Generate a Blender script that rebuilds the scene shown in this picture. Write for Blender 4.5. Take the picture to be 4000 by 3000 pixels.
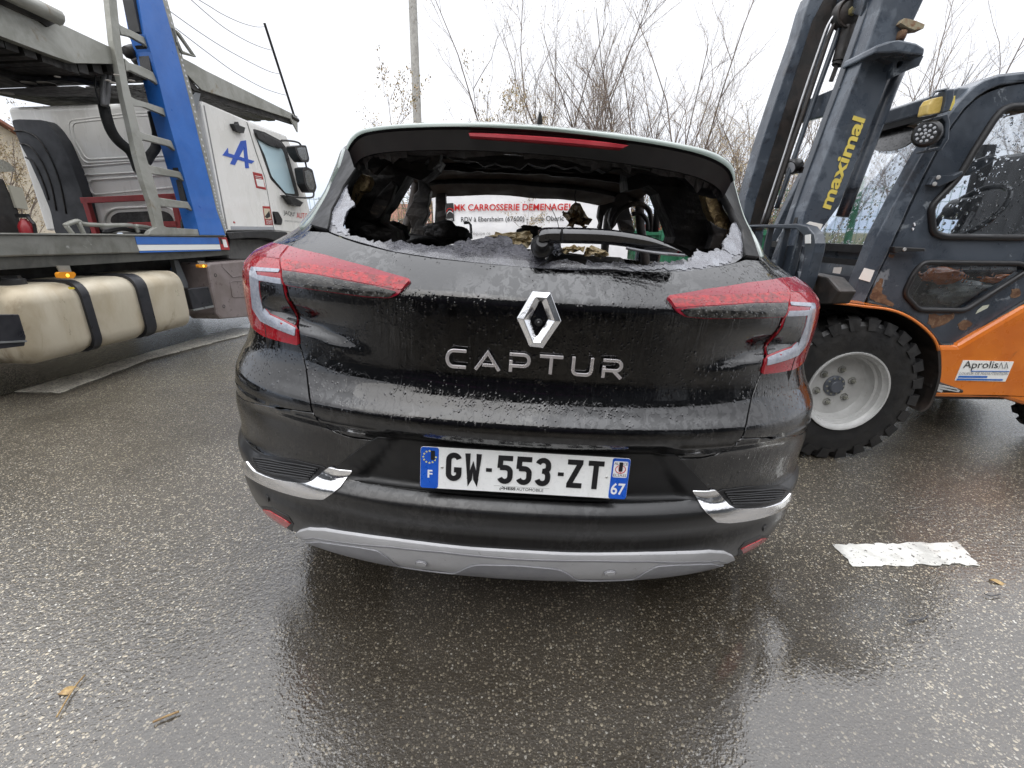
import bpy, bmesh, math, random
from math import sin, cos, tan, radians, pi, sqrt, atan2, hypot
from mathutils import Vector, Matrix, noise
from mathutils.geometry import tessellate_polygon, delaunay_2d_cdt
R = random.Random(7)
scene = bpy.context.scene
for o in list(bpy.data.objects): bpy.data.objects.remove(o)

# ------------------------------------------------ camera, world, sun, exposure
CAMH = 1.18; PITCH = radians(18.7); FPX = 1780.0
cd = bpy.data.cameras.new("camera"); cam = bpy.data.objects.new("camera", cd)
scene.collection.objects.link(cam); scene.camera = cam
cd.sensor_width = 36; cd.lens = 36 * FPX / 4000; cd.clip_start = .02; cd.clip_end = 3000
cam.location = (0, 0, CAMH); cam.rotation_euler = (pi / 2 - PITCH, 0, 0)
SUN_EL, SUN_ROT = radians(38), radians(200)
world = bpy.data.worlds.new("World"); scene.world = world; world.use_nodes = True
nt = world.node_tree; bgn = nt.nodes['Background']
sky = nt.nodes.new('ShaderNodeTexSky'); sky.sky_type = 'NISHITA'; sky.sun_disc = False
sky.sun_elevation = SUN_EL; sky.sun_rotation = SUN_ROT; sky.air_density = 1.5; sky.dust_density = 3
tc = nt.nodes.new('ShaderNodeTexCoord'); mp = nt.nodes.new('ShaderNodeMapping'); mp.inputs['Scale'].default_value = (1, 1, 2.6)
nz = nt.nodes.new('ShaderNodeTexNoise'); nz.inputs['Scale'].default_value = 1.6; nz.inputs['Detail'].default_value = 5
nt.links.new(tc.outputs['Generated'], mp.inputs[0]); nt.links.new(mp.outputs[0], nz.inputs['Vector'])
cr = nt.nodes.new('ShaderNodeValToRGB'); cr.color_ramp.elements[0].position = .44; cr.color_ramp.elements[1].position = .66
cr.color_ramp.elements[0].color = (7.0, 8.3, 10.6, 1); cr.color_ramp.elements[1].color = (12, 12.1, 12.6, 1)
nt.links.new(nz.outputs['Fac'], cr.inputs[0])
# overcast: brighter overhead, a little dimmer and bluer towards the horizon
sx = nt.nodes.new('ShaderNodeSeparateXYZ'); nt.links.new(tc.outputs['Generated'], sx.inputs[0])
mr = nt.nodes.new('ShaderNodeMapRange'); mr.inputs[1].default_value = 0; mr.inputs[2].default_value = .30
mr.inputs[3].default_value = 0.0; mr.inputs[4].default_value = 1
nt.links.new(sx.outputs['Z'], mr.inputs[0])
mx0 = nt.nodes.new('ShaderNodeMix'); mx0.data_type = 'RGBA'; mx0.inputs[7].default_value = (11.6, 11.7, 12.2, 1)
nt.links.new(mr.outputs[0], mx0.inputs[0]); nt.links.new(cr.outputs[0], mx0.inputs[6])
# a cloud deck is about twice as bright overhead as at the horizon
mz = nt.nodes.new('ShaderNodeMapRange'); mz.inputs[1].default_value = .42; mz.inputs[2].default_value = .98; mz.inputs[3].default_value = 0; mz.inputs[4].default_value = 1
nt.links.new(sx.outputs['Z'], mz.inputs[0])
mx9 = nt.nodes.new('ShaderNodeMix'); mx9.data_type = 'RGBA'; mx9.inputs[7].default_value = (36, 36.5, 38, 1)
nt.links.new(mz.outputs[0], mx9.inputs[0]); nt.links.new(mx0.outputs[2], mx9.inputs[6])
mx = nt.nodes.new('ShaderNodeMix'); mx.data_type = 'RGBA'; mx.inputs[0].default_value = .92
nt.links.new(sky.outputs[0], mx.inputs[6]); nt.links.new(mx9.outputs[2], mx.inputs[7])
nt.links.new(mx.outputs[2], bgn.inputs[0]); bgn.inputs[1].default_value = .1
sd = bpy.data.lights.new("sun", 'SUN'); sd.energy = .7; sd.angle = radians(50); sd.color = (1, .97, .92)
sun = bpy.data.objects.new("sun", sd); scene.collection.objects.link(sun)
sun.rotation_euler = (pi / 2 - SUN_EL, 0, pi - SUN_ROT)   # light arrives from behind the camera, left
scene.view_settings.view_transform = 'Standard'; scene.view_settings.look = 'None'
scene.view_settings.exposure = .12; scene.view_settings.gamma = 1
scene.cycles.max_bounces = 8; scene.cycles.transparent_max_bounces = 12

# ------------------------------------------------ photograph geometry: crop -> ray -> plane
CR = dict(a=(0, 0, .5877), b=(0, 700, .5877), c=(1200, 300, .8137), d=(2800, 0, .5425), e=(2900, 800, .6027),
          g=(900, 900, .5425), h=(2000, 900, .5425), i=(900, 1600, 1.0398), j=(1500, 1700, .4973), k=(1400, 0, .7233),
          l=(3300, 0, .5426), m=(0, 0, .4219), n=(0, 0, 1.8083))
CAM = Vector((0, 0, CAMH))
def ray(k, x, y):
    o = CR[k]; a = o[0] + x * o[2] - 2000; b = 1500 - (o[1] + y * o[2])
    return Vector((a, FPX * cos(PITCH) + b * sin(PITCH), b * cos(PITCH) - FPX * sin(PITCH)))
def onplane(k, x, y, p0, n):
    d = ray(k, x, y); return CAM + d * ((Vector(p0) - CAM).dot(n) / d.dot(n))
def PY(k, x, y, Y): return onplane(k, x, y, (0, Y, 0), Vector((0, 1, 0)))
def PX(k, x, y, X): return onplane(k, x, y, (X, 0, 0), Vector((1, 0, 0)))
def PZ(k, x, y, Z=0.): return onplane(k, x, y, (0, 0, Z), Vector((0, 0, 1)))
TAZ = radians(6.5); TX = Vector((cos(TAZ), -sin(TAZ), 0)); TY = Vector((sin(TAZ), cos(TAZ), 0))
def TPX(k, x, y, X): return onplane(k, x, y, TX * X, TX)      # on the truck's side planes
def TPY(k, x, y, Y): return onplane(k, x, y, TY * Y, TY)      # on the truck's cross planes
def TW(x, y, z): return TX * x + TY * y + Vector((0, 0, z))

# ------------------------------------------------ object helpers
C = scene.collection
LOCAL = set()      # things whose parts are modelled in the thing's own frame
def tag(o, label=None, cat=None, group=None, kind=None):
    if label: o['label'] = label
    if cat: o['category'] = cat
    if group: o['group'] = group
    if kind: o['kind'] = kind
    return o
def empty(name, loc, label=None, cat=None, group=None, mat=None):
    o = bpy.data.objects.new(name, None); C.objects.link(o); o.empty_display_size = .1
    if mat is not None: o.matrix_world = mat
    elif loc is not None: o.location = loc
    return tag(o, label, cat, group)
def link(name, me, mat, parent=None, smooth=False, bevel=0, ang=35):
    o = bpy.data.objects.new(name, me); C.objects.link(o)
    for m in (mat if isinstance(mat, (list, tuple)) else [mat]): me.materials.append(m)
    if parent is not None:
        o.parent = parent
        if parent.type == 'EMPTY' and parent.name not in LOCAL: o.matrix_parent_inverse = parent.matrix_basis.inverted()
    if smooth is True: me.shade_smooth()
    elif smooth: me.shade_smooth(); me.set_sharp_from_angle(angle=radians(smooth))
    if bevel:
        b = o.modifiers.new('b', 'BEVEL'); b.width = bevel; b.segments = 2; b.limit_method = 'ANGLE'; b.angle_limit = radians(ang)
        b.harden_normals = False
    return o
class MB:
    def __init__(s): s.v = []; s.f = []; s.m = []
    def add(s, v, f, m=0):
        b = len(s.v); s.v += [tuple(p) for p in v]; s.f += [tuple(b + i for i in q) for q in f]; s.m += [m] * len(f); return s
    def box(s, c, d, rot=None, m=0):
        hx, hy, hz = d[0] / 2, d[1] / 2, d[2] / 2
        P = [Vector((x * hx, y * hy, z * hz)) for z in (-1, 1) for y in (-1, 1) for x in (-1, 1)]
        if rot is not None: P = [rot @ p for p in P]
        c = Vector(c)
        return s.add([p + c for p in P], [(0, 2, 3, 1), (4, 5, 7, 6), (0, 1, 5, 4), (2, 6, 7, 3), (0, 4, 6, 2), (1, 3, 7, 5)], m)
    def bar(s, a, b, w, h, up=(0, 0, 1), m=0):
        a, b = Vector(a), Vector(b); d = (b - a); L = d.length; d.normalize()
        x = d.cross(Vector(up))
        if x.length < 1e-4: x = d.cross(Vector((1, 0, 0)))
        x.normalize(); z = x.cross(d)
        return s.box((a + b) / 2, (w, L, h), Matrix((x, d, z)).transposed(), m)
    def prism(s, pts, vec, holes=(), m=0, both=True):
        vec = Vector(vec); loops = [[Vector(p) for p in pts]] + [[Vector(p) for p in h] for h in holes]
        n = Vector((0, 0, 0)); P = loops[0]
        for i in range(len(P)): n += P[i].cross(P[(i + 1) % len(P)])
        tris = tessellate_polygon(loops); flat = [p for l in loops for p in l]; N = len(flat)
        if n.dot(vec) > 0: flip = True
        else: flip = False
        F = []
        for t in tris:
            a, b, c = t; tn = (flat[b] - flat[a]).cross(flat[c] - flat[a])
            if tn.length < 1e-12: continue
            if tn.dot(vec) > 0: a, b, c = c, b, a
            F.append((a, b, c)); F.append((a + N, c + N, b + N))
        o = 0
        for li, l in enumerate(loops):
            k = len(l); ln = Vector((0, 0, 0))
            for i in range(k): ln += l[i].cross(l[(i + 1) % k])
            fw = (ln.dot(vec) > 0) != (li > 0)
            for i in range(k):
                a, b = o + i, o + (i + 1) % k
                F.append((a, b, b + N, a + N) if fw else (b, a, a + N, b + N))
            o += k
        return s.add(flat + [p + vec for p in flat], F, m)
    def tube(s, path, r, n=8, m=0, caps=True, closed=False):
        P = [Vector(p) for p in path]; K = len(P); rr = r if isinstance(r, (list, tuple)) else [r] * K
        V = []; F = []; up = None
        for i in range(K):
            if closed: t = P[(i + 1) % K] - P[i - 1]
            else: t = P[min(i + 1, K - 1)] - P[max(i - 1, 0)]
            if t.length < 1e-9: t = Vector((0, 0, 1))
            t.normalize()
            if up is None:
                up = t.orthogonal().normalized()
            else:
                up = up - t * up.dot(t)
                up = up.normalized() if up.length > 1e-6 else t.orthogonal().normalized()
            w = t.cross(up)
            for j in range(n):
                a = 2 * pi * j / n; V.append(P[i] + (up * cos(a) + w * sin(a)) * rr[i])
        for i in range(K if closed else K - 1):
            i2 = (i + 1) % K
            for j in range(n): F.append((i * n + j, i * n + (j + 1) % n, i2 * n + (j + 1) % n, i2 * n + j))
        if caps and not closed: F.append(tuple(range(n - 1, -1, -1))); F.append(tuple((K - 1) * n + j for j in range(n)))
        return s.add(V, F, m)
    def lathe(s, prof, c, ax, n=32, m=0):
        """prof: (radius, height along ax)"""
        ax = Vector(ax).normalized(); u = ax.orthogonal().normalized(); w = ax.cross(u); c = Vector(c); V = []; F = []
        for (r, h) in prof:
            for j in range(n):
                a = 2 * pi * j / n; V.append(c + ax * h + (u * cos(a) + w * sin(a)) * r)
        for i in range(len(prof) - 1):
            for j in range(n): F.append((i * n + j, i * n + (j + 1) % n, (i + 1) * n + (j + 1) % n, (i + 1) * n + j))
        return s.add(V, F, m)
    def mesh(s, name):
        me = bpy.data.meshes.new(name); me.from_pydata(s.v, [], s.f); me.update()
        return me
    def build(s, name, mat, parent=None, smooth=False, bevel=0, ang=35):
        me = s.mesh(name); o = link(name, me, mat, parent, smooth, bevel, ang)
        if any(s.m): me.polygons.foreach_set('material_index', s.m)
        return o
def rounded(pts, r, n=4):
    """round the corners of a planar outline"""
    P = [Vector(p) for p in pts]; out = []
    for i in range(len(P)):
        a, b, c = P[i - 1], P[i], P[(i + 1) % len(P)]
        d1 = (a - b); d2 = (c - b); q = min(r, d1.length * .45, d2.length * .45)
        p1 = b + d1.normalized() * q; p2 = b + d2.normalized() * q
        for k in range(n + 1):
            t = k / n; out.append(p1 * (1 - t) ** 2 + b * 2 * t * (1 - t) + p2 * t * t)
    return out
def spline(pts, n=6):
    P = [Vector(p) for p in pts]; out = []
    for i in range(len(P) - 1):
        p0 = P[max(i - 1, 0)]; p1 = P[i]; p2 = P[i + 1]; p3 = P[min(i + 2, len(P) - 1)]
        for k in range(n):
            t = k / n
            out.append(.5 * ((2 * p1) + (p2 - p0) * t + (2 * p0 - 5 * p1 + 4 * p2 - p3) * t * t + (3 * p1 - p0 - 3 * p2 + p3) * t ** 3))
    out.append(P[-1]); return out
def text_on(s, p0, p1, p2, mat, parent, name='lettering', bold=0.0, off=None, depth=.001, spacing=1.0, shear=0.):
    """write s so that its box spans p0 (lower left) p1 (lower right) p2 (upper left)"""
    cu = bpy.data.curves.new('t', 'FONT'); cu.body = s; cu.size = 1; cu.offset = bold; cu.space_character = spacing; cu.shear = shear; cu.resolution_u = 3
    to = bpy.data.objects.new('t', cu); C.objects.link(to)
    dg = bpy.context.evaluated_depsgraph_get(); dg.update()
    me = bpy.data.meshes.new_from_object(to.evaluated_get(dg)); bpy.data.objects.remove(to)
    xs = [v.co.x for v in me.vertices]; ys = [v.co.y for v in me.vertices]
    x0, x1, y0, y1 = min(xs), max(xs), min(ys), max(ys)
    p0, p1, p2 = Vector(p0), Vector(p1), Vector(p2); n = (p1 - p0).cross(p2 - p0).normalized() * depth
    for v in me.vertices: v.co = p0 + (p1 - p0) * ((v.co.x - x0) / (x1 - x0)) + (p2 - p0) * ((v.co.y - y0) / (y1 - y0)) + n
    return link(name, me, mat, parent)

# ------------------------------------------------ materials
def nodes(name):
    m = bpy.data.materials.new(name); m.use_nodes = True
    return m, m.node_tree, m.node_tree.nodes['Principled BSDF']
def nd(nt, t, **kw):
    n = nt.nodes.new(t)
    for k, v in kw.items():
        if k.startswith('i_'):
            kk = k[2:]; n.inputs[int(kk) if kk.isdigit() else kk].default_value = v
        else: setattr(n, k, v)
    return n
def coords(nt, scale=(1, 1, 1)):
    t = nd(nt, 'ShaderNodeTexCoord'); m = nd(nt, 'ShaderNodeMapping'); m.inputs['Scale'].default_value = scale
    nt.links.new(t.outputs['Object'], m.inputs[0]); return m.outputs[0]
def noise_t(nt, vec, scale, detail=4, rough=.6, dist=0):
    n = nd(nt, 'ShaderNodeTexNoise'); n.inputs['Scale'].default_value = scale; n.inputs['Detail'].default_value = detail
    n.inputs['Roughness'].default_value = rough; n.inputs['Distortion'].default_value = dist
    nt.links.new(vec, n.inputs['Vector']); return n.outputs['Fac']
def voro(nt, vec, scale, feature='F1'):
    n = nd(nt, 'ShaderNodeTexVoronoi'); n.feature = feature; n.inputs['Scale'].default_value = scale
    nt.links.new(vec, n.inputs['Vector']); return n
def rng(nt, val, a, b, c=0., d=1., smooth=True):
    n = nd(nt, 'ShaderNodeMapRange'); n.interpolation_type = 'SMOOTHSTEP' if smooth else 'LINEAR'
    for i, x in enumerate((a, b, c, d)): n.inputs[i + 1].default_value = x
    nt.links.new(val, n.inputs[0]); return n.outputs[0]
def math_n(nt, op, a, b=None):
    n = nd(nt, 'ShaderNodeMath', operation=op)
    for i, x in enumerate((a, b)):
        if x is None: continue
        if isinstance(x, (int, float)): n.inputs[i].default_value = x
        else: nt.links.new(x, n.inputs[i])
    return n.outputs[0]
def mixc(nt, f, a, b):
    n = nd(nt, 'ShaderNodeMix', data_type='RGBA')
    for i, x in ((0, f), (6, a), (7, b)):
        if isinstance(x, (int, float)): n.inputs[i].default_value = x
        elif isinstance(x, (tuple, list)): n.inputs[i].default_value = (*x[:3], 1)
        else: nt.links.new(x, n.inputs[i])
    return n.outputs[2]
def bump(nt, h, strength=.3, dist=.01, normal=None):
    n = nd(nt, 'ShaderNodeBump'); n.inputs['Strength'].default_value = strength; n.inputs['Distance'].default_value = dist
    nt.links.new(h, n.inputs['Height'])
    if normal is not None: nt.links.new(normal, n.inputs['Normal'])
    return n.outputs[0]
def M(name, col, rough=.5, metal=0, col2=None, vs=4, lo=.4, hi=.65, bmp=0, bs=40, bd=.002, coat=0, col3=None, vs3=9, lo3=.6, hi3=.66, stretch=(1, 1, 1), rvar=.15, spec=.5):
    """worn surface: base colour, a second colour in noise patches, optional third (rust, dirt), uneven gloss and fine bump"""
    m, nt, b = nodes(name); v = coords(nt, stretch)
    c = mixc(nt, 0, col, col) if not col2 else mixc(nt, rng(nt, noise_t(nt, v, vs, 6, .65, .4), lo, hi), col, col2)
    if col3: c = mixc(nt, rng(nt, noise_t(nt, v, vs3, 7, .7, .6), lo3, hi3), c, col3)
    nt.links.new(c, b.inputs['Base Color']); b.inputs['Metallic'].default_value = metal
    b.inputs['Specular IOR Level'].default_value = spec
    nt.links.new(rng(nt, noise_t(nt, v, vs * 3, 5), .3, .7, max(.02, rough - rvar), rough + rvar), b.inputs['Roughness'])
    if coat: b.inputs['Coat Weight'].default_value = coat; b.inputs['Coat Roughness'].default_value = .06
    if bmp: nt.links.new(bump(nt, noise_t(nt, v, bs, 4, .6), bmp, bd), b.inputs['Normal'])
    return m
# ------------------------------------------------ wet exposed-aggregate asphalt
def asphalt_mat():
    m, nt, b = nodes('wet_asphalt'); v = coords(nt)
    wv = nd(nt, 'ShaderNodeVectorMath', operation='ADD')
    nn = nd(nt, 'ShaderNodeTexNoise'); nn.inputs['Scale'].default_value = 60; nn.inputs['Detail'].default_value = 2; nt.links.new(v, nn.inputs['Vector'])
    sc = nd(nt, 'ShaderNodeVectorMath', operation='SCALE'); sc.inputs['Scale'].default_value = .006
    nt.links.new(nn.outputs['Color'], sc.inputs[0]); nt.links.new(v, wv.inputs[0]); nt.links.new(sc.outputs[0], wv.inputs[1]); wv = wv.outputs[0]
    def stones(scale, keep, r):
        a = voro(nt, wv, scale); s = nd(nt, 'ShaderNodeSeparateColor'); nt.links.new(a.outputs['Color'], s.inputs[0])
        rad = rng(nt, s.outputs[1], 0, 1, r * .55, r)
        sel = math_n(nt, 'GREATER_THAN', s.outputs[0], keep)
        inside = math_n(nt, 'LESS_THAN', math_n(nt, 'SUBTRACT', a.outputs['Distance'], rad), 0)
        return math_n(nt, 'MULTIPLY', sel, inside), s.outputs[2], a.outputs['Distance'], s.outputs[1]
    s1, c1, d1, q1 = stones(108, .60, .46)
    s2, c2, d2, q2 = stones(230, .5, .50)
    def ramp(f, cols):
        r = nd(nt, 'ShaderNodeValToRGB'); e = r.color_ramp.elements
        e[0].position = 0; e[0].color = (*cols[0], 1); e[1].position = 1; e[1].color = (*cols[-1], 1)
        for i, c in enumerate(cols[1:-1]): x = e.new((i + 1) / (len(cols) - 1)); x.color = (*c, 1)
        nt.links.new(f, r.inputs[0]); return r.outputs[0]
    col1 = ramp(c1, [(.20, .165, .115), (.36, .31, .23), (.54, .47, .34), (.25, .225, .18), (.78, .75, .66), (.48, .32, .14), (.58, .53, .43)])
    col2 = ramp(c2, [(.10, .08, .055), (.22, .185, .135), (.42, .37, .28), (.14, .118, .088), (.3, .255, .19)])
    big = noise_t(nt, v, .55, 4, .6, .5)
    binder = mixc(nt, noise_t(nt, v, 130, 3), (.038, .033, .026), (.098, .086, .067))
    c = mixc(nt, s2, binder, col2); c = mixc(nt, s1, c, col1)
    dark = mixc(nt, .45, c, (.016, .012, .008))
    c = mixc(nt, rng(nt, big, .36, .58), dark, c)
    # dark reflection of the car painted into the ground colour, with smoother film
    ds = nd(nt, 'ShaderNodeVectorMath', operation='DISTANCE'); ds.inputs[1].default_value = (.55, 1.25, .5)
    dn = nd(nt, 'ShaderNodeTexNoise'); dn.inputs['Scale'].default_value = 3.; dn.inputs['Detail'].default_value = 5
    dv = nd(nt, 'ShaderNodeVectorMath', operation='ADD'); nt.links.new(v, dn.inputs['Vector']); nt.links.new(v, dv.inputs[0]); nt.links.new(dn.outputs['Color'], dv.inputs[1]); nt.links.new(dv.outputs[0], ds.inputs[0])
    car_reflection = rng(nt, ds.outputs['Value'], .85, 1.25, 1, 0)
    c = mixc(nt, math_n(nt, 'MULTIPLY', car_reflection, .55), c, (.020, .014, .007))
    nt.links.new(c, b.inputs['Base Color'])
    # water film: thick (mirror-like) and thin patches
    film = rng(nt, noise_t(nt, v, .8, 3, .5, .3), .38, .66)
    # a broad shallow sheet of water lies in front, right of the car
    pv = nd(nt, 'ShaderNodeVectorMath', operation='DISTANCE'); pv.inputs[1].default_value = (1.75, 1.35, .5)
    wob = nd(nt, 'ShaderNodeVectorMath', operation='ADD'); wn = nd(nt, 'ShaderNodeTexNoise'); wn.inputs['Scale'].default_value = 2.2; wn.inputs['Detail'].default_value = 4
    nt.links.new(v, wn.inputs['Vector']); nt.links.new(v, wob.inputs[0]); nt.links.new(wn.outputs['Color'], wob.inputs[1]); nt.links.new(wob.outputs[0], pv.inputs[0])
    puddle = rng(nt, pv.outputs['Value'], .60, 1.05, 1, 0); film = math_n(nt, 'MAXIMUM', film, puddle)
    fine = noise_t(nt, v, 105, 3, .55)
    b.inputs['Specular IOR Level'].default_value = .25
    nt.links.new(rng(nt, film, 0, 1, .5, .3), b.inputs['Roughness'])
    h = math_n(nt, 'ADD', math_n(nt, 'MULTIPLY', rng(nt, d1, 0, .55, 1, 0), .7), math_n(nt, 'MULTIPLY', rng(nt, d2, 0, .55, 1, 0), .35))
    h = math_n(nt, 'ADD', h, fine)
    n1 = bump(nt, h, .75, .004); nt.links.new(n1, b.inputs['Normal'])
    b.inputs['Coat Weight'].default_value = 1; b.inputs['Coat IOR'].default_value = 1.75
    nt.links.new(rng(nt, film, 0, 1, .10, .03), b.inputs['Coat Roughness'])
    rp = math_n(nt, 'ADD', math_n(nt, 'MULTIPLY', noise_t(nt, v, 70, 2, .5, .4), 1.0), math_n(nt, 'MULTIPLY', h, .25))
    cb = nd(nt, 'ShaderNodeBump'); cb.inputs['Distance'].default_value = .004
    nt.links.new(rp, cb.inputs['Height']); nt.links.new(math_n(nt, 'MULTIPLY', math_n(nt, 'MULTIPLY', rng(nt, film, 0, 1, .95, .6), rng(nt, puddle, 0, 1, 1, .35)), rng(nt, car_reflection, 0, 1, 1, .35)), cb.inputs['Strength'])
    nt.links.new(cb.outputs[0], b.inputs['Coat Normal'])
    return m
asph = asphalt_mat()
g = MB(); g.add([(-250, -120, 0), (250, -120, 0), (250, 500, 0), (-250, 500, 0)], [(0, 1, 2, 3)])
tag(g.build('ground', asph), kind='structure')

def paint_mat(name, keep, base=(.72, .71, .66)):
    m, nt, b = nodes(name); v = coords(nt)
    c = mixc(nt, rng(nt, noise_t(nt, v, 9, 6), .35, .7), base, tuple(x * .6 for x in base))
    worn = math_n(nt, 'GREATER_THAN', noise_t(nt, v, 60, 5, .7), keep)
    c = mixc(nt, worn, c, (.03, .027, .022)); nt.links.new(c, b.inputs['Base Color'])
    b.inputs['Roughness'].default_value = .3; b.inputs['Coat Weight'].default_value = .4
    nt.links.new(bump(nt, noise_t(nt, v, 90, 3), .6, .004), b.inputs['Normal']); return m
def ragged(P, amp, step, seed):
    r = random.Random(seed); out = []
    for i in range(len(P)):
        a, b = Vector(P[i]), Vector(P[(i + 1) % len(P)]); n = max(1, int((b - a).length / step))
        for k in range(n):
            p = a.lerp(b, k / n); out.append(p + Vector((r.uniform(-amp, amp), r.uniform(-amp, amp), 0)))
    return out
P = [PZ('n', *q) for q in [(1800, 1178), (1838, 1177), (2068, 1173), (2113, 1223), (2060, 1220), (1843, 1226)]]
tag(MB().prism([p + Vector((0, 0, .0045)) for p in ragged(P, .006, .02, 3)], (0, 0, -.002)).build('road_marking', paint_mat('white_paint', .61, (.74, .73, .68))), kind='structure')
P = [PZ('n', *q) for q in [(36, 846), (130, 850), (320, 777), (535, 722), (700, 677), (800, 655), (800, 640), (535, 700), (300, 768)]]
tag(MB().prism([p + Vector((0, 0, .0045)) for p in ragged(P, .012, .08, 4)], (0, 0, -.002)).build('road_marking', paint_mat('worn_line_paint', .56, (.74, .70, .60))), kind='structure')

# grass verge behind the lorry park
m, nt_, b_ = nodes('verge'); v_ = coords(nt_)
nt_.links.new(mixc(nt_, noise_t(nt_, v_, 3, 6), (.05, .06, .02), (.13, .11, .05)), b_.inputs['Base Color']); b_.inputs['Roughness'].default_value = .9
nt_.links.new(bump(nt_, noise_t(nt_, v_, 14, 6), 1, .1), b_.inputs['Normal'])
vg = MB(); N = 60
for i in range(N + 1):
    for k, (yy, hh) in enumerate(((10.2, 0), (10.8, .12), (13, .3), (30, .4), (120, .6))):
        x = -70 + 140 * i / N; vg.v.append((x, yy + .3 * noise.noise(Vector((x * .5, 0, k))), hh + .08 * noise.noise(Vector((x, k, 3))) if k else -.02))
for i in range(N):
    for k in range(4): a = i * 5 + k; vg.f.append((a, a + 5, a + 6, a + 1))
tag(vg.build('grass_verge', m, smooth=True), kind='structure')

# fallen leaves and twigs on the asphalt
leaf_m = M('yellow_leaf', (.46, .32, .13), .4, col2=(.28, .17, .07), vs=60, bmp=.4, bs=200)
twig_m = M('straw', (.36, .24, .10), .6, col2=(.2, .12, .05), vs=60)
dkleaf = M('dark_leaf', (.05, .05, .055), .4)
def leaf(c, ang, L, w, mat, label, lift=.004):
    mb = MB(); pts = []
    for t in range(9):
        s_ = t / 8; wd = w * sin(pi * s_) ** .7
        pts.append((s_ * L - L / 2, wd, .004 * sin(s_ * 5)))
        pts.append((s_ * L - L / 2, 0, -.003 + .004 * sin(s_ * 5)))
        pts.append((s_ * L - L / 2, -wd * .85, .005 * cos(s_ * 4)))
    F = []
    for t in range(8):
        for k in range(2): a = t * 3 + k; F.append((a, a + 1, a + 4, a + 3))
    rm = Matrix.Rotation(ang, 3, 'Z'); mb.add([rm @ Vector(p) + Vector(c) + Vector((0, 0, lift)) for p in pts], F)
    o = mb.build('fallen_leaf', mat, smooth=True); s = o.modifiers.new('s', 'SOLIDIFY'); s.thickness = .0012
    tag(o, label, 'leaf')
def fq(X, Y): return PZ('n', X / 1.8083, Y / 1.8083)
leaf(fq(270, 2702), .5, .042, .013, leaf_m, 'yellow dead leaf lying on the wet asphalt at bottom left')
leaf(fq(3903, 2279), -.5, .055, .010, leaf_m, 'small yellow leaf lying on the wet asphalt right of the white dash')
def twig(P, r, label, mat=twig_m):
    o = MB().tube(spline(P, 4), r, 5).build('fallen_twig', mat, smooth=True); tag(o, label, 'twig')
zz = Vector((0, 0, .008))
twig([fq(335, 2645) + zz, fq(290, 2700) + zz, fq(225, 2810) + zz], .0022, 'thin brown stalk beside the yellow dead leaf at bottom left')
twig([fq(600, 2830) + zz, fq(650, 2808) + zz, fq(702, 2788) + zz], .003, 'short pale straw lying on the asphalt near the bottom left')
twig([fq(3540, 2434) + zz, fq(3600, 2425) + zz, fq(3622, 2410) + zz], .002, 'short dark twig on the glossy wet asphalt below the white dash', dkleaf)
twig([fq(3840, 2325) + zz, fq(3870, 2335) + zz, fq(3905, 2328) + zz], .002, 'curved dark twig on the asphalt just below the small yellow leaf', dkleaf)

# darker tarmac beyond the white line; its near-black also paints in lorry shade
m, nt_, b_ = nodes('dark_shaded_tarmac'); v_ = coords(nt_)
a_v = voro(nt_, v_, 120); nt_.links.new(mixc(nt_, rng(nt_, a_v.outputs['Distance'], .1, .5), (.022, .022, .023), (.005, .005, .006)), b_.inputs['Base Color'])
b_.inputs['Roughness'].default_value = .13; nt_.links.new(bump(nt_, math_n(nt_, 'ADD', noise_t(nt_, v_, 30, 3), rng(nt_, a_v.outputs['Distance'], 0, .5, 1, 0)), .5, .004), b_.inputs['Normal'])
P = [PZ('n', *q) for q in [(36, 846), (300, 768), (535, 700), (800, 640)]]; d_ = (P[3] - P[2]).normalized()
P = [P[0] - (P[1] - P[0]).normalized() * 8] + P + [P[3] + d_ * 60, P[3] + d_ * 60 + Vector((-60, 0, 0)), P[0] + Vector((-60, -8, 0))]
tag(MB().prism([p + Vector((0, 0, .003)) for p in P], (0, 0, -.002)).build('lorry_lane', m), kind='structure')

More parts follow.
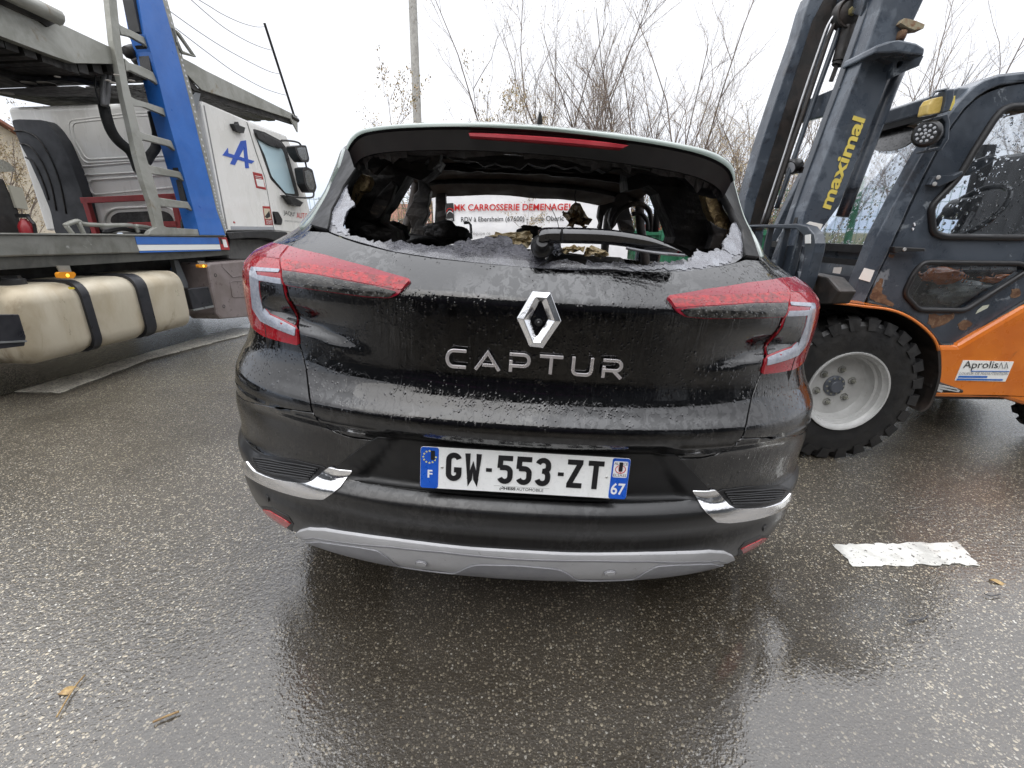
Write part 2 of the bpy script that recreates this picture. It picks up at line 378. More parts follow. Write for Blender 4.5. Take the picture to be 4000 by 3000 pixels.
# ------------------------------------------------ bare shrubs and trees
bark = M('bark', (.12, .095, .08), .85, col2=(.2, .165, .14), vs=9, bmp=.5, bs=30)
twigm = M('twig_bark', (.14, .105, .09), .85, col2=(.2, .155, .125), vs=5)
budm = M('dry_leaf', (.28, .19, .09), .7, col2=(.2, .17, .06), vs=8)
def tree(x, y, h, seed, label, spread=.28, stems=5, dens=1.0, name='bare_shrub', leaves=0, lean=0, dens2=1.0):
    r = random.Random(seed); tk = MB(); cr_ = MB(); lv = MB()
    root = empty(name, (x, y, .0), label, 'tree' if h > 4 else 'shrub', 'bare trees and shrubs behind the car park')
    def grow(p, d, L, rad, lvl, mb):
        n = 6 if lvl < 2 else 4; path = [p.copy()]; rr = [rad]; cur = p.copy(); dd = d.copy()
        for i in range(n):
            w = .13 if lvl == 0 else .2
            dd = (dd + Vector((r.gauss(0, w), r.gauss(0, w), r.gauss(0, w * .5) + (.05 if lvl else .02)))).normalized()
            cur = cur + dd * (L / n); path.append(cur.copy()); rr.append(rad * (1 - .8 * (i + 1) / n))
        mb.tube(path, rr, 5 if lvl == 0 else (4 if lvl == 1 else 3), caps=False)
        if lvl >= 3: return
        k = int({0: 14, 1: 10, 2: 5}[lvl] * dens * r.uniform(.7, 1.3))
        for _ in range(k):
            t = r.uniform(.22 if lvl == 0 else .12, .98); i = min(int(t * n), n - 1); q = path[i].lerp(path[i + 1], t * n - i)
            ax = (path[i + 1] - path[i]).normalized(); side = ax.orthogonal().normalized(); side.rotate(Matrix.Rotation(r.uniform(0, 2 * pi), 3, ax))
            a = r.uniform(.35, .85); nd_ = (ax * cos(a) + side * sin(a) + Vector((0, 0, .25))).normalized()
            grow(q, nd_, L * r.uniform(.28, .55) * (1 - .45 * t), rr[i] * r.uniform(.4, .6), lvl + 1, cr_ if lvl >= 0 else mb)
            if lvl == 2 or (lvl == 1 and r.random() < .6):
                for _b in range(2):
                    if r.random() < .18 * leaves + .3 * dens2:
                        c = q + Vector([r.gauss(0, .04) for _ in range(3)]); s_ = r.uniform(.008, .018) * (1 + .35 * leaves)
                        u_ = Vector([r.gauss(0, 1) for _ in range(3)]).normalized() * s_; w_ = u_.orthogonal().normalized() * s_ * .5
                        lv.add([c - u_, c + w_, c + u_, c - w_], [(0, 1, 2, 3)])
    for s in range(stems):
        a = r.uniform(0, 2 * pi); tl = r.uniform(.05, spread) * (1.5 if s else .6)
        d = Vector((cos(a) * tl + lean, sin(a) * tl, 1)).normalized()
        grow(Vector((x + cos(a) * .12, y + sin(a) * .12, 0)), d, h * r.uniform(.7, 1.05), .010 * h / 3 + .008, 0, tk)
    tk.build('trunk', bark, root); cr_.build('crown', twigm, root)
    if lv.f: lv.build('leaves' if leaves else 'buds', budm, root)
specs = [(-2.7, 9.6, 1.9, 4, 'low bare shrub left of the grey pole', .3, 5, .8, 0), (-1.75, 10.6, 3.4, .0, 'slender bare shrub rising just right of the grey pole', .5, 5, .8, .6),
 (-.7, 9.8, 3.9, 1, 'bushy shrub with clinging dry leaves above the car roof left of its aerial', .45, 6, 1.1, 2),
 (.35, 10.8, 5.4, 2, 'tall bare tree directly above the roof aerial', .25, 5, 1.0, 0), (1.25, 10.2, 6.0, 3, 'tallest bare tree right of the roof aerial', .2, 5, .95, 0),
 (2.3, 11.2, 5.8, 5, 'bare tree with crossing branches between the aerial and the forklift mast', .4, 5, .95, 0),
 (3.0, 9.9, 5.4, 6, 'bare tree with a long leaning branch left of the forklift mast', .42, 5, .9, 0), (3.9, 11.0, 5.8, 8, 'bare tree partly hidden behind the forklift mast', .35, 6, 1.0, 0),
 (4.9, 10.3, 4.0, 9, 'bare tree seen through the forklift mast rails', .3, 6, 1.1, 0), (6.0, 11.0, 4.3, 10, 'bare tree seen through the forklift windscreen', .3, 6, 1.1, 0),
 (7.4, 10.8, 4.6, 11, 'bare tree above the left end of the forklift cab roof', .25, 5, .9, 0), (9.3, 11.3, 6.0, 12, 'bare tree rising above the forklift cab roof at the right edge', .25, 6, .9, 0),
 (-11.5, 10.5, 3.6, 13, 'bare brown bush behind the lorry at the left edge', .5, 8, 1.3, 1), (-14.5, 12.5, 4.2, 14, 'bare brown bush farther left behind the lorry', .5, 8, 1.2, 1),
 (-4.3, 17.5, 3.0, 15, 'distant bare bush seen between the lorry mirrors and the black car', .4, 7, 1.1, 0),
 (.9, 9.4, 2.6, 1, 'low dense shrub close behind the car roof right of the aerial', .6, 8, 1.2, .5), (2.7, 9.3, 2.7, 1, 'low dense shrub seen above the right half of the car roof', .6, 8, 1.2, .4), (-.2, 11.8, 4.2, 2, 'slim bare tree just left of the roof aerial', .3, 6, 1.1, .4), (3.4, 12.2, 5.0, 2, 'tall bare tree rising left of the forklift mast top', .4, 6, 1.1, 0), (1.9, 12.6, 5.4, 2, 'tall bare tree in the rear row right of the roof aerial', .35, 6, 1.1, 0), (4.3, 9.2, 2.8, 3, 'dense bare shrub at the foot of the forklift mast', .5, 8, 1.2, .3),
 (11.6, 10.8, 4.2, 16, 'bare tree seen through the forklift door window', .4, 7, 1.2, 0)]
for i, (x, y, h, sd_, lb, sp, st, dn, lf) in enumerate(specs): tree(x, y, h, 100 + i * 7, lb, sp, st, dn, 'bare_tree' if h > 4 else 'bare_shrub', lf)

# ------------------------------------------------ lamp pole
conc = M('weathered_concrete', (.42, .41, .38), .85, col2=(.3, .29, .27), vs=12, bmp=.4, bs=60)
b0 = PY('k', 318, 640, 12.); b1 = PY('k', 293, 0, 12.); dirp = (b1 - b0).normalized(); base = b0 - dirp * (b0.z / dirp.z)
pr = empty('lamp_pole', base, 'plain grey pole standing behind the roof of the black car', 'pole')
MB().tube([base + dirp * t for t in (0, 2, 4, 6, 8.2)], [.11, .10, .095, .088, .08], 20).build('pole', conc, pr, smooth=60)
MB().box(base + Vector((0, 0, .06)), (.5, .5, .12)).build('base_block', conc, pr, bevel=.01)
MB().tube(spline([base + dirp * 8.1, base + dirp * 8.5 + Vector((-.2, 0, 0)), base + dirp * 8.7 + Vector((-.9, 0, 0))], 5), .04, 10).build('lamp_arm', conc, pr, smooth=True)
MB().box(base + dirp * 8.7 + Vector((-1.15, 0, 0)), (.55, .22, .12)).build('lamp_head', conc, pr, bevel=.03)

# ------------------------------------------------ banner on a green mesh fence
green = M('green_paint', (.02, .12, .06), .45, col2=(.03, .16, .09)); 
vinyl = M('white_vinyl', (.85, .85, .86), .35, col2=(.78, .78, .8), vs=2, bmp=.25, bs=3, bd=.03)
redp = M('red_print', (.55, .02, .02), .4); blackp = M('black_print', (.03, .03, .03), .4); greyp = M('grey_print', (.25, .25, .25), .4)
BA = Vector((-1.95, 8.6, 0)); BB = Vector((1.9, 7.6, 0)); bn = (BB - BA).normalized(); bnn = Vector((bn.y, -bn.x, 0))
def BP(x, y): return onplane('c', x, y, BA, bnn)
fr = empty('mesh_fence', BA, 'green wire mesh fence with square posts behind the burnt car', 'fence')
mb = MB()
A0, A1 = BA - bn * 3.2, BB + bn * 5.6; L = (A1 - A0).length
for k in range(int(L / .1)): p = A0 + bn * (k * .1) - bnn * .06; mb.bar(p + Vector((0, 0, .1)), p + Vector((0, 0, 1.75)), .005, .005)
for z in [.1 + .18 * i for i in range(10)]: mb.bar(A0 - bnn * .066 + Vector((0, 0, z)), A1 - bnn * .066 + Vector((0, 0, z)), .006, .006)
o = mb.build('wire_mesh', green, fr)
for k in range(6):
    p = A0 + bn * (L * k / 5) - bnn * .1; MB().box(p + Vector((0, 0, .93)), (.07, .07, 1.86)).box(p + Vector((0, 0, 1.87)), (.08, .08, .02)).build('post', green, fr, bevel=.004)
ban = empty('banner', BA, 'white advertising banner with red and black lettering behind the burnt car', 'banner')
tl, tr_ = BP(600, 565), BP(1560, 562); nx, nz = 60, 24; mb = MB()
for sgn in (0, 1):
    for i in range(nx + 1):
        for j in range(nz + 1):
            p = tl.lerp(tr_, i / nx); z = p.z - (p.z - .72) * j / nz; w = .012 * noise.noise(Vector((i * .13, j * .2, 1))) * (1 if 3 < j < 22 else .4)
            mb.v.append((p.x - bnn.x * (w + .002 * sgn), p.y - bnn.y * (w + .002 * sgn), z + .012 * abs(sin(i * .32)) * (j / nz - .5)))
for s_ in (0, 1):
    for i in range(nx):
        for j in range(nz):
            a = s_ * (nx + 1) * (nz + 1) + i * (nz + 1) + j; q = (a, a + 1, a + nz + 2, a + nz + 1); mb.f.append(q if s_ == 0 else q[::-1])
mb.build('sheet', vinyl, ban, smooth=True)
of = bnn * .018
def bt(s, x0, x1, yb, yt, mat, bold, yb1=None):
    yb1 = yb if yb1 is None else yb1
    text_on(s, BP(x0, yb) + of, BP(x1, yb1) + of, BP(x0, yt) + of, mat, ban, 'lettering', bold)
bt('MK CARROSSERIE DEMENAGE!', 708, 1262, 643, 612, redp, .018, 641)
bt('RDV à Ebersheim (67600) - 1 rue Oberic', 740, 1232, 703, 673, blackp, .012, 698)
bt("l'équipe re", 790, 880, 764, 743, greyp, 0., 763)
mb = MB().prism([BP(*q) + of for q in [(660, 608), (703, 606), (707, 692), (664, 696)]], -bnn * .004); mb.build('logo_panel', blackp, ban)
lw = M('logo_white', (.7, .7, .7), .4)
for arc in ([(668, 655), (680, 633), (700, 638), (698, 650)], [(672, 660), (686, 645), (704, 655)]):
    MB().tube(spline([BP(*q) + of * 1.3 for q in arc], 5), .008, 4).build('logo_line', redp if len(arc) == 4 else lw, ban)
text_on('CHARD', BP(666, 690) + of * 1.3, BP(702, 689) + of * 1.3, BP(666, 681) + of * 1.3, lw, ban, 'lettering', .01)

# green skip with scrap beyond the car (seen through the right side windows)
sk = empty('skip', (3.4, 9.0, 0), 'low green skip behind the burnt car seen through its right windows', 'skip')
def skp(x, y, z): return Vector((3.4 + x * .62, 9.0 + y, z))
o_ = [skp(-1.9, -.8, .15), skp(1.9, -.8, .15), skp(2.2, -.8, 1.12), skp(-2.2, -.8, 1.12)]
MB().prism(o_, (0, .05, 0)).prism([p + Vector((0, 1.6, 0)) for p in o_], (0, .05, 0)).bar(skp(-1.95, 0, .17), skp(1.95, 0, .17), 1.6, .05).box(skp(-1.95, 0, .64), (.05, 1.6, .95)).box(skp(1.95, 0, .64), (.05, 1.6, .95)).build('container', green, sk)
mb = MB()
for i in range(9): mb.box(skp(-1.6 + i * .4, -.83, .62), (.07, .05, .9))
mb.bar(skp(-2.25, -.83, 1.13), skp(2.25, -.83, 1.13), .09, .08); mb.build('rib', green, sk, bevel=.005)
for sx_ in (-1.4, 1.4): MB().tube([skp(sx_, -.8, .1), skp(sx_, .8, .1)], .1, 12).build('roller', blackp, sk)
redm = M('red_scrap', (.45, .04, .03), .5, col2=(.25, .05, .03), vs=6)
for i in range(4):
    a = MB(); x = -1.5 + i * .8
    a.tube(spline([skp(x, -.3, 1.1), skp(x + .1, -.2, 1.3 + .05 * i), skp(x + .35, -.1, 1.15)], 5), .06, 8); a.box(skp(x + .1, 0, 1.15), (.3, .4, .25), Matrix.Rotation(.4 * i, 3, 'Z'))
    tag(a.build('scrap_panel', redm, bevel=.01), ['leftmost red scrap piece poking out of the green skip', 'second red scrap piece from the left in the green skip', 'third red scrap piece from the left in the green skip', 'rightmost red scrap piece poking out of the green skip'][i], 'scrap', 'scrap in the green skip')

# houses far off
wallm = M('render_wall', (.55, .48, .38), .9, col2=(.45, .4, .33), bmp=.2); roofm = M('clay_tiles', (.26, .11, .07), .8, col2=(.18, .09, .07), vs=2, bmp=.8, bs=9, bd=.05); glassd = M('dark_glass', (.03, .035, .04), .1)
whitew = M('white_wood', (.75, .75, .72), .5)
def house(c, w, d, h, rh, ang, label, wm=wallm):
    rt = empty('house', c, label, 'house', 'houses beyond the car park'); rm = Matrix.Rotation(ang, 3, 'Z')
    def q(x, y, z): return rm @ Vector((x, y, z)) + Vector(c)
    MB().prism([q(-w / 2, -d / 2, 0), q(w / 2, -d / 2, 0), q(w / 2, d / 2, 0), q(-w / 2, d / 2, 0)], (0, 0, h)).prism([q(-w / 2, -d / 2, h), q(-w / 2, d / 2, h), q(-w / 2, 0, h + rh)], q(w, 0, 0) - q(0, 0, 0)).build('wall', wm, rt)
    e = .5; ro = MB()
    for s_ in (-1, 1):
        sl = rh / (d / 2); a = [q(-w / 2 - e, s_ * (d / 2 + e), h - e * sl + .02), q(w / 2 + e, s_ * (d / 2 + e), h - e * sl + .02), q(w / 2 + e, 0, h + rh + .02), q(-w / 2 - e, 0, h + rh + .02)]
        ro.prism(a, (0, 0, .15))
    rf = ro.build('roof', roofm, rt); ch = MB().box(q(w * .2, d * .12, h + rh + .2), (.6, .6, 1.4)).build('chimney', roofm, rf)
    for i in range(4):
        x = -w / 2 + w * (i + .5) / 4
        for z in ([1.5] if h < 4 else [1.4, 4.1]):
            wn = MB().box(q(x, -d / 2 - .03, z), (1.1, .08, 1.3), rm).build('window', whitew, rt)
            MB().box(q(x, -d / 2 - .075, z), (.95, .02, 1.15), rm).build('pane', glassd, wn)
house((-12.5, 60, .2), 9, 8, 1.6, 2.2, .25, 'low house with a red-brown tiled roof seen through the burnt car left window')
house((-31, 27, .4), 12, 9, 3.2, 3.4, -.5, 'beige rendered house with brown roof far behind the lorry at left')
# unseen building invented behind the camera to darken what the wet paint mirrors
whb = M('corrugated_cladding', (.045, .05, .055), .5, col2=(.03, .034, .04), vs=.6, bmp=.2)
wr = empty('unseen_warehouse', (2, -10, 0), 'long dark clad hall added unseen behind the camera to darken reflections in the tailgate', 'unseen_warehouse')
mb = MB().box((17, -12, 3.6), (44, 6, 7.2)).box((-17, -12, 1.6), (24, 6, 3.2))
for i in range(110): mb.box((-4.9 + i * .4, -8.97, 3.6), (.2, .06, 7.2))
mb.build('wall', whb, wr)
for i in range(4): MB().box((-19 + i * 14, -8.92, 1.6), (3.0, .1, 3.2)).build('door', M('grey_door', (.25, .26, .27), .5), wr)
MB().box((17, -12, 7.3), (45, 7, .25)).box((-17.2, -12, 3.3), (24, 7, .2)).build('roof', whb, wr)
# ================================================= the burnt black car
def rot3(a, b, c): return Matrix.Rotation(a, 3, 'Z') @ Matrix.Rotation(b, 3, 'X') @ Matrix.Rotation(c, 3, 'Y')
CA = rot3(radians(-.396), radians(.044), radians(3.574))      # leaning to the right on a flat tyre
CT = Vector((.0335, 1.0133, CAMH - .5778)) - CA @ Vector((0, 0, .6))
CM = Matrix.Translation(CT) @ CA.to_4x4(); CMI = CM.inverted()
lcam = CMI @ CAM
def lray(k, x, y): return CA.transposed() @ ray(k, x, y)
def CL(k, x, y, Y):
    d = lray(k, x, y); return lcam + d * ((Y - lcam.y) / d.y)
def CXp(k, x, y, X):
    d = lray(k, x, y); return lcam + d * ((X - lcam.x) / d.x)
car = empty('hatchback_car', None, 'burnt-out black hatchback with shattered rear window, seen from behind', 'car', mat=CM); LOCAL.add(car.name)

def pchip(tab):
    X = [a for a, _ in tab]; Y = [b for _, b in tab]; n = len(X)
    h = [X[i + 1] - X[i] for i in range(n - 1)]; d = [(Y[i + 1] - Y[i]) / h[i] for i in range(n - 1)]
    m = [d[0]] + [0 if d[i - 1] * d[i] <= 0 else 2 * d[i - 1] * d[i] / (d[i - 1] + d[i]) for i in range(1, n - 1)] + [d[-1]]
    def f(x):
        if x <= X[0]: return Y[0] + m[0] * (x - X[0])
        if x >= X[-1]: return Y[-1] + m[-1] * (x - X[-1])
        lo, hi = 0, n - 1
        while hi - lo > 1:
            k = (lo + hi) // 2
            if X[k] <= x: lo = k
            else: hi = k
        t = (x - X[lo]) / h[lo]; a = t * t * (3 - 2 * t)
        return Y[lo] * (1 - a) + Y[hi] * a + h[lo] * (t * (1 - t) ** 2 * m[lo] - t * t * (1 - t) * m[hi])
    return f
Y0 = pchip([(.16, .16), (.20, .12), (.24, .055), (.30, .02), (.37, 0), (.40, .004), (.45, -.012), (.468, -.016), (.484, -.014), (.498, -.004), (.512, .010), (.530, .018),
            (.60, .008), (.655, .0), (.68, -.018), (.715, -.045), (.735, -.046), (.77, -.024), (.81, -.004), (.85, .002), (.95, .0), (1.02, -.002), (1.032, .002), (1.045, .012), (1.09, .052),
            (1.11, .075), (1.147, .125), (1.25, .235), (1.35, .33), (1.45, .42)])
WT = pchip([(.14, .86), (.20, .95), (.26, .975), (.32, .972), (.40, .968), (.50, .965), (.62, .962), (.66, .950), (.71, .925), (.76, .918), (.82, .898), (.88, .884), (.96, .886), (1.02, .880), (1.06, .862), (1.09, .825), (1.14, .765), (1.20, .733), (1.26, .713), (1.34, .705), (1.42, .70)])
B_ = .55; NE = 2.3; S1 = 1.15
def sst(x): x = max(0., min(1., x)); return x * x * (3 - 2 * x)
def feat(x, z):
    a = abs(x); y = 0
    if z < .70:                                        # number plate recess, a trapezoid
        xr = .36 + (.66 - z) * .75
        y += .018 * sst((xr - a) / .05) * sst((.675 - z) / .012) * sst((z - .512) / .01)
        y -= .008 * sst((a - xr) / .05) * sst((z - .5) / .02)
    if .35 < a < .75 and .8 < z < 1.02:                # spear-shaped scallop under the lamp
        zr = .905 - (.64 - a) * .16
        y += .03 * sst((z - zr) / .03) * sst((.99 - z) / .06) * sst((a - .36) / .25) * sst((.74 - a) / .12)
    return y
def SP(s, z):
    """point on the body: s runs round the car from the middle of the tail, z is height"""
    a = abs(s); sg = 1 if s >= 0 else -1; W = WT(z)
    if a < S1:
        ph = a / S1 * pi / 2
        x = W * sin(ph) ** (2 / NE); y = B_ * (1 - max(cos(ph), 0) ** (2 / NE))
    else: x = W + .008 * sst((a - S1) / .3); y = B_ + (a - S1)
    fade = 1 if a < S1 * .8 else max(0, 1 - (a - S1 * .8) / .5)
    yy = Y0(z)
    if z < 1.04: yy *= .35 + .65 * fade
    return Vector((sg * x, y + yy + (feat(x, z) * fade), z))
def SN(s, z):
    e = .004; n = (SP(s + e, z) - SP(s - e, z)).cross(SP(s, z + e) - SP(s, z - e)); return n.normalized()
def CS(k, x, y):
    """hit the body surface with the ray of a photo pixel -> (s, z)"""
    d = lray(k, x, y).normalized()
    def g(t):
        p = lcam + d * t; W = WT(p.z); r = min(abs(p.x) / W, 1.0) if W > 0 else 1
        ph = math.asin(r ** (NE / 2)) if r < 1 else pi / 2
        yb = B_ * (1 - max(cos(ph), 0) ** (2 / NE)) + (1e3 * (abs(p.x) / W - 1) if abs(p.x) > W else 0)
        yy = Y0(p.z); fd = 1 if ph < .8 * pi / 2 else max(0, 1 - (ph / (pi / 2) - .8) * S1 / .5)
        if p.z < 1.04: yy *= .35 + .65 * fd
        return p.y - yb - yy - feat(p.x, p.z) * fd, ph, p
    t0 = .8; f0 = g(t0)[0]; t = t0; best = None
    while t < 2.4:
        t += .01; f1, ph, p = g(t)
        if abs(p.x) <= WT(p.z) * .9995 and (best is None or -f1 < best[0]): best = (-f1, ph, p)
        if f0 < 0 <= f1:
            lo, hi = t - .01, t
            for _ in range(24):
                mid = (lo + hi) / 2
                if g(mid)[0] < 0: lo = mid
                else: hi = mid
            _, ph, p = g(hi); break
        f0 = f1
    else: _, ph, p = best
    return ((1 if p.x >= 0 else -1) * ph / (pi / 2) * S1, p.z)
def mir(pts): return [(-s, z) for s, z in reversed(pts)]
def TR(k, *pts): return [CS(k, *p) for p in pts]
def resample(P, step, closed=True):
    out = []
    for i in range(len(P) if closed else len(P) - 1):
        a, b = P[i], P[(i + 1) % len(P)]; n = max(1, int(math.ceil(hypot(b[0] - a[0], b[1] - a[1]) / step)))
        for k in range(n): out.append((a[0] + (b[0] - a[0]) * k / n, a[1] + (b[1] - a[1]) * k / n))
    if not closed: out.append(P[-1])
    return out
def rnd2(P, r, n=3, skip=()):
    out = []
    for i in range(len(P)):
        if i in skip: out.append(P[i]); continue
        a, b, c = Vector(P[i - 1]), Vector(P[i]), Vector(P[(i + 1) % len(P)])
        d1, d2 = a - b, c - b; q = min(r, d1.length * .45, d2.length * .45)
        if d1.length < 1e-6 or d2.length < 1e-6: continue
        p1, p2 = b + d1.normalized() * q, b + d2.normalized() * q
        for k in range(n + 1): t = k / n; out.append(tuple(p1 * (1 - t) ** 2 + b * 2 * t * (1 - t) + p2 * t * t))
    return out
def patch(name, outline, mat, parent=car, off=0., thick=.012, step=.02, fn=None, nfn=None, dome=0, rimn=.6, offfn=None, jit=0):
    fn = fn or SP; nfn = nfn or SN
    B = resample(outline, step)
    vs = [Vector(p) for p in B]; N = len(vs)
    xs = [p[0] for p in B]; zs = [p[1] for p in B]
    def inside(x, z):
        c = False; j = N - 1
        for i in range(N):
            if (zs[i] > z) != (zs[j] > z) and x < (xs[j] - xs[i]) * (z - zs[i]) / (zs[j] - zs[i]) + xs[i]: c = not c
            j = i
        return c
    def edge_d(x, z): return min(hypot(x - a, z - b) for a, b in B)
    i0, i1 = int(min(xs) / step) - 1, int(max(xs) / step) + 1; j0, j1 = int(min(zs) / step) - 1, int(max(zs) / step) + 1
    for i in range(i0, i1 + 1):
        for j in range(j0, j1 + 1):
            x, z = i * step, j * step
            if inside(x, z) and edge_d(x, z) > step * .45: vs.append(Vector((x, z)))
    r = delaunay_2d_cdt(vs, [(i, (i + 1) % N) for i in range(N)], [list(range(N))], 1, 1e-7)
    V2, F = r[0], [list(f) for f in r[2]]
    V, Nn = [], []
    for p in V2:
        n = nfn(p.x, p.y); o = off + (offfn(p.x, p.y) if offfn else 0)
        if dome: o += dome * sst(edge_d(p.x, p.y) / (dome * 2.5))
        if jit: o += jit * noise.noise(Vector((p.x * 40, p.y * 40, 3))); n = (n + Vector([jit * 60 * noise.noise(Vector((p.x * 30, p.y * 30, q))) for q in (1, 5, 9)])).normalized()
        V.append(fn(p.x, p.y) + n * o); Nn.append(n)
    F = [f if (V2[f[1]] - V2[f[0]]).x * (V2[f[2]] - V2[f[0]]).y - (V2[f[1]] - V2[f[0]]).y * (V2[f[2]] - V2[f[0]]).x > 0 else f[::-1] for f in F]
    # rim going back into the car
    area = sum(xs[i] * zs[(i + 1) % N] - xs[(i + 1) % N] * zs[i] for i in range(N))
    base = len(V)
    for i in range(N):
        x, z = B[i]; n = nfn(x, z); o = off + (offfn(x, z) if offfn else 0)
        p = fn(x, z); q = fn(*B[(i + 1) % N]); q0 = fn(*B[i - 1]); t = (q - q0)
        side = t.cross(n) * (1 if area > 0 else -1)
        side = side.normalized() if side.length > 1e-9 else n
        V.append(p + n * o); Nn.append((n * rimn + side).normalized())
        V.append(p + n * (o - thick)); Nn.append((side - n * .2).normalized())
    for i in range(N):
        a, b = base + 2 * i, base + 2 * ((i + 1) % N); F.append([a + 1, b + 1, b, a] if area > 0 else [a, b, b + 1, a + 1])
    me = bpy.data.meshes.new(name); me.from_pydata([tuple(v) for v in V], [], F); me.update(); me.shade_smooth()
    me.normals_split_custom_set_from_vertices([tuple(n) for n in Nn])
    return link(name, me, mat, parent)

# ---- car materials
def paint(name, base=(.0008, .0008, .001), wet=1., rough=.03, mist=(.016, .016, .018), film=.05):
    """gloss paint under rain: beads, running streaks, misted patches between them"""
    m, nt, b = nodes(name); v = coords(nt)
    vs = coords(nt, (1, 1, .05)); vd = coords(nt, (1, 1, .75))
    st = rng(nt, noise_t(nt, vs, 85, 3, .55, .15), .50, .57)          # runs
    msk = rng(nt, noise_t(nt, coords(nt, (1, 1, .5)), 5, 3), .4, .6)
    st = math_n(nt, 'MULTIPLY', st, msk)
    blot = rng(nt, noise_t(nt, vd, 48, 5, .66, .8), .47, .53)         # film against beads
    area = rng(nt, noise_t(nt, v, 3.5, 2), .35, .6)
    c = mixc(nt, math_n(nt, 'MULTIPLY', math_n(nt, 'SUBTRACT', 1, st), film), base, mist); nt.links.new(c, b.inputs['Base Color'])
    ro = math_n(nt, 'MULTIPLY', math_n(nt, 'MULTIPLY', blot, area), .16 * wet)
    nt.links.new(math_n(nt, 'ADD', math_n(nt, 'MULTIPLY', ro, .22), rough), b.inputs['Roughness'])
    b.inputs['IOR'].default_value = 1.75; nt.links.new(rng(nt, math_n(nt, 'MULTIPLY', blot, area), 0, 1, .44, .60), b.inputs['Specular IOR Level'])
    a = voro(nt, vd, 135); s = nd(nt, 'ShaderNodeSeparateColor'); nt.links.new(a.outputs['Color'], s.inputs[0])
    bead = math_n(nt, 'MULTIPLY', rng(nt, a.outputs['Distance'], .1, .42, 1, 0), math_n(nt, 'GREATER_THAN', s.outputs[0], .62))
    a2 = voro(nt, vd, 60); s2 = nd(nt, 'ShaderNodeSeparateColor'); nt.links.new(a2.outputs['Color'], s2.inputs[0])
    bead2 = math_n(nt, 'MULTIPLY', rng(nt, a2.outputs['Distance'], .05, .28, 1, 0), math_n(nt, 'GREATER_THAN', s2.outputs[0], .8))
    h = math_n(nt, 'ADD', math_n(nt, 'MULTIPLY', bead, .6), bead2)
    h = math_n(nt, 'ADD', math_n(nt, 'MULTIPLY', h, rng(nt, noise_t(nt, v, 6, 3), .38, .58)), math_n(nt, 'MULTIPLY', blot, .05))
    h = math_n(nt, 'ADD', h, math_n(nt, 'MULTIPLY', st, .25))
    nt.links.new(bump(nt, h, .42 * wet, .003), b.inputs['Normal'])
    b.inputs['Coat Weight'].default_value = .0
    return m
blackpaint = paint('black_gloss_paint')
satin = paint('satin_black_plastic', (.003, .003, .0035), .15, .30, (.022, .021, .020), .24); satin.node_tree.nodes['Principled BSDF'].inputs['IOR'].default_value = 1.6; satin.node_tree.nodes['Principled BSDF'].inputs['Coat Weight'].default_value = .15
mattep = M('matt_black_plastic', (.010, .010, .011), .42, col2=(.014, .014, .014), vs=8, bmp=.15, bs=900, bd=.0003, rvar=.06)
pianob = paint('gloss_black_trim', (.003, .003, .004), .8, .05)
silverp = M('silver_plastic', (.50, .50, .51), .42, metal=.0, col2=(.43, .43, .44), vs=6, bmp=.1, bs=200, bd=.0008, rvar=.08, col3=(.16, .16, .16), vs3=55, lo3=.66, hi3=.7)
silvdk = M('silver_plastic_inset', (.27, .27, .285), .45, metal=.0, col2=(.23, .23, .245), vs=6, bmp=.1, bs=200, bd=.0008, col3=(.1, .1, .1), vs3=55, lo3=.68, hi3=.72)
chrome = M('chrome', (.88, .88, .89), .16, metal=1, rvar=.05, bmp=.35, bs=120, bd=.0012)
chromel = M('chrome_letter', (.92, .88, .89), .28, metal=.85, rvar=.04)
sooty = M('sooty_metal', (.011, .010, .010), .6, col2=(.03, .025, .022), vs=7, bmp=.8, bs=30, bd=.01, col3=(.09, .07, .06), vs3=6, lo3=.66, hi3=.76)
sootyl = M('scorched_metal', (.05, .04, .035), .55, col2=(.012, .01, .01), vs=6, bmp=.5, bs=25, bd=.01, col3=(.2, .15, .1), vs3=7, lo3=.58, hi3=.7)
liner = M('rusty_roof_skin', (.10, .068, .048), .7, col2=(.04, .028, .02), vs=3, bmp=.3, bs=12, bd=.01, col3=(.09, .06, .04), vs3=4, lo3=.6, hi3=.8, stretch=(1, .4, 1))
foil = M('scorched_foam', (.45, .33, .16), .5, col2=(.12, .07, .03), vs=22, bmp=1, bs=40, bd=.02, col3=(.02, .015, .01), vs3=18, lo3=.55, hi3=.6)
goldf = M('gold_foil', (.8, .58, .28), .4, metal=.6, col2=(.92, .84, .68), vs=30, bmp=1, bs=50, bd=.02, col3=(.08, .04, .01), vs3=25, lo3=.60, hi3=.66)
cream = M('cream_airbag_cloth', (.66, .56, .38), .7, col2=(.45, .35, .18), vs=18, bmp=.8, bs=30, bd=.01)
rubber = M('tyre_rubber', (.007, .007, .0075), .45, col2=(.016, .015, .014), vs=9, bmp=.5, bs=60, col3=(.04, .036, .03), vs3=14, lo3=.64, hi3=.7)
alu = M('alloy_rim', (.35, .35, .36), .3, metal=.8)
palepaint = M('pale_paint_and_sheen', (.22, .27, .24), .2, col2=(.18, .22, .20), vs=3, coat=.8, bmp=.1, bs=200, bd=.0005, rvar=.05)  # roof paint; on the pillar strips it stands for reflected sky
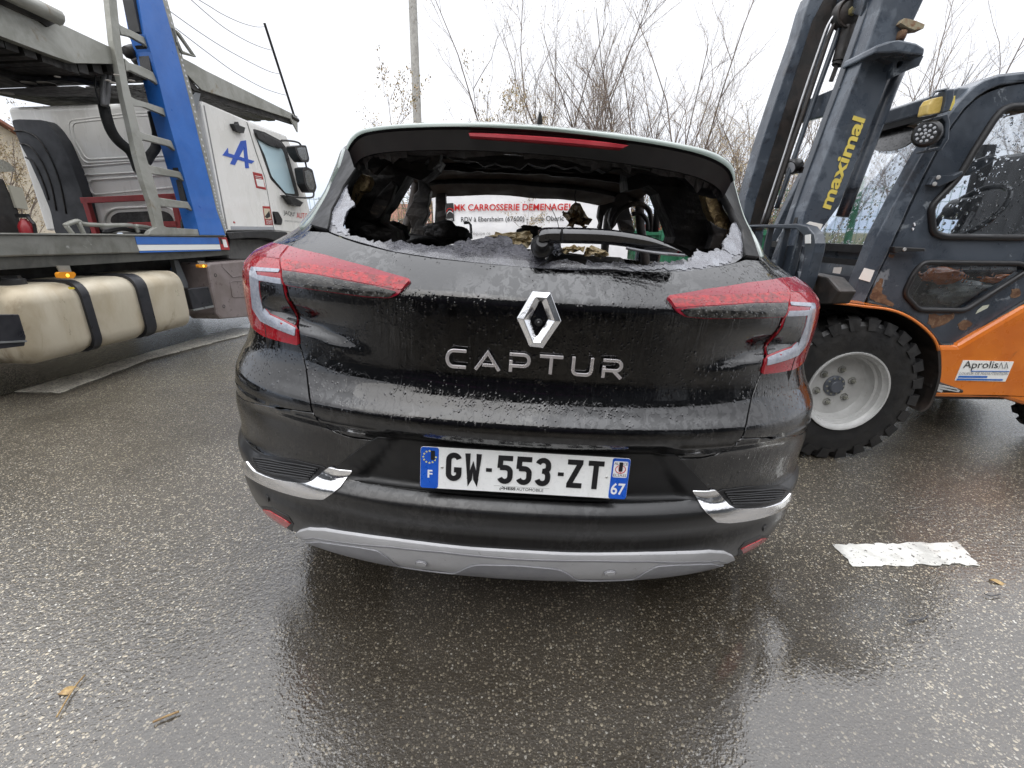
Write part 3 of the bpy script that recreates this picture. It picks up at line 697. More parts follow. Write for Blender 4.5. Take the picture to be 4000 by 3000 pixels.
def lens(name, col, rough=.08, bs=45, bmpv=.5, spec=.6, col2=None):
    m, nt, b = nodes(name); v = coords(nt)
    c = mixc(nt, rng(nt, noise_t(nt, coords(nt, (1, 1, 1.6)), 55, 4, .7, .3), .4, .62), col, col2 or tuple(x * .45 for x in col)); nt.links.new(c, b.inputs['Base Color'])
    b.inputs['Roughness'].default_value = .35; b.inputs['Specular IOR Level'].default_value = .08
    b.inputs['Coat Weight'].default_value = 1; b.inputs['Coat Roughness'].default_value = .03
    a = voro(nt, v, 150); s = nd(nt, 'ShaderNodeSeparateColor'); nt.links.new(a.outputs['Color'], s.inputs[0])
    bead = math_n(nt, 'MULTIPLY', rng(nt, a.outputs['Distance'], .1, .42, 1, 0), math_n(nt, 'GREATER_THAN', s.outputs[0], .5))
    nt.links.new(bump(nt, bead, .5, .003), b.inputs['Coat Normal'])
    nt.links.new(bump(nt, noise_t(nt, coords(nt, (.5, 1, 1.5)), bs, 4), bmpv, .003), b.inputs['Normal'])
    return m
redlens = lens('red_lens', (.30, .002, .010), col2=(.25, .002, .008)); redlensp = lens('pale_red_lens', (.25, .006, .022), col2=(.21, .005, .018)); redlensd = lens('deep_red_lens', (.36, .002, .008), bs=70, bmpv=.6, col2=(.15, .001, .004))
clearl = lens('smoked_clear_lens', (.05, .047, .042), bs=60, bmpv=.6, col2=(.004, .004, .004)); guidel = lens('white_light_guide', (.32, .34, .39), bmpv=.2, col2=(.24, .26, .31))
blkglass = paint('black_lamp_glass', (.004, .004, .005), .6, .03)
shard = M('crazed_tinted_glass', (.035, .035, .042), .25, col2=(.07, .07, .082), vs=30, lo=.47, hi=.53, coat=.5, spec=.8)
nt = shard.node_tree; b = nt.nodes['Principled BSDF']; vv = voro(nt, coords(nt), 190, 'DISTANCE_TO_EDGE')
nt.links.new(bump(nt, math_n(nt, 'ADD', math_n(nt, 'MULTIPLY', rng(nt, vv.outputs['Distance'], 0, .1), .5), noise_t(nt, coords(nt), 22, 4)), .35, .003), b.inputs['Normal'])
shardw = M('white_crazed_glass', (.10, .10, .12), .28, col2=(.19, .20, .23), vs=30, coat=.5, spec=.8)
nt = shardw.node_tree; vv = voro(nt, coords(nt), 210, 'DISTANCE_TO_EDGE')
nt.links.new(bump(nt, rng(nt, vv.outputs['Distance'], 0, .12), .35, .003), nt.nodes['Principled BSDF'].inputs['Normal'])

# ---- tail panels (traced on the left, mirrored to the right)
split = TR('g', (548, 5), (500, 50), (430, 118), (365, 195), (372, 300), (392, 392), (430, 500), (462, 600), (490, 705), (500, 828), (530, 940), (548, 1020), (562, 1130), (575, 1230), (590, 1310), (630, 1370), (680, 1410), (750, 1445), (850, 1478), (960, 1495), (1060, 1508))
botz = .668
glassb = TR('c', (18, 710), (100, 748), (250, 802), (400, 840), (600, 872), (900, 903), (1115, 919))
glassb[-1] = (0., glassb[-1][1])
cut = [i for i in range(len(glassb))]
half = [(0, botz)] + [(-.2, botz)] + [split[-1]] + list(reversed(split[:-1])) + glassb
gap = .003
def grow_in(P, g):      # shift the left outline sideways by g
    return [(s + g, z) for s, z in P]
hl = [(0, botz), (-.2, botz)] + grow_in([split[-1]] + list(reversed(split[:-1])), gap) + glassb[1:]
outl = hl + mir(hl[1:-1])
outl = [p for i, p in enumerate(outl) if i == 0 or hypot(p[0] - outl[i - 1][0], p[1] - outl[i - 1][1]) > 1e-4]
patch('tailgate', outl[::-1], blackpaint, step=.0125, thick=.02)
# quarter panels
bump_top = TR('g', (45, 1170), (100, 1225), (250, 1262), (420, 1288), (590, 1312))
zb = [p[1] for p in bump_top]
def quarter(sgn):
    sp = split[3:15]                      # along the tailgate gap, above the bumper line
    arch = [(1.38 + .375 * cos(a), .33 + .375 * sin(a)) for a in [radians(q) for q in range(62, 181, 8)]]
    P = [(-(abs(s)) - gap, z) for s, z in split[:15]]
    zt = zb[0]
    low = [(p[0], p[1] + .003) for p in reversed(bump_top)]
    P = P + low + [(-1.05, zt + .002)]
    arch = [(-(1.38 + .375 * cos(a)), .33 + .375 * sin(a)) for a in [radians(q) for q in range(170, 88, -8)]]
    arch = [p for p in arch if p[1] > zt - .02]
    P += arch + [(-1.75, .72), (-1.80, 1.06), (-1.5, 1.10), (-1.27, 1.2), (-1.18, 1.33), (-1.12, 1.40), (-.98, 1.40)]
    # inner edge of the pillar, back down beside the window
    P += [(split[0][0] - .02, 1.40), (split[0][0] - .015, 1.28)]
    if sgn > 0: P = [(-s, z) for s, z in P][::-1]
    ar = sum(P[i][0] * P[(i + 1) % len(P)][1] - P[(i + 1) % len(P)][0] * P[i][1] for i in range(len(P)))
    return P if ar > 0 else P[::-1]
for sg in (-1, 1): patch('quarter_panel', quarter(sg), blackpaint, step=.0125, thick=.02)
# bumper: painted upper part
bl = [(-1.20, zb[0] - .002)] + [(s, z - .002) for s, z in bump_top] + [(s + .002, z - .006) for s, z in split[15:]] + [(-.3, botz - .005), (0, botz - .005)]
bb = [(0, .50), (-.5, .50), (-.8, .50), (-1.0, .50), (-1.20, .50)]
P = bl + mir(bl[:-1]) + [(-s, z) for s, z in reversed(bb[1:])] + bb
patch('bumper_cover', P[::-1], blackpaint, step=.014, thick=.02)
P = [(-1.18, .485), (0, .485), (1.18, .485), (1.10, .30), (1.0, .26), (.8, .24), (0, .21), (-.8, .24), (-1.0, .26), (-1.10, .30)]
P = [(-1.18, .512), (1.18, .512)] + P[3:]
patch('lower_bumper', P[::-1], satin, step=.014, off=.0015, thick=.02)
# matt plate panel
pp = [(-.335, .664), (.335, .664), (.475, .513), (-.475, .513)]
q = TR('i', (555, 118), (352, 326)); pp = [(q[0][0], .664), (0, .666), (-q[0][0], .664), (-q[1][0], .514), (0, .516), (q[1][0], .514)]
patch('plate_panel', pp[::-1], mattep, off=.003, thick=.02, step=.013)
# silver skid plate
sk_o = TR('i', (237, 478), (262, 450), (300, 440), (360, 443), (480, 462), (600, 478), (720, 494), (900, 514), (1060, 524))
sk_i = TR('i', (250, 495), (280, 472), (320, 468), (400, 480), (600, 500), (800, 520), (1060, 545))
zmid = sk_o[-1][1]; sk_o[-1] = (0, zmid)
skb = TR('i', (275, 520), (330, 545), (440, 575), (560, 598), (700, 618), (900, 632), (1060, 637)); skb[-1] = (0, skb[-1][1])
P = sk_o + mir(sk_o[:-1]) + [(-s, z) for s, z in skb] [0:0]
P = sk_o + mir(sk_o[:-1]) + [(-s, z) for s, z in skb[:-1]] + list(reversed(skb))
skid = patch('skid_plate', P[::-1], silverp, off=.012, thick=.03, step=.013, rimn=1.2)
P1 = TR('i', (272, 500), (300, 482), (345, 480), (480, 498), (560, 512), (600, 540), (640, 575), (720, 596), (840, 596), (890, 575), (930, 564), (1060, 566)); P1[-1] = (0, P1[-1][1])
P2 = TR('i', (285, 515), (340, 538), (440, 567), (560, 589), (700, 607), (900, 622), (1060, 627)); P2[-1] = (0, P2[-1][1])
P = P1 + mir(P1[:-1]) + [(-s, z) for s, z in P2[:-1]] + list(reversed(P2))
patch('skid_inset', rnd2(P[::-1], .01), silvdk, skid, off=.0165, thick=.004, step=.013)
ov = [(-s, z) for s, z in reversed(sk_i[:-1])]
ob = [(sk_i[0][0], sk_i[0][1])] + sk_i[1:-1] + [(0, sk_i[-1][1])]
P = ob + mir(ob[:-1]) + [(s, z - .006) for s, z in (ob + mir(ob[:-1]))][::-1]
patch('skid_groove', P[::-1], silvdk, skid, off=.0132, thick=.003, step=.013)
# parking sensors
def disc_patch(name, c, r, mat, parent, off, n=18, **kw):
    s, z = c; P = [(s + r * cos(2 * pi * i / n), z + r * sin(2 * pi * i / n)) for i in range(n)]; return patch(name, P, mat, parent, off=off, step=.006, **kw)
for k, x, y, m_ in (('i', 723, 559, silverp), ('i', 1421, 595, silverp), ('i', 140, 333, satin), ('i', 2006, 444, satin)):
    c = CS(k, x, y); o = disc_patch('parking_sensor', c, .0125, silvdk if m_ is silverp else mattep, car, .0175 if m_ is silverp else .003, thick=.004)
    disc_patch('sensor_face', c, .0105, m_, o, .019 if m_ is silverp else .0045, thick=.003)
# chrome fins with ribbed vents
tr_o = TR('i', (48, 200), (50, 170), (75, 168), (68, 195), (90, 228), (150, 262), (290, 274), (312, 268), (372, 214), (462, 226), (418, 290), (350, 332), (300, 330), (190, 300), (110, 270), (62, 240))
tr_o = TR('i', (47, 196), (66, 192), (95, 228), (170, 258), (290, 276), (315, 268), (372, 214), (462, 226), (418, 290), (352, 333), (300, 330), (190, 303), (110, 272), (60, 240))
vent = TR('i', (60, 178), (120, 166), (250, 190), (345, 212), (362, 222), (312, 264), (288, 272), (170, 255), (95, 225))
for sg in (-1, 1):
    f = (lambda P: P) if sg < 0 else (lambda P: mir(P))
    o = patch('vent_grille', rnd2(f(vent), .006)[::-1] , mattep, off=.0025, thick=.01, step=.012)
    t = patch('chrome_fin', rnd2(f(tr_o), .005)[::-1], chrome, off=.006, thick=.012, step=.01, dome=.007)
    # ribs
    mb = MB()
    for rr_ in range(6):
        t0 = .12 + rr_ * .15; a, b2, c2, d2 = (70, 180), (345, 214), (300, 268), (95, 222)
        A = CS('i', a[0] + (d2[0] - a[0]) * t0 + 12, a[1] + (d2[1] - a[1]) * t0 - 3 + 4 * t0); M2 = CS('i', 200 - 12 * t0, 190 + 62 * t0); B2 = CS('i', b2[0] + (c2[0] - b2[0]) * t0 - 6, b2[1] + (c2[1] - b2[1]) * t0)
        pts = []
        for k in range(13):
            u = k / 12; s = A[0] * (1 - u) ** 2 + (2 * M2[0] - .5 * (A[0] + B2[0])) * 2 * u * (1 - u) + B2[0] * u * u; z = A[1] * (1 - u) ** 2 + (2 * M2[1] - .5 * (A[1] + B2[1])) * 2 * u * (1 - u) + B2[1] * u * u
            s = s if sg < 0 else -s; pts.append(SP(s, z) + SN(s, z) * .004)
        mb.tube(pts, .0032, 6)
    mb.build('grille_ribs', mattep, o, smooth=True)
    rf = TR('i', (125, 372), (150, 376), (195, 402), (231, 424), (215, 440), (170, 424), (140, 402))
    rb = TR('i', (118, 360), (160, 366), (222, 400), (240, 428), (232, 462), (195, 440), (145, 412))
    o = patch('reflector_housing', f(rb)[::-1], mattep, off=.003, thick=.006)
    patch('reflector', f(rf)[::-1], lens('reflector_red' + str(sg), (.5, .015, .02), bmpv=.2, col2=(.4, .01, .015)), o, off=.0055, thick=.004)

# ---- tail lamps
outer = [(430, 120), (369, 195), (372, 300), (392, 392), (432, 520), (476, 690), (490, 712), (494, 826), (400, 805), (250, 762), (170, 700), (122, 615), (96, 470), (88, 310), (104, 210), (160, 152), (310, 96)]
darkg = [(232, 366), (391, 384), (431, 518), (477, 694), (300, 602), (256, 540), (234, 440)]
guide = [(175, 268), (172, 300), (180, 480), (195, 570), (240, 645), (478, 752), (480, 716), (300, 622), (244, 550), (222, 440), (218, 356), (385, 388), (380, 350), (205, 318), (198, 290), (370, 300), (372, 284)]
guide = [(168, 272), (165, 420), (178, 560), (235, 650), (480, 756), (484, 712), (300, 615), (248, 545), (226, 440), (222, 360), (386, 386), (376, 350), (210, 322), (200, 300), (362, 312), (370, 290)]
redtop = [(104, 212), (160, 156), (312, 100), (425, 122), (366, 196), (364, 214), (160, 176), (112, 250)]
inner = [(378, 200), (438, 124), (700, 190), (1000, 272), (1290, 356), (1303, 374), (1215, 462), (1150, 486), (1000, 480), (700, 440), (412, 396), (385, 300)]
innerred = [(382, 212), (1285, 362), (1295, 376), (1240, 436), (1040, 402), (640, 330), (388, 296)]
innerclear = [(392, 302), (640, 336), (1040, 408), (1205, 446), (1150, 478), (1000, 472), (700, 434), (414, 388)]
for sg in (-1, 1):
    f = (lambda P: P[::-1]) if sg < 0 else (lambda P: mir(P)[::-1])
    def FT(P, r=.004): return rnd2(f(TR('g', *P)), r)
    o = patch('tail_lamp', FT(outer), redlens, off=.005, thick=.02, step=.01, dome=.0008)
    patch('pale_band', FT(redtop), redlensp, o, off=.0066, thick=.002, step=.01)
    patch('black_inset', FT(darkg), blkglass, o, off=.0070, thick=.002, step=.01)
    patch('light_guide', FT(guide, .003), guidel, o, off=.0076, thick=.002, step=.01)
    o = patch('tailgate_lamp', FT(inner), redlensp, off=.006, thick=.02, step=.01, dome=.0015)
    patch('red_strip', FT(innerred), redlensd, o, off=.0085, thick=.002, step=.01)
    patch('clear_strip', FT(innerclear), clearl, o, off=.0085, thick=.002, step=.01)

# ---- number plate: two blue end bands, embossed-look characters
pw = M('plate_white', (.84, .85, .84), .35, col2=(.80, .81, .80), vs=30, col3=(.36, .35, .32), vs3=70, lo3=.70, hi3=.74); pb = M('plate_blue', (.010, .10, .55), .35, col2=(.008, .08, .48), vs=20); pk = M('plate_black', (.012, .012, .014), .4); pwh = M('plate_white_print', (.8, .8, .82), .4)
npl = empty('number_plate', None); npl.name = 'number_plate'; npl.parent = car; LOCAL.add(npl.name)
PTL, PTR, PBL = CL('j', 312, 74, -.012), CL('j', 1942, 178, -.012), CL('j', 300, 408, .0)
pc = (PTR + PBL) / 2; pc.y = -.006; PW, PH = .52, .11
def NP(x, z, o=0.): return Vector((pc.x + x, pc.y + z * .09 - o, pc.z + z))        # plate leans back a little
jl = CL('j', 312, 74, 0); jr = CL('j', 1942, 178, 0); print('plate check', jl, jr, CL('j', 300, 408, 0))
def nrect(x0, x1, z0, z1, o, r=.006): return rounded([NP(x0, z0, o), NP(x1, z0, o), NP(x1, z1, o), NP(x0, z1, o)], r)
plate = MB().prism(nrect(-.262, .262, -.057, .057, -.004, .008), (0, -.003, 0)).build('plate_holder', mattep, npl)
MB().prism(nrect(-.26, .26, -.055, .055, 0, .008), (0, -.0022, 0)).build('plate_sheet', pw, npl, bevel=.0008)
def end(x0, x1, nm):
    return MB().prism(nrect(x0, x1, -.0543, .0543, .0024, .007), (0, -.0006, 0)).build('blue_band', pb, npl)
end(-.2593, -.215, ''); end(.215, .2593, '')
def strokes(paths, w, place, mat, parent, name, depth=.0012, closed=()):
    """thick polyline letters: list of 2D point lists"""
    mb = MB()
    for path in paths:
        P = [Vector(p) for p in path]; L_, R_ = [], []
        for i, p in enumerate(P):
            t1 = (P[i] - P[i - 1]).normalized() if i else None; t2 = (P[i + 1] - P[i]).normalized() if i < len(P) - 1 else None
            t = t1 if t2 is None else (t2 if t1 is None else (t1 + t2))
            if t.length < 1e-6: t = t1
            t = t.normalized(); n = Vector((-t.y, t.x)); k = 1.0
            if t1 is not None and t2 is not None: k = 1 / max(.45, n.dot(Vector((-t1.y, t1.x))))
            L_.append(p + n * w / 2 * k); R_.append(p - n * w / 2 * k)
        dep0 = depth
        for i in range(len(P) - 1):
            depth = dep0 + .00004 * i + .0002 * paths.index(path)
            q = [place(*L_[i]), place(*L_[i + 1]), place(*R_[i + 1]), place(*R_[i])]
            nn = (q[1] - q[0]).cross(q[3] - q[0]).normalized() * depth
            mb.add(q + [x - nn for x in q], [(3, 2, 1, 0), (4, 5, 6, 7), (0, 1, 5, 4), (2, 3, 7, 6)] + ([(3, 0, 4, 7)] if i == 0 else []) + ([(1, 2, 6, 5)] if i == len(P) - 2 else []))
        depth = dep0
    return mb.build(name, mat, parent)
def arcp(cx, cy, rx, ry, a0, a1, n=8): return [(cx + rx * cos(radians(a0 + (a1 - a0) * i / n)), cy + ry * sin(radians(a0 + (a1 - a0) * i / n))) for i in range(n + 1)]
H = .075; w_ = .0132; q = w_ / 2; cw = .039; r_ = cw / 2 - q
def glyph(ch):
    t, b2, l, r2 = H - q, q, q, cw - q
    if ch == 'G': return [arcp(cw / 2, t - r_, r_, r_, 15, 180) + arcp(cw / 2, b2 + r_, r_, r_, 180, 360)[0:] + [(r2, H * .40), (cw * .52, H * .40)]]
    if ch == 'W': return [[(l - .001, H), (l + .003, q * .2), (l + .0045, b2), (cw / 2, H * .55), (r2 - .0045, b2), (r2 - .003, q * .2), (r2 + .001, H)]]
    if ch == '5': return [[(r2 + q * .8, t), (l + .001, t), (l, H * .56)], arcp(cw / 2, b2 + r_ + .0, r_, r_, 200, 360) + [(r2, H * .42)] + arcp(cw / 2, H * .60 - r_ + .0, r_, r_ * .9, 0, 90) + [(l, H * .60 - r_ * .1)]]
    if ch == '3': return [arcp(cw / 2, t - r_, r_, r_, 165, 0) + [(r2, H * .68)] + arcp(cw / 2 + .0, H * .66, r_, H * .66 - H * .53, 0, -80, 5), [(cw * .45, H * .53)] + arcp(cw / 2, H * .53 - r_ * .9, r_, r_ * .9, 80, 0, 5) + arcp(cw / 2, b2 + r_, r_, r_, 0, -165)]
    if ch == 'Z': return [[(0, t), (r2 - .001, t), (r2 - .001, t - .003), (l + .001, b2 + .003), (l + .001, b2), (cw, b2)]]
    if ch == 'T': return [[(0, t), (cw, t)], [(cw / 2, t), (cw / 2, 0)]]
    if ch == '-': return [[(.0, H * .46), (.0145, H * .46)]]
xpos = [('G', 505), ('W', 655), ('-', 818), ('5', 905), ('5', 1053), ('3', 1200), ('-', 1380), ('Z', 1450), ('T', 1612)]
for ch, x in xpos:
    X0 = (x - 306) / (1936 - 306) * .52 - .26
    strokes(glyph(ch), w_ if ch != '-' else .0095, lambda a, b2, X0=X0: NP(X0 + a, -.031 + b2, .0026), pk, npl, 'plate_character')
text_on('F', NP(-.2415, -.026, .0034), NP(-.2295, -.026, .0034), NP(-.2415, -.005, .0034), pwh, npl, 'lettering', .03, depth=.0004)
text_on('67', NP(.2185, -.043, .0034), NP(.2545, -.043, .0034), NP(.2185, -.011, .0034), pwh, npl, 'lettering', .02, depth=.0004)
text_on('HESS', NP(-.050, -.0475, .0026), NP(-.020, -.0475, .0026), NP(-.050, -.0395, .0026), pk, npl, 'lettering', .03, depth=.0004)
text_on('AUTOMOBILE', NP(-.018, -.0475, .0026), NP(.050, -.0475, .0026), NP(-.018, -.0395, .0026), pk, npl, 'lettering', 0, depth=.0004)
mb = MB()
for sx_ in (0, 1): mb.tube([NP(-.057 + .003 * cos(a) + sx_ * .0028, -.0435 + .003 * sin(a) + (.002 if sx_ else -.002), .003) for a in [radians(x) for x in (30 + 180 * sx_, 90 + 180 * sx_, 150 + 180 * sx_, 210 + 180 * sx_, 260 + 180 * sx_)]], .0008, 5)
mb.build('dealer_mark', pk, npl)
MB().bar(NP(-.075, -.0375, .0026), NP(.065, -.0375, .0026), .0006, .0006).build('dealer_rule', M('plate_grey', (.4, .4, .4)), npl)
star = M('plate_star', (.75, .68, .2), .4)
mb = MB()
for i in range(12):
    a = 2 * pi * i / 12; cx, cz = -.2375 + .0155 * cos(a), .029 + .0155 * sin(a); P = []
    if i in (1, 2): continue
    for k in range(10): r3 = .0033 if k % 2 == 0 else .0014; t = pi / 2 + k * pi / 5; P.append(NP(cx + r3 * cos(t), cz + r3 * sin(t), .0032))
    mb.prism(P, (0, -.0003, 0))
mb.build('star_ring', star, npl)
MB().prism(nrect(-.2345, -.2245, .022, .046, .0034, .0005), (0, -.0006, 0)).build('black_tape', pk, npl)
MB().prism(nrect(.219, .2545, .004, .047, .0032, .004), (0, -.0004, 0)).build('region_badge', pwh, npl)
MB().tube([NP(.2367 + .0125 * cos(2 * pi * i / 20), .026 + .0105 * sin(2 * pi * i / 20), .0038) for i in range(20)], .0011, 4, closed=True).tube([NP(.232, .032, .0038), NP(.233, .022, .0038), NP(.237, .0175, .0038), NP(.241, .024, .0038), NP(.240, .033, .0038)], .001, 4).build('badge_ring', redp, npl)
text_on('ALSACE', NP(.2200, .0375, .0038), NP(.2535, .0375, .0038), NP(.2200, .0445, .0038), pk, npl, 'lettering', 0, depth=.0003)
text_on('ELSASS', NP(.2205, .0065, .0038), NP(.2530, .0065, .0038), NP(.2205, .0135, .0038), pk, npl, 'lettering', 0, depth=.0003)
MB().prism(nrect(.2325, .2415, .021, .045, .0044, .0005), (0, -.0006, 0)).build('black_tape', pk, npl)
screw = M('screw', (.6, .6, .58), .3, metal=.8)
for x in (-.206, .205): MB().lathe([(0, .002), (.0025, .002), (.0035, .001), (.0035, 0)], NP(x, .003, .0022), (0, -1, 0), 12).build('screw', screw, npl)

# ---- chrome diamond emblem with rear camera
def LP(x, y, o=0): s, z = CS('h', x, y); p = SP(s, z); return Vector((p.x, -.004 - o, p.z))
O6 = [(215, 432), (258, 440), (352, 648), (220, 838), (130, 828), (34, 627), (150, 430)]
O6 = [(185, 430), (272, 442), (353, 650), (222, 840), (128, 830), (34, 627), (140, 432)]
out = [LP(*p) for p in [(143, 430), (272, 438), (353, 650), (222, 840), (125, 830), (34, 627)]]
inn = [LP(*p) for p in [(196, 512), (212, 512), (258, 640), (182, 758), (172, 758), (134, 640)]]
mb = MB(); cen = sum(out, Vector()) / 6
mid = [o_.lerp(i_, .5) + Vector((0, -.012, 0)) for o_, i_ in zip(out, inn)]
o2 = [p + Vector((0, -.005, 0)) for p in out]; i2 = [p + Vector((0, .0, 0)) for p in inn]
V = [p + Vector((0, .006, 0)) for p in out] + o2 + mid + i2; F = []
for a in range(3):
    for i in range(6): j = (i + 1) % 6; F.append((a * 6 + i, a * 6 + j, a * 6 + 6 + j, a * 6 + 6 + i))
mb.add(V, F); em = mb.build('diamond_emblem', chrome, car, bevel=.0012, ang=10)
MB().prism([LP(*p, .001) for p in [(204, 516), (256, 640), (178, 752), (136, 640)]], (0, .004, 0)).build('emblem_centre', pianob, em)
MB().bar(LP(272, 442, .006), LP(212, 512, .002), .0012, .001).bar(LP(125, 826, .006), LP(174, 756, .002), .0012, .001).build('emblem_seam', pk, em)
c = LP(190, 660, .002); MB().lathe([(0, .004), (.006, .004), (.008, .002), (.009, 0)], c, (0, -1, 0), 20).build('rear_camera', mattep, em, smooth=30)
MB().lathe([(0, .0062), (.002, .0058), (.0035, .004)], c, (0, -1, 0), 16).build('camera_glass', blkglass, em, smooth=True)
# ---- lettering across the tailgate
def spaced(u, v): return None
Aq = CS('g', 1556, 973); Bq = CS('h', 774, 1053); AX, BX = SP(*Aq), SP(*Bq)
def TGP(u, v): p = AX.lerp(BX, u / 1.0); return Vector((p.x, -.0045, p.z + v))
LH = .046; LEN = (BX - AX).length
tops = [('C', 1556, 1702), ('A', 1768, 1936), ('P', 2003, 2154)]
spans = [('C', 0.0, .115), ('A', .172, .305), ('P', .355, .472), ('T', .507, .622), ('U', .665, .772), ('R', .815, .915)]
# pixel spans measured along the word
x0, x1 = 1744.7, 2420.4
def fx(px_): return (px_ - x0) / (x1 - x0)
spans = [('C', fx(900 + 1556 * .5425), fx(900 + 1702 * .5425)), ('A', fx(900 + 1768 * .5425), fx(900 + 1936 * .5425)), ('P', fx(900 + 2003 * .5425), fx(900 + 2154 * .5425)),
         ('T', fx(2000 + 187 * .5425), fx(2000 + 352 * .5425)), ('U', fx(2000 + 414 * .5425), fx(2000 + 568 * .5425)), ('R', fx(2000 + 632 * .5425), fx(2000 + 776 * .5425))]
lw_ = .0078
for ch, a, b2 in spans:
    W_ = (b2 - a) * LEN; q = lw_ / 2; t, bt_, l, r2 = LH - q, q, q, W_ - q
    if ch == 'C': G = [[(W_, t), (l + .014, t)] + arcp(l + .014, (t + bt_) / 2, .014, (t - bt_) / 2, 90, 270)[1:-1] + [(l + .014, bt_), (W_, bt_)]]
    if ch == 'A': G = [[(0, 0), (W_ / 2, t), (W_, 0)], [(W_ * .28, LH * .27), (W_ * .78, LH * .27)]]
    if ch == 'P': G = [[(l, 0), (l, LH * .62)], [(0, t), (r2 - .012, t)] + arcp(r2 - .012, (t + LH * .33) / 2, .012, (t - LH * .33) / 2, 90, -90)[1:-1] + [(r2 - .012, LH * .33), (0, LH * .33)]]
    if ch == 'T': G = [[(0, t), (W_, t)], [(W_ / 2, t), (W_ / 2, 0)]]
    if ch == 'U': G = [[(l, LH), (l, bt_ + .012)] + arcp(l + .012, bt_ + .012, .012, .012, 180, 270)[1:-1] + [(l + .012, bt_), (r2 - .012, bt_)] + arcp(r2 - .012, bt_ + .012, .012, .012, 270, 360)[1:-1] + [(r2, bt_ + .012), (r2, LH)]]
    if ch == 'R': G = [[(l, 0), (l, LH * .62)], [(0, t), (r2 - .011, t)] + arcp(r2 - .011, (t + LH * .40) / 2, .011, (t - LH * .40) / 2, 90, -90)[1:-1] + [(r2 - .011, LH * .40), (0, LH * .40)], [(W_ * .55, LH * .40), (W_ * .97, 0)]]
    o = strokes(G, lw_, lambda u, v, a=a: TGP(a + u / LEN, v), chromel, car, 'tailgate_letter', depth=.004)
    bv = o.modifiers.new('b', 'BEVEL'); bv.width = .0012; bv.segments = 2
# ---- rear window: crazed glass left in the frame, jagged inner edge
def jag(P, amp, seed, step=.008, keep=()):
    r = random.Random(seed); out = []
    for i in range(len(P)):
        a, b = Vector(P[i]), Vector(P[(i + 1) % len(P)]); n = max(1, int((b - a).length / step)) if i not in keep else 1
        out.append(tuple(a))
        for k in range(1, n):
            p = a.lerp(b, k / n); d = (b - a).normalized(); nn = Vector((-d.y, d.x)) * r.uniform(-amp, amp); out.append((p.x + nn.x, p.y + nn.y))
    return out
def glasspiece(name, k, outer_, inner_, mat, seed, amp=.007, jit=.0012):
    O = TR(k, *outer_); I = TR(k, *inner_); P = O + [p for p in jag(I, amp, seed)][:]
    # drop the closing subdivision of the inner run
    Ij = []; r = random.Random(seed)
    for i in range(len(I) - 1):
        a, b = Vector(I[i]), Vector(I[i + 1]); d = (b - a); Ld = d.length
        if Ld < 1e-6: continue
        d.normalize(); nn = Vector((-d.y, d.x)); t_ = 0.
        while t_ < Ld:
            p = a + d * t_; w = (r.uniform(-amp, amp) * (.35 if r.random() < .6 else 1.)) if t_ else 0; Ij.append((p.x + nn.x * w, p.y + nn.y * w)); t_ += r.uniform(.0035, .011)
            if Ld - t_ < .003: break
    Ij.append(I[-1])
    return patch(name, O + Ij, mat, off=-.004, thick=.004, step=.012, jit=jit)
glasspiece('window_glass', 'c', [(188, 512), (150, 560), (120, 620), (108, 690), (100, 735), (180, 765), (300, 800), (420, 833), (640, 866), (880, 893), (1110, 912)],
           [(1110, 905), (1180, 872), (1130, 850), (1085, 822), (1050, 812), (1015, 800), (985, 775), (960, 757), (920, 752), (880, 760), (835, 768), (790, 778), (740, 778), (700, 800), (640, 806), (560, 800), (500, 790), (420, 785), (350, 782), (280, 770), (200, 745), (165, 700), (185, 650), (190, 625), (225, 610), (212, 590), (190, 560), (186, 530), (188, 512)], shard, 5)
glasspiece('window_glass', 'c', [(1110, 912), (1190, 918), (1280, 922), (1370, 916), (1480, 918), (1560, 928), (1700, 930), (1850, 925), (1960, 908), (2060, 885), (2095, 860), (2100, 800), (2085, 740), (2060, 690)],
           [(2046, 700), (2040, 730), (2022, 760), (2000, 790), (1996, 822), (1960, 830), (1920, 838), (1875, 830), (1862, 850), (1830, 868), (1770, 880), (1700, 890), (1600, 892), (1500, 888), (1400, 884), (1300, 882), (1200, 876), (1170, 880), (1110, 905)], shard, 9)
def bright(k, pts, seed, off=-.0025):
    P = TR(k, *pts); patch('glass_fringe', jag(P, .0035, seed, .008), shardw, off=off, thick=.003, step=.012, jit=.0015)
bright('c', [(185, 520), (150, 565), (125, 625), (112, 690), (150, 740), (195, 752), (170, 700), (185, 645), (225, 612), (205, 580), (190, 550)], 3)
bright('c', [(2046, 702), (2030, 745), (2004, 790), (2000, 822), (2040, 850), (2085, 850), (2098, 800), (2084, 742), (2062, 695)], 4)
bright('c', [(1870, 836), (1960, 836), (2000, 830), (2050, 855), (2040, 880), (1950, 905), (1870, 915), (1700, 920), (1600, 925), (1500, 905), (1610, 905), (1740, 900), (1840, 885)], 6)
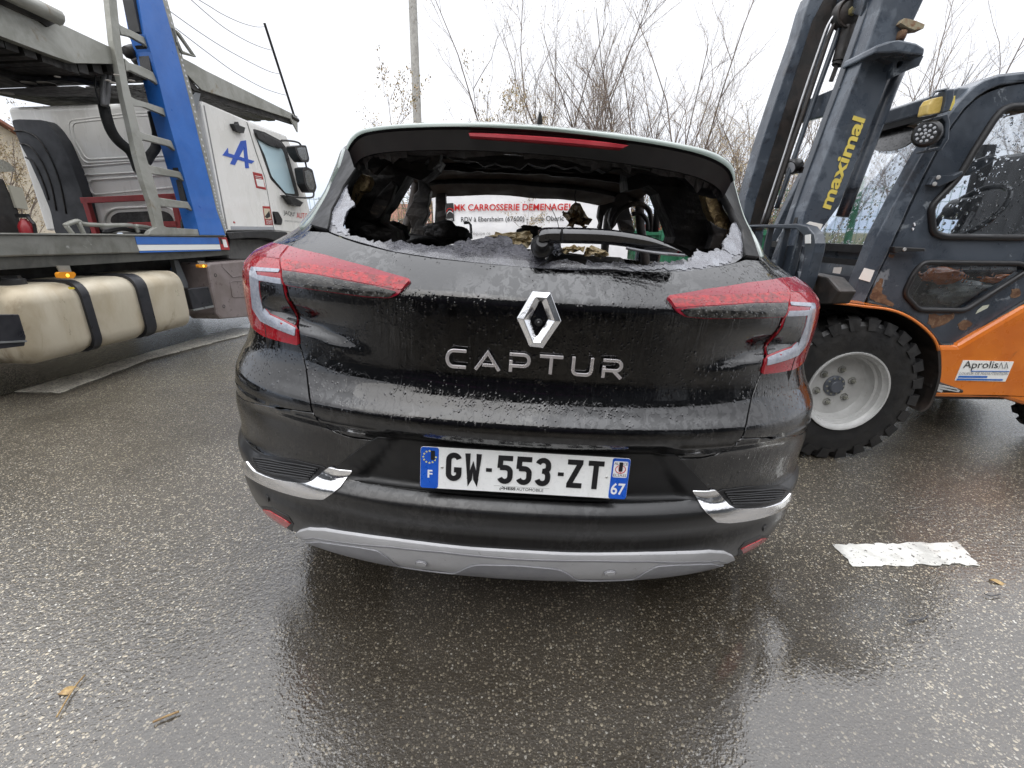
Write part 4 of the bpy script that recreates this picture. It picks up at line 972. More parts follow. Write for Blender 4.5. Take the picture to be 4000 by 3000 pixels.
# ---- wiper
wr_ = [(1115, 735), (1128, 726), (1160, 722), (1220, 720), (1320, 723), (1430, 728), (1540, 742), (1620, 757), (1690, 778), (1760, 812), (1800, 836), (1818, 856), (1790, 858), (1700, 842), (1560, 820), (1450, 806), (1330, 800), (1240, 800), (1170, 800), (1120, 798), (1108, 770)]
def WPt(x, y, Y): return CL('c', x, y, Y)
arm = MB(); Pw = []
def wy(x): return .055 + .00012 * abs(x - 1150) * .35
top = [(1112, 742), (1128, 727), (1170, 722), (1320, 724), (1440, 730), (1540, 743), (1630, 760), (1700, 786), (1770, 820), (1817, 855)]
bot = [(1110, 795), (1130, 806), (1175, 800), (1320, 801), (1440, 806), (1540, 818), (1630, 832), (1700, 842), (1770, 852), (1812, 859)]
tp = spline([WPt(x, y, wy(x)) for x, y in top], 4); bp = spline([WPt(x, y, wy(x) - .004) for x, y in bot], 4); V = []; F = []
for a, b2 in zip(tp, bp):
    m_ = a.lerp(b2, .38) + Vector((0, -.018, 0)); V += [a + Vector((0, .02, 0)), a + Vector((0, -.006, -.001)), a.lerp(b2, .15) + Vector((0, -.014, 0)), m_, a.lerp(b2, .8) + Vector((0, -.012, 0)), b2 + Vector((0, -.002, 0)), b2 + Vector((0, .02, 0))]
K = 7
for i in range(len(tp) - 1):
    for j in range(K): F.append((i * K + j, i * K + (j + 1) % K, (i + 1) * K + (j + 1) % K, (i + 1) * K + j))
F += [tuple(range(K))[::-1], tuple((len(tp) - 1) * K + j for j in range(K))]
arm.add(V, F); wo = arm.build('wiper', pianob, car, smooth=35)
c = WPt(1130, 828, .06)
MB().lathe([(0, -.004), (.016, -.004), (.020, 0), (.023, .006), (.023, .014), (.026, .016), (.027, .03)], c, (0, 1, .25), 28).build('wiper_base', mattep, wo, smooth=40)
MB().lathe([(0, 0), (.013, 0), (.016, .005), (.017, .02)], WPt(1128, 790, .045), (0, 1, -.6), 24).build('wiper_pivot', mattep, wo, smooth=40)
MB().prism([WPt(*p, .062) for p in [(1215, 726), (1222, 728), (1224, 792), (1216, 796)]], (0, -.028, 0)).build('wiper_joint', mattep, wo, bevel=.002)
MB().tube(spline([WPt(x, y, .05) for x, y in [(1532, 822), (1620, 838), (1720, 850), (1812, 858)]], 4), .0035, 6).tube(spline([WPt(x, y, .04) for x, y in [(1532, 820), (1550, 826), (1640, 842), (1730, 854)]], 4), .0025, 6).build('wiper_blade', M('wiper_strip', (.14, .14, .15), .3), wo, smooth=True)

# ---- roof spoiler: pale upper edge, dark underside with the high brake lamp
def ye(x): return .125 + .50 * x * x + 5 * max(0, abs(x) - .50) ** 2
def CE(k, x, y, dy=0):
    d = lray(k, x, y); t = 1.
    t = (.125 - lcam.y) / d.y                      # the first surface met along the ray
    for _ in range(400):
        p = lcam + d * t
        if p.y >= ye(p.x) + dy: return p
        t += .002 / d.length
        if p.y > .55: break
    return p
topc = [(186, 345), (192, 322), (214, 285), (250, 258), (300, 243), (400, 231), (550, 222), (700, 219), (850, 221), (1000, 228), (1150, 238), (1300, 252), (1450, 268), (1600, 288), (1750, 313), (1880, 340), (1960, 366), (2015, 396), (2043, 428), (2054, 462), (2056, 492)]
botc = [(194, 352), (204, 330), (228, 298), (262, 275), (310, 262), (405, 250), (550, 242), (700, 239), (850, 242), (1000, 249), (1150, 260), (1300, 275), (1450, 293), (1600, 313), (1750, 338), (1870, 366), (1945, 392), (1998, 420), (2028, 448), (2042, 478), (2046, 500)]
T_ = spline([CE('c', *p) for p in topc], 3); Bt = spline([CE('c', *p, -.006) for p in botc], 3)
rows = []
for a, b2 in zip(T_, Bt):
    e = min(1, max(0, (.60 - abs(a.x)) / .14)); dz = .075 * e + .01
    zi = b2.z - .042 * (.35 + .65 * e)
    rows.append([a + Vector((-a.x * .03, .34, .045 * e + .012)), a + Vector((0, .12, .022 * e + .004)), a + Vector((0, .03, .004)), a, a.lerp(b2, .5) + Vector((0, -.004, 0)), b2,
                 b2, b2 + Vector((0, .012, -.004)), Vector((b2.x * .995, b2.y + .035, zi)), Vector((b2.x * .985, b2.y + .10, zi + .002)), Vector((b2.x * .97, b2.y + .26, zi + .03))])
def strip(rows_, i0, i1, name, mat, parent=car, **kw):
    V = []; F = []; k = i1 - i0
    for r in rows_: V += r[i0:i1]
    for i in range(len(rows_) - 1):
        for j in range(k - 1): F.append((i * k + j, i * k + j + 1, (i + 1) * k + j + 1, (i + 1) * k + j))
    return MB().add(V, F).build(name, mat, parent, **kw)
spo = strip(rows, 0, 6, 'spoiler', palepaint, smooth=True)
strip(rows, 6, 11, 'spoiler_underside', mattep, spo, smooth=30)
rj_ = random.Random(31); top_, bot_ = [], []
for i in range(90):
    b2 = rows[int(i * (len(rows) - 1) / 89)]; p = b2[8] + Vector((0, .012, .004)); e = min(1, max(0, (.60 - abs(p.x)) / .12))
    d_ = (.004 + .020 * max(0, .5 + noise.noise(Vector((i * .16, 0, 2)))) * rj_.uniform(.6, 1.3) + (.016 if rj_.random() < .08 else 0)) * e
    top_.append(p); bot_.append(p + Vector((0, .010 + rj_.uniform(-.004, .006), -d_)))
V = []; F = []
for a, b2 in zip(top_, bot_): V += [a, b2, b2 + Vector((0, .006, .001)), a + Vector((0, .012, 0))]
for i in range(89):
    for j in range(4): F.append((i * 4 + j, i * 4 + (j + 1) % 4, i * 4 + 4 + (j + 1) % 4, i * 4 + 4 + j))
MB().add(V, F).build('melted_trim', sooty, spo)
# brake lamp let into the rear-facing lip
def lipY(x): return ye(x) - .003
def CLip(x, y, o=0):
    d = lray('c', x, y); t = .9 / d.y
    for _ in range(400):
        p = lcam + d * t
        if p.y >= lipY(p.x) - o: return p
        t += .002 / d.length
    return p
P = spline([CLip(*p) for p in [(775, 266), (900, 270), (1100, 282), (1300, 297), (1450, 313), (1545, 327)]], 3) ; Q = spline([CLip(*p) for p in [(782, 292), (900, 300), (1100, 314), (1300, 331), (1420, 342), (1505, 349)]], 3)
V = [];
for a, b2 in zip(P, Q): V += [a + Vector((0, .015, 0)), a + Vector((0, 0, -.001)), a.lerp(b2, .25) + Vector((0, -.004, 0)), a.lerp(b2, .75) + Vector((0, -.004, 0)), b2, b2 + Vector((0, .015, 0))]
F = [(i * 6 + j, i * 6 + j + 1, (i + 1) * 6 + j + 1, (i + 1) * 6 + j) for i in range(len(P) - 1) for j in range(5)] + [(0, 1, 2, 3, 4, 5)[::-1], tuple((len(P) - 1) * 6 + j for j in range(6))]
MB().add(V, F).build('brake_lamp', M('dull_red_lamp', (.38, .03, .04), .45, col2=(.30, .02, .03), vs=5), spo, smooth=30)
finm = M('fin_black', (.004, .004, .0045), .45, spec=.3)
# black fins beside the window, pale strip outside paints in reflected sky
for sg in (-1, 1):
    if sg < 0: fo = [('c', 190, 345), ('c', 245, 345), ('c', 330, 352), ('c', 250, 420), ('c', 175, 530), ('c', 118, 640), ('c', 100, 735), ('c', 20, 712), ('c', 60, 640), ('c', 120, 520), ('c', 165, 430)]
    else: fo = [('c', 2050, 470), ('c', 1940, 466), ('c', 1900, 455), ('c', 1985, 540), ('c', 2040, 640), ('c', 2085, 735), ('c', 2100, 860), ('c', 2165, 868), ('c', 2120, 740), ('c', 2080, 600), ('c', 2060, 530)]
    P = [CS(*p) for p in fo]; patch('side_fin', P, finm, off=.004, thick=.02, step=.015)
    if sg < 0: fo = [(186, 350), (160, 430), (112, 520), (50, 640), (-5, 715), (-30, 735), (-20, 700), (40, 600), (100, 490), (150, 400), (178, 345)]
    else: fo = [(2056, 500), (2068, 570), (2100, 650), (2140, 760), (2175, 860), (2185, 872), (2165, 790), (2125, 650), (2085, 560), (2064, 500)]
    P = [CS('c', *p) for p in fo]; 
    try: patch('pillar_sheen', P, palepaint, off=.006, thick=.02, step=.015)
    except Exception as ex: print('strip', ex)

# ---- roof, aerial, roof skin seen from inside
def roofp(x, y, o=0):
    t = (y - .42) / 2.1; W = .52 + .17 * sst(t * 1.6); z = 1.395 + .03 * sst(t * 2) + .095 * sin(pi * min(1, max(0, t)) ** .8 * .95) - .03 * t + .015; e = abs(x) / W
    return Vector((x, y, z - .06 * e ** 3 + o))
V = []; F = []; nx, ny = 24, 30
for i in range(nx + 1):
    for j in range(ny + 1): V.append(roofp((-1 + 2 * i / nx) * (.53 + .17 * sst((.05 * 0 + j / ny) * 1.6)), .44 + 2.05 * j / ny))
for i in range(nx):
    for j in range(ny): a = i * (ny + 1) + j; F.append((a, a + ny + 1, a + ny + 2, a + 1))
MB().add(V, F).build('roof', palepaint, car, smooth=True)
def rj(x, y):
    p = roofp(x, y, -.035); n_ = noise.noise(Vector((x * 4, y * 5, 2))); return p + Vector((0, 0, .012 * n_ - .006 * (1 + cos(y * 22)) * .5 * (abs(x) < .52)))
V = []
for i in range(nx + 1):
    for j in range(ny + 1): V.append(rj((-1 + 2 * i / nx) * (.50 + .17 * sst((j / ny) * 1.6)), .5 + 1.96 * j / ny))
MB().add(V, [f[::-1] for f in F]).build('roof_lining', liner, car, smooth=True)
for y in (.95, 1.45, 1.95):
    MB().tube([rj((-1 + 2 * i / 12) * (.50 + .15 * sst((y - .5) / 1.3)), y) + Vector((0, 0, -.012)) for i in range(13)], .014, 6).build('roof_bow', sooty, car, smooth=True)
c = CL('c', 1116, 230, .75); c.z = roofp(c.x, c.y).z
ct = CL('c', 1119, 166, .75)
ae = MB().prism([Vector((c.x - .016, c.y, c.z)), Vector((c.x + .016, c.y, c.z)), Vector((ct.x + .009, c.y, ct.z - .02)), Vector((ct.x + .003, c.y, ct.z)), Vector((ct.x - .004, c.y, ct.z)), Vector((ct.x - .007, c.y, ct.z - .02))], (0, .10, -.0)).build('roof_aerial', mattep, car, bevel=.004)
# header and side rails, pillars
def jprism(name, pts, Y, th, mat, seed, amp=.008, k='c', parent=car, tilt=None, step=.03):
    P = [CL(k, *p, Y if tilt is None else Y + tilt * i) for i, p in enumerate(pts)]; P2 = [(p.x, p.z) for p in P]
    J = jag(P2, amp, seed, step); r = random.Random(seed); mb = MB()
    P3 = [Vector((x, Y + .012 * noise.noise(Vector((x * 18, z * 18, seed))), z)) for x, z in J]
    mb.prism(P3, (0, th, 0)); return mb.build(name, mat, parent, bevel=.004, ang=30)
MB().bar((-.58, 2.47, 1.445), (.58, 2.47, 1.445), .09, .045).build('front_header', sootyl, car, bevel=.01)
for sg in (-1, 1):
    MB().tube(spline([(sg * .56, .62, 1.345), (sg * .62, 1.0, 1.40), (sg * .65, 1.5, 1.44), (sg * .66, 2.1, 1.45), (sg * .62, 2.5, 1.42), (sg * .70, 3.0, 1.18), (sg * .76, 3.3, 1.02)], 5), [.035] * 31, 8).build('roof_rail', sooty, car, smooth=True)
    MB().tube(spline([(sg * .66, 1.93, 1.44), (sg * .70, 1.95, 1.25), (sg * .77, 1.95, 1.0), (sg * .79, 1.95, .6)], 5), [.028] * 16, 8).build('centre_pillar', sootyl, car, smooth=True)
    MB().tube(spline([(sg * .665, .95, 1.43), (sg * .69, 1.0, 1.25), (sg * .76, 1.08, 1.05), (sg * .78, 1.1, .8)], 5), .03, 8).build('rear_pillar', sootyl, car, smooth=True)
# burnt masses round the opening, traced at their own depth
jprism('burnt_trim', [(170, 660), (196, 560), (232, 470), (280, 400), (330, 352), (600, 346), (640, 400), (620, 440), (585, 470), (545, 498), (480, 474), (440, 540), (362, 655), (352, 700), (420, 740), (440, 800), (300, 790), (190, 740)], .60, .12, sooty, 1)
jprism('burnt_trim', [(1560, 395), (1900, 440), (1925, 500), (1990, 600), (2045, 720), (1990, 830), (1860, 870), (1835, 830), (1760, 800), (1770, 770), (1720, 640), (1690, 560), (1640, 520), (1540, 545)], .60, .12, sooty, 2)
jprism('hanging_soot', [(330, 340), (600, 350), (900, 352), (1300, 380), (1700, 420), (1920, 455), (1890, 480), (1700, 470), (1640, 455), (1560, 475), (1500, 445), (1400, 440), (1330, 450), (1290, 430), (1240, 440), (1180, 420), (1060, 412), (980, 428), (900, 412), (850, 430), (760, 405), (700, 395), (640, 368), (600, 440), (575, 442), (590, 385), (520, 400), (420, 380)], .47, .05, sooty, 3, .012, step=.02)
jprism('roof_frame_edge', [(560, 420), (700, 425), (900, 445), (1100, 448), (1300, 462), (1440, 480), (1560, 500), (1560, 520), (1440, 502), (1300, 482), (1100, 466), (900, 462), (700, 448), (560, 445)], .95, .03, sootyl, 4, .004)
jprism('scorched_pillar', [(300, 650), (330, 580), (400, 500), (425, 520), (395, 600), (345, 680), (315, 690)], .56, .04, sootyl, 5, .003)
jprism('scorched_padding', [(205, 605), (222, 520), (262, 462), (295, 478), (302, 505), (283, 545), (250, 556), (215, 615)], .50, .05, foil, 6, .004)
jprism('scorched_padding', [(290, 440), (320, 385), (380, 350), (458, 345), (425, 375), (360, 425), (320, 470)], .50, .04, sootyl, 7, .004)
jprism('scorched_padding', [(1885, 470), (1925, 500), (1965, 560), (1995, 620), (2035, 690), (2030, 745), (2000, 790), (1960, 770), (1955, 700), (1925, 640), (1905, 560)], .50, .05, foil, 8, .006)
jprism('scorched_padding', [(1930, 690), (1975, 720), (2025, 735), (1985, 830), (1930, 830), (1950, 760)], .46, .04, sootyl, 18, .008)
jprism('burnt_pillar', [(523, 478), (560, 490), (592, 545), (585, 600), (570, 680), (560, 765), (490, 765), (492, 690), (472, 660), (505, 600), (532, 510)], 1.75, .08, sooty, 9, .012)
jprism('burnt_pillar', [(622, 545), (664, 560), (664, 690), (655, 712), (630, 700), (618, 600)], 2.35, .06, sootyl, 10, .008)
jprism('burnt_pillar', [(1405, 618), (1478, 600), (1492, 560), (1535, 560), (1548, 640), (1575, 740), (1552, 770), (1515, 760), (1495, 690), (1462, 735), (1450, 690), (1470, 622), (1440, 640), (1415, 730), (1398, 725)], 1.9, .07, sootyl, 11, .01)
jprism('burnt_pillar', [(1795, 560), (1830, 590), (1875, 690), (1885, 745), (1868, 760), (1800, 690)], .82, .05, sooty, 12, .004)
MB().tube(spline([CL('c', *p, 1.5) for p in [(1462, 720), (1478, 670), (1515, 632), (1560, 612), (1600, 612), (1640, 640), (1652, 700), (1650, 745)]], 5), .013, 8).build('seat_frame', sootyl, car, smooth=True)
MB().tube(spline([CL('c', *p, 1.4) for p in [(1560, 660), (1600, 655), (1630, 690), (1635, 740)]], 5), .011, 8).tube([CL('c', *p, 1.45) for p in [(1682, 590), (1672, 745)]], .016, 8).build('seat_frame', sooty, car, smooth=True)
MB().tube([CL('c', *p, 1.6) for p in [(752, 702), (776, 700), (785, 712), (788, 778)]], .007, 6).build('headrest_frame', M('bare_steel', (.25, .25, .26), .4, metal=.6), car)
def lump(name, c, r, mat, seed, sq=(1, 1, 1), amp=.45, parent=car):
    bm = bmesh.new(); bmesh.ops.create_icosphere(bm, subdivisions=4, radius=1)
    for v in bm.verts:
        n = 1 + amp * noise.noise(v.co * 1.6 + Vector((seed, 0, 0))) + amp * .5 * noise.noise(v.co * 5 + Vector((0, seed, 0))) + amp * .3 * noise.noise(v.co * 12)
        v.co = Vector(c) + Vector((v.co.x * r * sq[0] * n, v.co.y * r * sq[1] * n, v.co.z * r * sq[2] * n))
    me = bpy.data.meshes.new(name); bm.to_mesh(me); bm.free(); return link(name, me, mat, parent, smooth=True)
def lc(x, y, Y): return CL('c', x, y, Y)
lump('burnt_seat', lc(668, 752, 1.15), .095, sooty, 1, (1.1, .6, .5), .3); lump('burnt_seat', lc(1075, 742, 1.6), .07, sooty, 2, (1.0, .6, .45), .3); lump('burnt_seat', lc(400, 745, .85), .09, sooty, 3, (.8, .5, .42), .3)
lump('burnt_seat', lc(285, 755, .62), .07, sooty, 4, (1.1, .5, .5), .3); lump('burnt_seat', lc(1800, 800, .75), .07, sooty, 5, (.9, .5, .45), .3); lump('burnt_seat', lc(520, 800, 1.0), .11, sooty, 6, (1.3, .6, .32), .3)
# rear bench, boot floor, dashboard, engine bay
MB().box((0, 1.05, .78), (1.36, .14, .40)).build('rear_bench', sooty, car, bevel=.03)
MB().box((0, .62, .60), (1.4, .8, .05)).box((0, 1.9, .35), (1.45, 2.9, .05)).box((0, .24, .72), (1.3, .05, .40)).build('floor_pan', sooty, car)
for sg in (-1, 1):
    MB().box((sg * .68, .55, .78), (.06, .75, .45)).build('boot_side', sooty, car)
    MB().box((sg * .36, 2.0, .62), (.5, .5, .14)).box((sg * .36, 2.28 - .55, .85), (.46, .10, .42), Matrix.Rotation(-.2, 3, 'X')).build('front_seat', sooty, car, bevel=.03)
MB().box((0, 3.0, .86), (1.4, .35, .22)).build('dashboard', sooty, car, bevel=.04)
# crumpled pieces
def crumple(name, pts, Y, mat, seed, amp=.03, parent=car, n=10):
    P = [CL('c', *p, Y) for p in pts]; cen_ = sum(P, Vector()) / len(P); r = random.Random(seed); V = [cen_ + Vector((0, -amp, 0))]; F = []; rings = 4; m_ = []
    Q = []
    for i in range(len(P)):
        a, b2 = P[i], P[(i + 1) % len(P)]
        for k in range(3): Q.append(a.lerp(b2, k / 3) + Vector((r.uniform(-1, 1), 0, r.uniform(-1, 1))) * amp * .15)
    for k in range(1, rings + 1):
        for q in Q:
            p = cen_.lerp(q, k / rings); V.append(p + Vector((r.uniform(-1, 1) * amp * .15, (r.uniform(-1, .6)) * amp, r.uniform(-1, 1) * amp * .15)))
    N = len(Q)
    for i in range(N): F.append((0, 1 + i, 1 + (i + 1) % N))
    for k in range(rings - 1):
        for i in range(N): a = 1 + k * N; F.append((a + i, a + N + i, a + N + (i + 1) % N, a + (i + 1) % N))
    o = MB().add(V, F).build(name, mat, parent); s = o.modifiers.new('s', 'SOLIDIFY'); s.thickness = .003; return o
crumple('crumpled_foil', [(1215, 655), (1250, 650), (1290, 600), (1325, 650), (1372, 692), (1335, 708), (1330, 725), (1275, 718), (1250, 715), (1248, 690)], 1.35, goldf, 2, .05)
MB().tube([CL('c', *p, 1.35) for p in [(1290, 606), (1284, 570), (1290, 545)]], .003, 5).tube([CL('c', *p, 1.3) for p in [(1168, 620), (1200, 690), (1212, 740)]], .002, 4).build('hanging_wire', sooty, car)
crumple('airbag_cloth', [(868, 765), (910, 752), (1000, 745), (1065, 745), (1085, 770), (1088, 800), (1050, 820), (960, 800)], .35, cream, 3, .02)
crumple('airbag_cloth', [(1225, 812), (1280, 808), (1310, 822), (1330, 818), (1322, 835), (1270, 838), (1228, 845)], .30, cream, 4, .02)
crumple('airbag_cloth', [(1335, 825), (1370, 815), (1430, 835), (1455, 850), (1420, 858), (1400, 872), (1375, 860), (1330, 855)], .30, cream, 5, .02)
crumple('foam_scrap', [(1160, 800), (1215, 800), (1222, 850), (1195, 862), (1165, 840)], .30, shardw, 8, .02)
# boot lip behind the window
MB().add([SP(-.85 + 1.7 * i / 40, 1.075) + Vector((0, .03 + .12 * j, .005 - .0 * j)) for i in range(41) for j in (0, 1)], [(2 * i, 2 * i + 1, 2 * i + 3, 2 * i + 2) for i in range(40)]).build('boot_lip', sooty, car, smooth=True)

# ---- inner shell, sides, bonnet, front
patch('body_shell', [(-1.13, .24), (1.13, .24), (1.13, 1.04), (.7, 1.085), (-.7, 1.085), (-1.13, 1.04)], sooty, off=-.018, thick=.01, step=.03)
def sY(y): return S1 + y - B_
def arcs(yc, r, z0=.33): return [(sY(yc + r * cos(radians(a))), z0 + r * sin(radians(a))) for a in range(0, 181, 12)]
for sg in (-1, 1):
    f = (lambda P: [(-s, z) for s, z in P]) if sg < 0 else (lambda P: P)
    P = [(1.203, zb[0] - .004), (1.203, .50)] + [p for p in reversed(arcs(.78, .36)) if p[0] > 1.21] + [(sY(1.16), .28), (sY(1.3), .28), (sY(1.22), .75), (1.75, zb[0] - .03)]
    patch('rear_fender', f(P), blackpaint, thick=.02, step=.03)
    P = [(sY(1.31), .28), (sY(1.92), .28), (sY(1.95), 1.04), (1.86, 1.06), (sY(1.24), .75)]
    d = patch('rear_door', f(P), blackpaint, thick=.03, step=.03)
    P = [(sY(1.93), .28), (sY(2.95), .28), (sY(3.02), 1.0), (sY(1.96), 1.04)]
    d2 = patch('front_door', f(P), blackpaint, thick=.03, step=.03)
    for dd, yy in ((d, 1.75), (d2, 2.75)):
        h = MB().bar(SP(sg * sY(yy - .1), .90) + Vector((sg * .03, 0, 0)), SP(sg * sY(yy + .1), .90) + Vector((sg * .03, 0, 0)), .025, .03).build('door_handle', blackpaint, dd, bevel=.006)
    P = [(sY(2.96), .28), (sY(3.05), .28)] + list(reversed(arcs(3.42, .36))) + [(sY(3.9), .28), (sY(4.0), .75), (sY(3.03), .97)]
    patch('front_fender', f(P), blackpaint, thick=.03, step=.04)
    mi = MB().box((sg * 1.0, 2.75, 1.05), (.2, .09, .14), Matrix.Rotation(sg * .15, 3, 'Z')).build('door_mirror', pianob, d2, bevel=.03)
    # wheels stand on the level ground although the body leans
    for yc in (.78, 3.42):
        flat = .058 if sg > 0 else 0
        Cw = CMI @ (CM @ Vector((sg * .775, yc, .3))); wz = (CM @ Vector((sg * .775, yc, .3))); wz.z = .325 - flat; Cw = CMI @ wz
        w = empty('w', None); w.name = 'wheel'; w.parent = car; LOCAL.add(w.name)
        upv = CA.transposed() @ Vector((0, 0, 1)); axv = CA.transposed() @ (CA @ Vector((1, 0, 0))); axv = (axv - upv * axv.dot(upv)).normalized() * sg
        mb = MB().lathe([(.22, -.10), (.27, -.105), (.315, -.095), (.325, -.06), (.325, .06), (.315, .095), (.27, .105), (.22, .10)], Cw, axv, 40)
        if flat:       # flat tyre: bulged and squashed at the ground
            vv_ = []
            for v in mb.v:
                h = (Vector(v) - Cw).dot(upv)
                if h < -.325 + flat + .002: k = (-.325 + flat + .002) - h; v = Vector(v) + upv * k + axv * (k * .5 * (1 if (Vector(v) - Cw).dot(axv) > 0 else -1))
                vv_.append(tuple(v))
            mb.v = vv_
        mb.build('tyre', rubber, w, smooth=50)
        mb = MB().lathe([(.0, .07), (.05, .075), (.06, .05), (.19, .055), (.21, .09), (.222, .095), (.225, -.1)], Cw, axv, 40)
        for k in range(5):
            a = 2 * pi * k / 5; u_ = upv * cos(a) + axv.cross(upv) * sin(a); mb.bar(Cw + axv * .07 + u_ * .04, Cw + axv * .075 + u_ * .2, .05, .03, up=axv)
        mb.build('rim', alu, w, smooth=40)
V = []; F = []; nx, ny = 16, 12
for i in range(nx + 1):
    for j in range(ny + 1):
        u = -1 + 2 * i / nx; t = j / ny; V.append(Vector((u * (.80 - .12 * t * t), 3.15 + .98 * t - .10 * u * u, 1.02 - .06 * t - .16 * t ** 3 - .03 * u * u)))
for i in range(nx):
    for j in range(ny): a = i * (ny + 1) + j; F.append((a, a + ny + 1, a + ny + 2, a + 1))
MB().add(V, F).build('bonnet', blackpaint, car, smooth=True)
V = []; F = []
for i in range(nx + 1):
    u = -1 + 2 * i / nx; x = u * .85; yy = 4.18 - .22 * abs(u) ** 3
    V += [Vector((x * .92, yy - .08, .84)), Vector((x, yy, .68)), Vector((x, yy + .02, .5)), Vector((x * .97, yy - .04, .22))]
for i in range(nx):
    for j in range(3): a = i * 4 + j; F.append((a, a + 4, a + 5, a + 1))
MB().add(V, F).build('front_bumper', blackpaint, car, smooth=True)
# ================================================= car transporter lorry on the left
truckw = M('white_cab_paint', (.74, .73, .70), .3, col2=(.66, .65, .61), vs=2, col3=(.42, .38, .30), vs3=3, lo3=.66, hi3=.8, coat=.4, stretch=(1, 1, .4))
alum = M('worn_galvanised_steel', (.34, .34, .31), .5, metal=.45, col2=(.24, .24, .21), vs=3, bmp=.4, bs=40, col3=(.20, .15, .09), vs3=4, lo3=.6, hi3=.75)
beamm = M('dirty_aluminium', (.22, .22, .20), .5, metal=.4, col2=(.14, .14, .12), vs=4, bmp=.5, bs=18, bd=.004, col3=(.32, .32, .30), vs3=9, lo3=.62, hi3=.7)
bluep = M('blue_foil', (.02, .13, .46), .42, col2=(.016, .11, .40), vs=3, coat=.3)
darkst = M('dirty_dark_steel', (.014, .013, .012), .65, col2=(.03, .027, .024), vs=5, bmp=.5, bs=20, col3=(.06, .045, .035), vs3=4, lo3=.62, hi3=.75)
redst = M('red_steel', (.36, .03, .03), .5, col2=(.28, .03, .03), vs=8)
tankm = M('dirty_tank_aluminium', (.50, .45, .35), .42, metal=.2, col2=(.40, .34, .24), vs=2.2, bmp=.25, bs=8, bd=.01, col3=(.20, .15, .09), vs3=2.5, lo3=.58, hi3=.75, stretch=(1, 1, .5))
strapm = M('black_strap', (.012, .013, .017), .4, col2=(.02, .02, .025))
skirtm = M('brown_grey_skirt', (.22, .185, .18), .4, metal=.1, col2=(.17, .14, .13), vs=4, bmp=.2, bs=12)
blackpl = M('black_plastic_part', (.012, .012, .013), .4, col2=(.02, .02, .02))
glasst = bpy.data.materials.new('cab_glass'); glasst.use_nodes = True
gb = glasst.node_tree.nodes['Principled BSDF']; gb.inputs['Base Color'].default_value = (.50, .66, .72, 1); gb.inputs['Roughness'].default_value = .05; gb.inputs['Specular IOR Level'].default_value = 1.0; gb.inputs['Coat Weight'].default_value = .6
tro = TW(-5, 4.5, 0)
truck = empty('car_transporter_truck', tro, 'white-cabbed car transporter lorry with a blue ladder post standing left of the burnt car', 'truck')
def Q(k, pts, X): return [TPX(k, x, y, X) for x, y in pts]
def QY(k, pts, Y): return [TPY(k, x, y, Y) for x, y in pts]
def tp(name, k, pts, X, th, mat, parent=truck, bevel=0, rd=0, **kw):
    P = Q(k, pts, X)
    if rd: P = rounded(P, rd)
    return MB().prism(P, -TX * th).build(name, mat, parent, bevel=bevel, **kw)
# load bed side beam
XB = -3.78
tp('side_beam', 'b', [(-420, 361), (1500, 378), (1527, 472), (930, 490), (-420, 530)], XB, .12, beamm, bevel=.012)
tp('beam_flange', 'b', [(-420, 532), (930, 492), (1527, 474), (1520, 503), (1150, 533), (-420, 628)], XB - .03, .10, M('darker_aluminium', (.10, .10, .09), .5, metal=.3, col2=(.06, .06, .055), vs=4, bmp=.4, bs=18))  # flange in a darker tone than the side beam
tp('blue_stripe', 'b', [(897, 381), (1450, 388), (1461, 432), (912, 434)], XB + .004, .003, bluep)
tp('white_stripe', 'b', [(913, 437), (1461, 434), (1467, 466), (926, 475)], XB + .004, .003, whitew)
tp('blue_stripe', 'b', [(927, 478), (1468, 469), (1470, 474), (930, 489)], XB + .004, .003, bluep)
lb = tp('warning_label', 'b', [(1452, 385), (1506, 386), (1528, 470), (1472, 468)], XB + .005, .003, redst)
tp('label_face', 'b', [(1476, 400), (1500, 401), (1516, 452), (1490, 452)], XB + .0065, .001, whitew, lb)
tp('label_face', 'b', [(1458, 392), (1472, 393), (1484, 430), (1468, 430)], XB + .0065, .001, blackpl, lb)
tp('bed_edge_lip', 'b', [(-420, 352), (1500, 369), (1503, 379), (-420, 362)], XB + .015, .16, alum)
tp('bed_floor', 'b', [(-420, 356), (1500, 372), (1503, 379), (-420, 364)], XB - .18, 2.0, darkst)
# chassis, far side beam
o = MB(); zz0, zz1 = .52, .93
for xa, xb in ((-4.45, -4.7), (-5.5, -5.3)):
    P = [TW(xa, .6, zz0), TW(xa, 6.9, zz0), TW(xa, 6.9, zz1), TW(xa, .6, zz1)]; o.prism(P, TX * (xb - xa))
for y in (1.2, 2.4, 3.6, 4.8, 6.0): o.bar(TW(-4.0, y, .93), TW(-6.0, y, .93), .1, .08)
P = [TW(-6.1, .6, .96), TW(-6.1, 4.9, .96), TW(-6.1, 4.9, 1.14), TW(-6.1, .6, 1.14)]; o.prism(P, TX * .1)
P = [TW(-6.0, 1.9, .22), TW(-6.0, 6.9, .22), TW(-6.0, 6.9, .95), TW(-6.0, 1.9, .95)]; o.prism(P, -TX * .12)  # far-side skirt added to block light under the lorry
P = [TW(-4.9, 4.2, .30), TW(-4.9, 6.6, .30), TW(-4.9, 6.6, .95), TW(-4.9, 4.2, .95)]; o.prism(P, -TX * .9)  # bigger underside, also added to block light
o.build('chassis', darkst, truck)
P = [TW(-4.25, .6, .42), TW(-4.25, 6.4, .42), TW(-4.25, 6.4, .95), TW(-4.25, .6, .95)]; MB().prism(P, -TX * .12).build('chassis_side', darkst, truck)
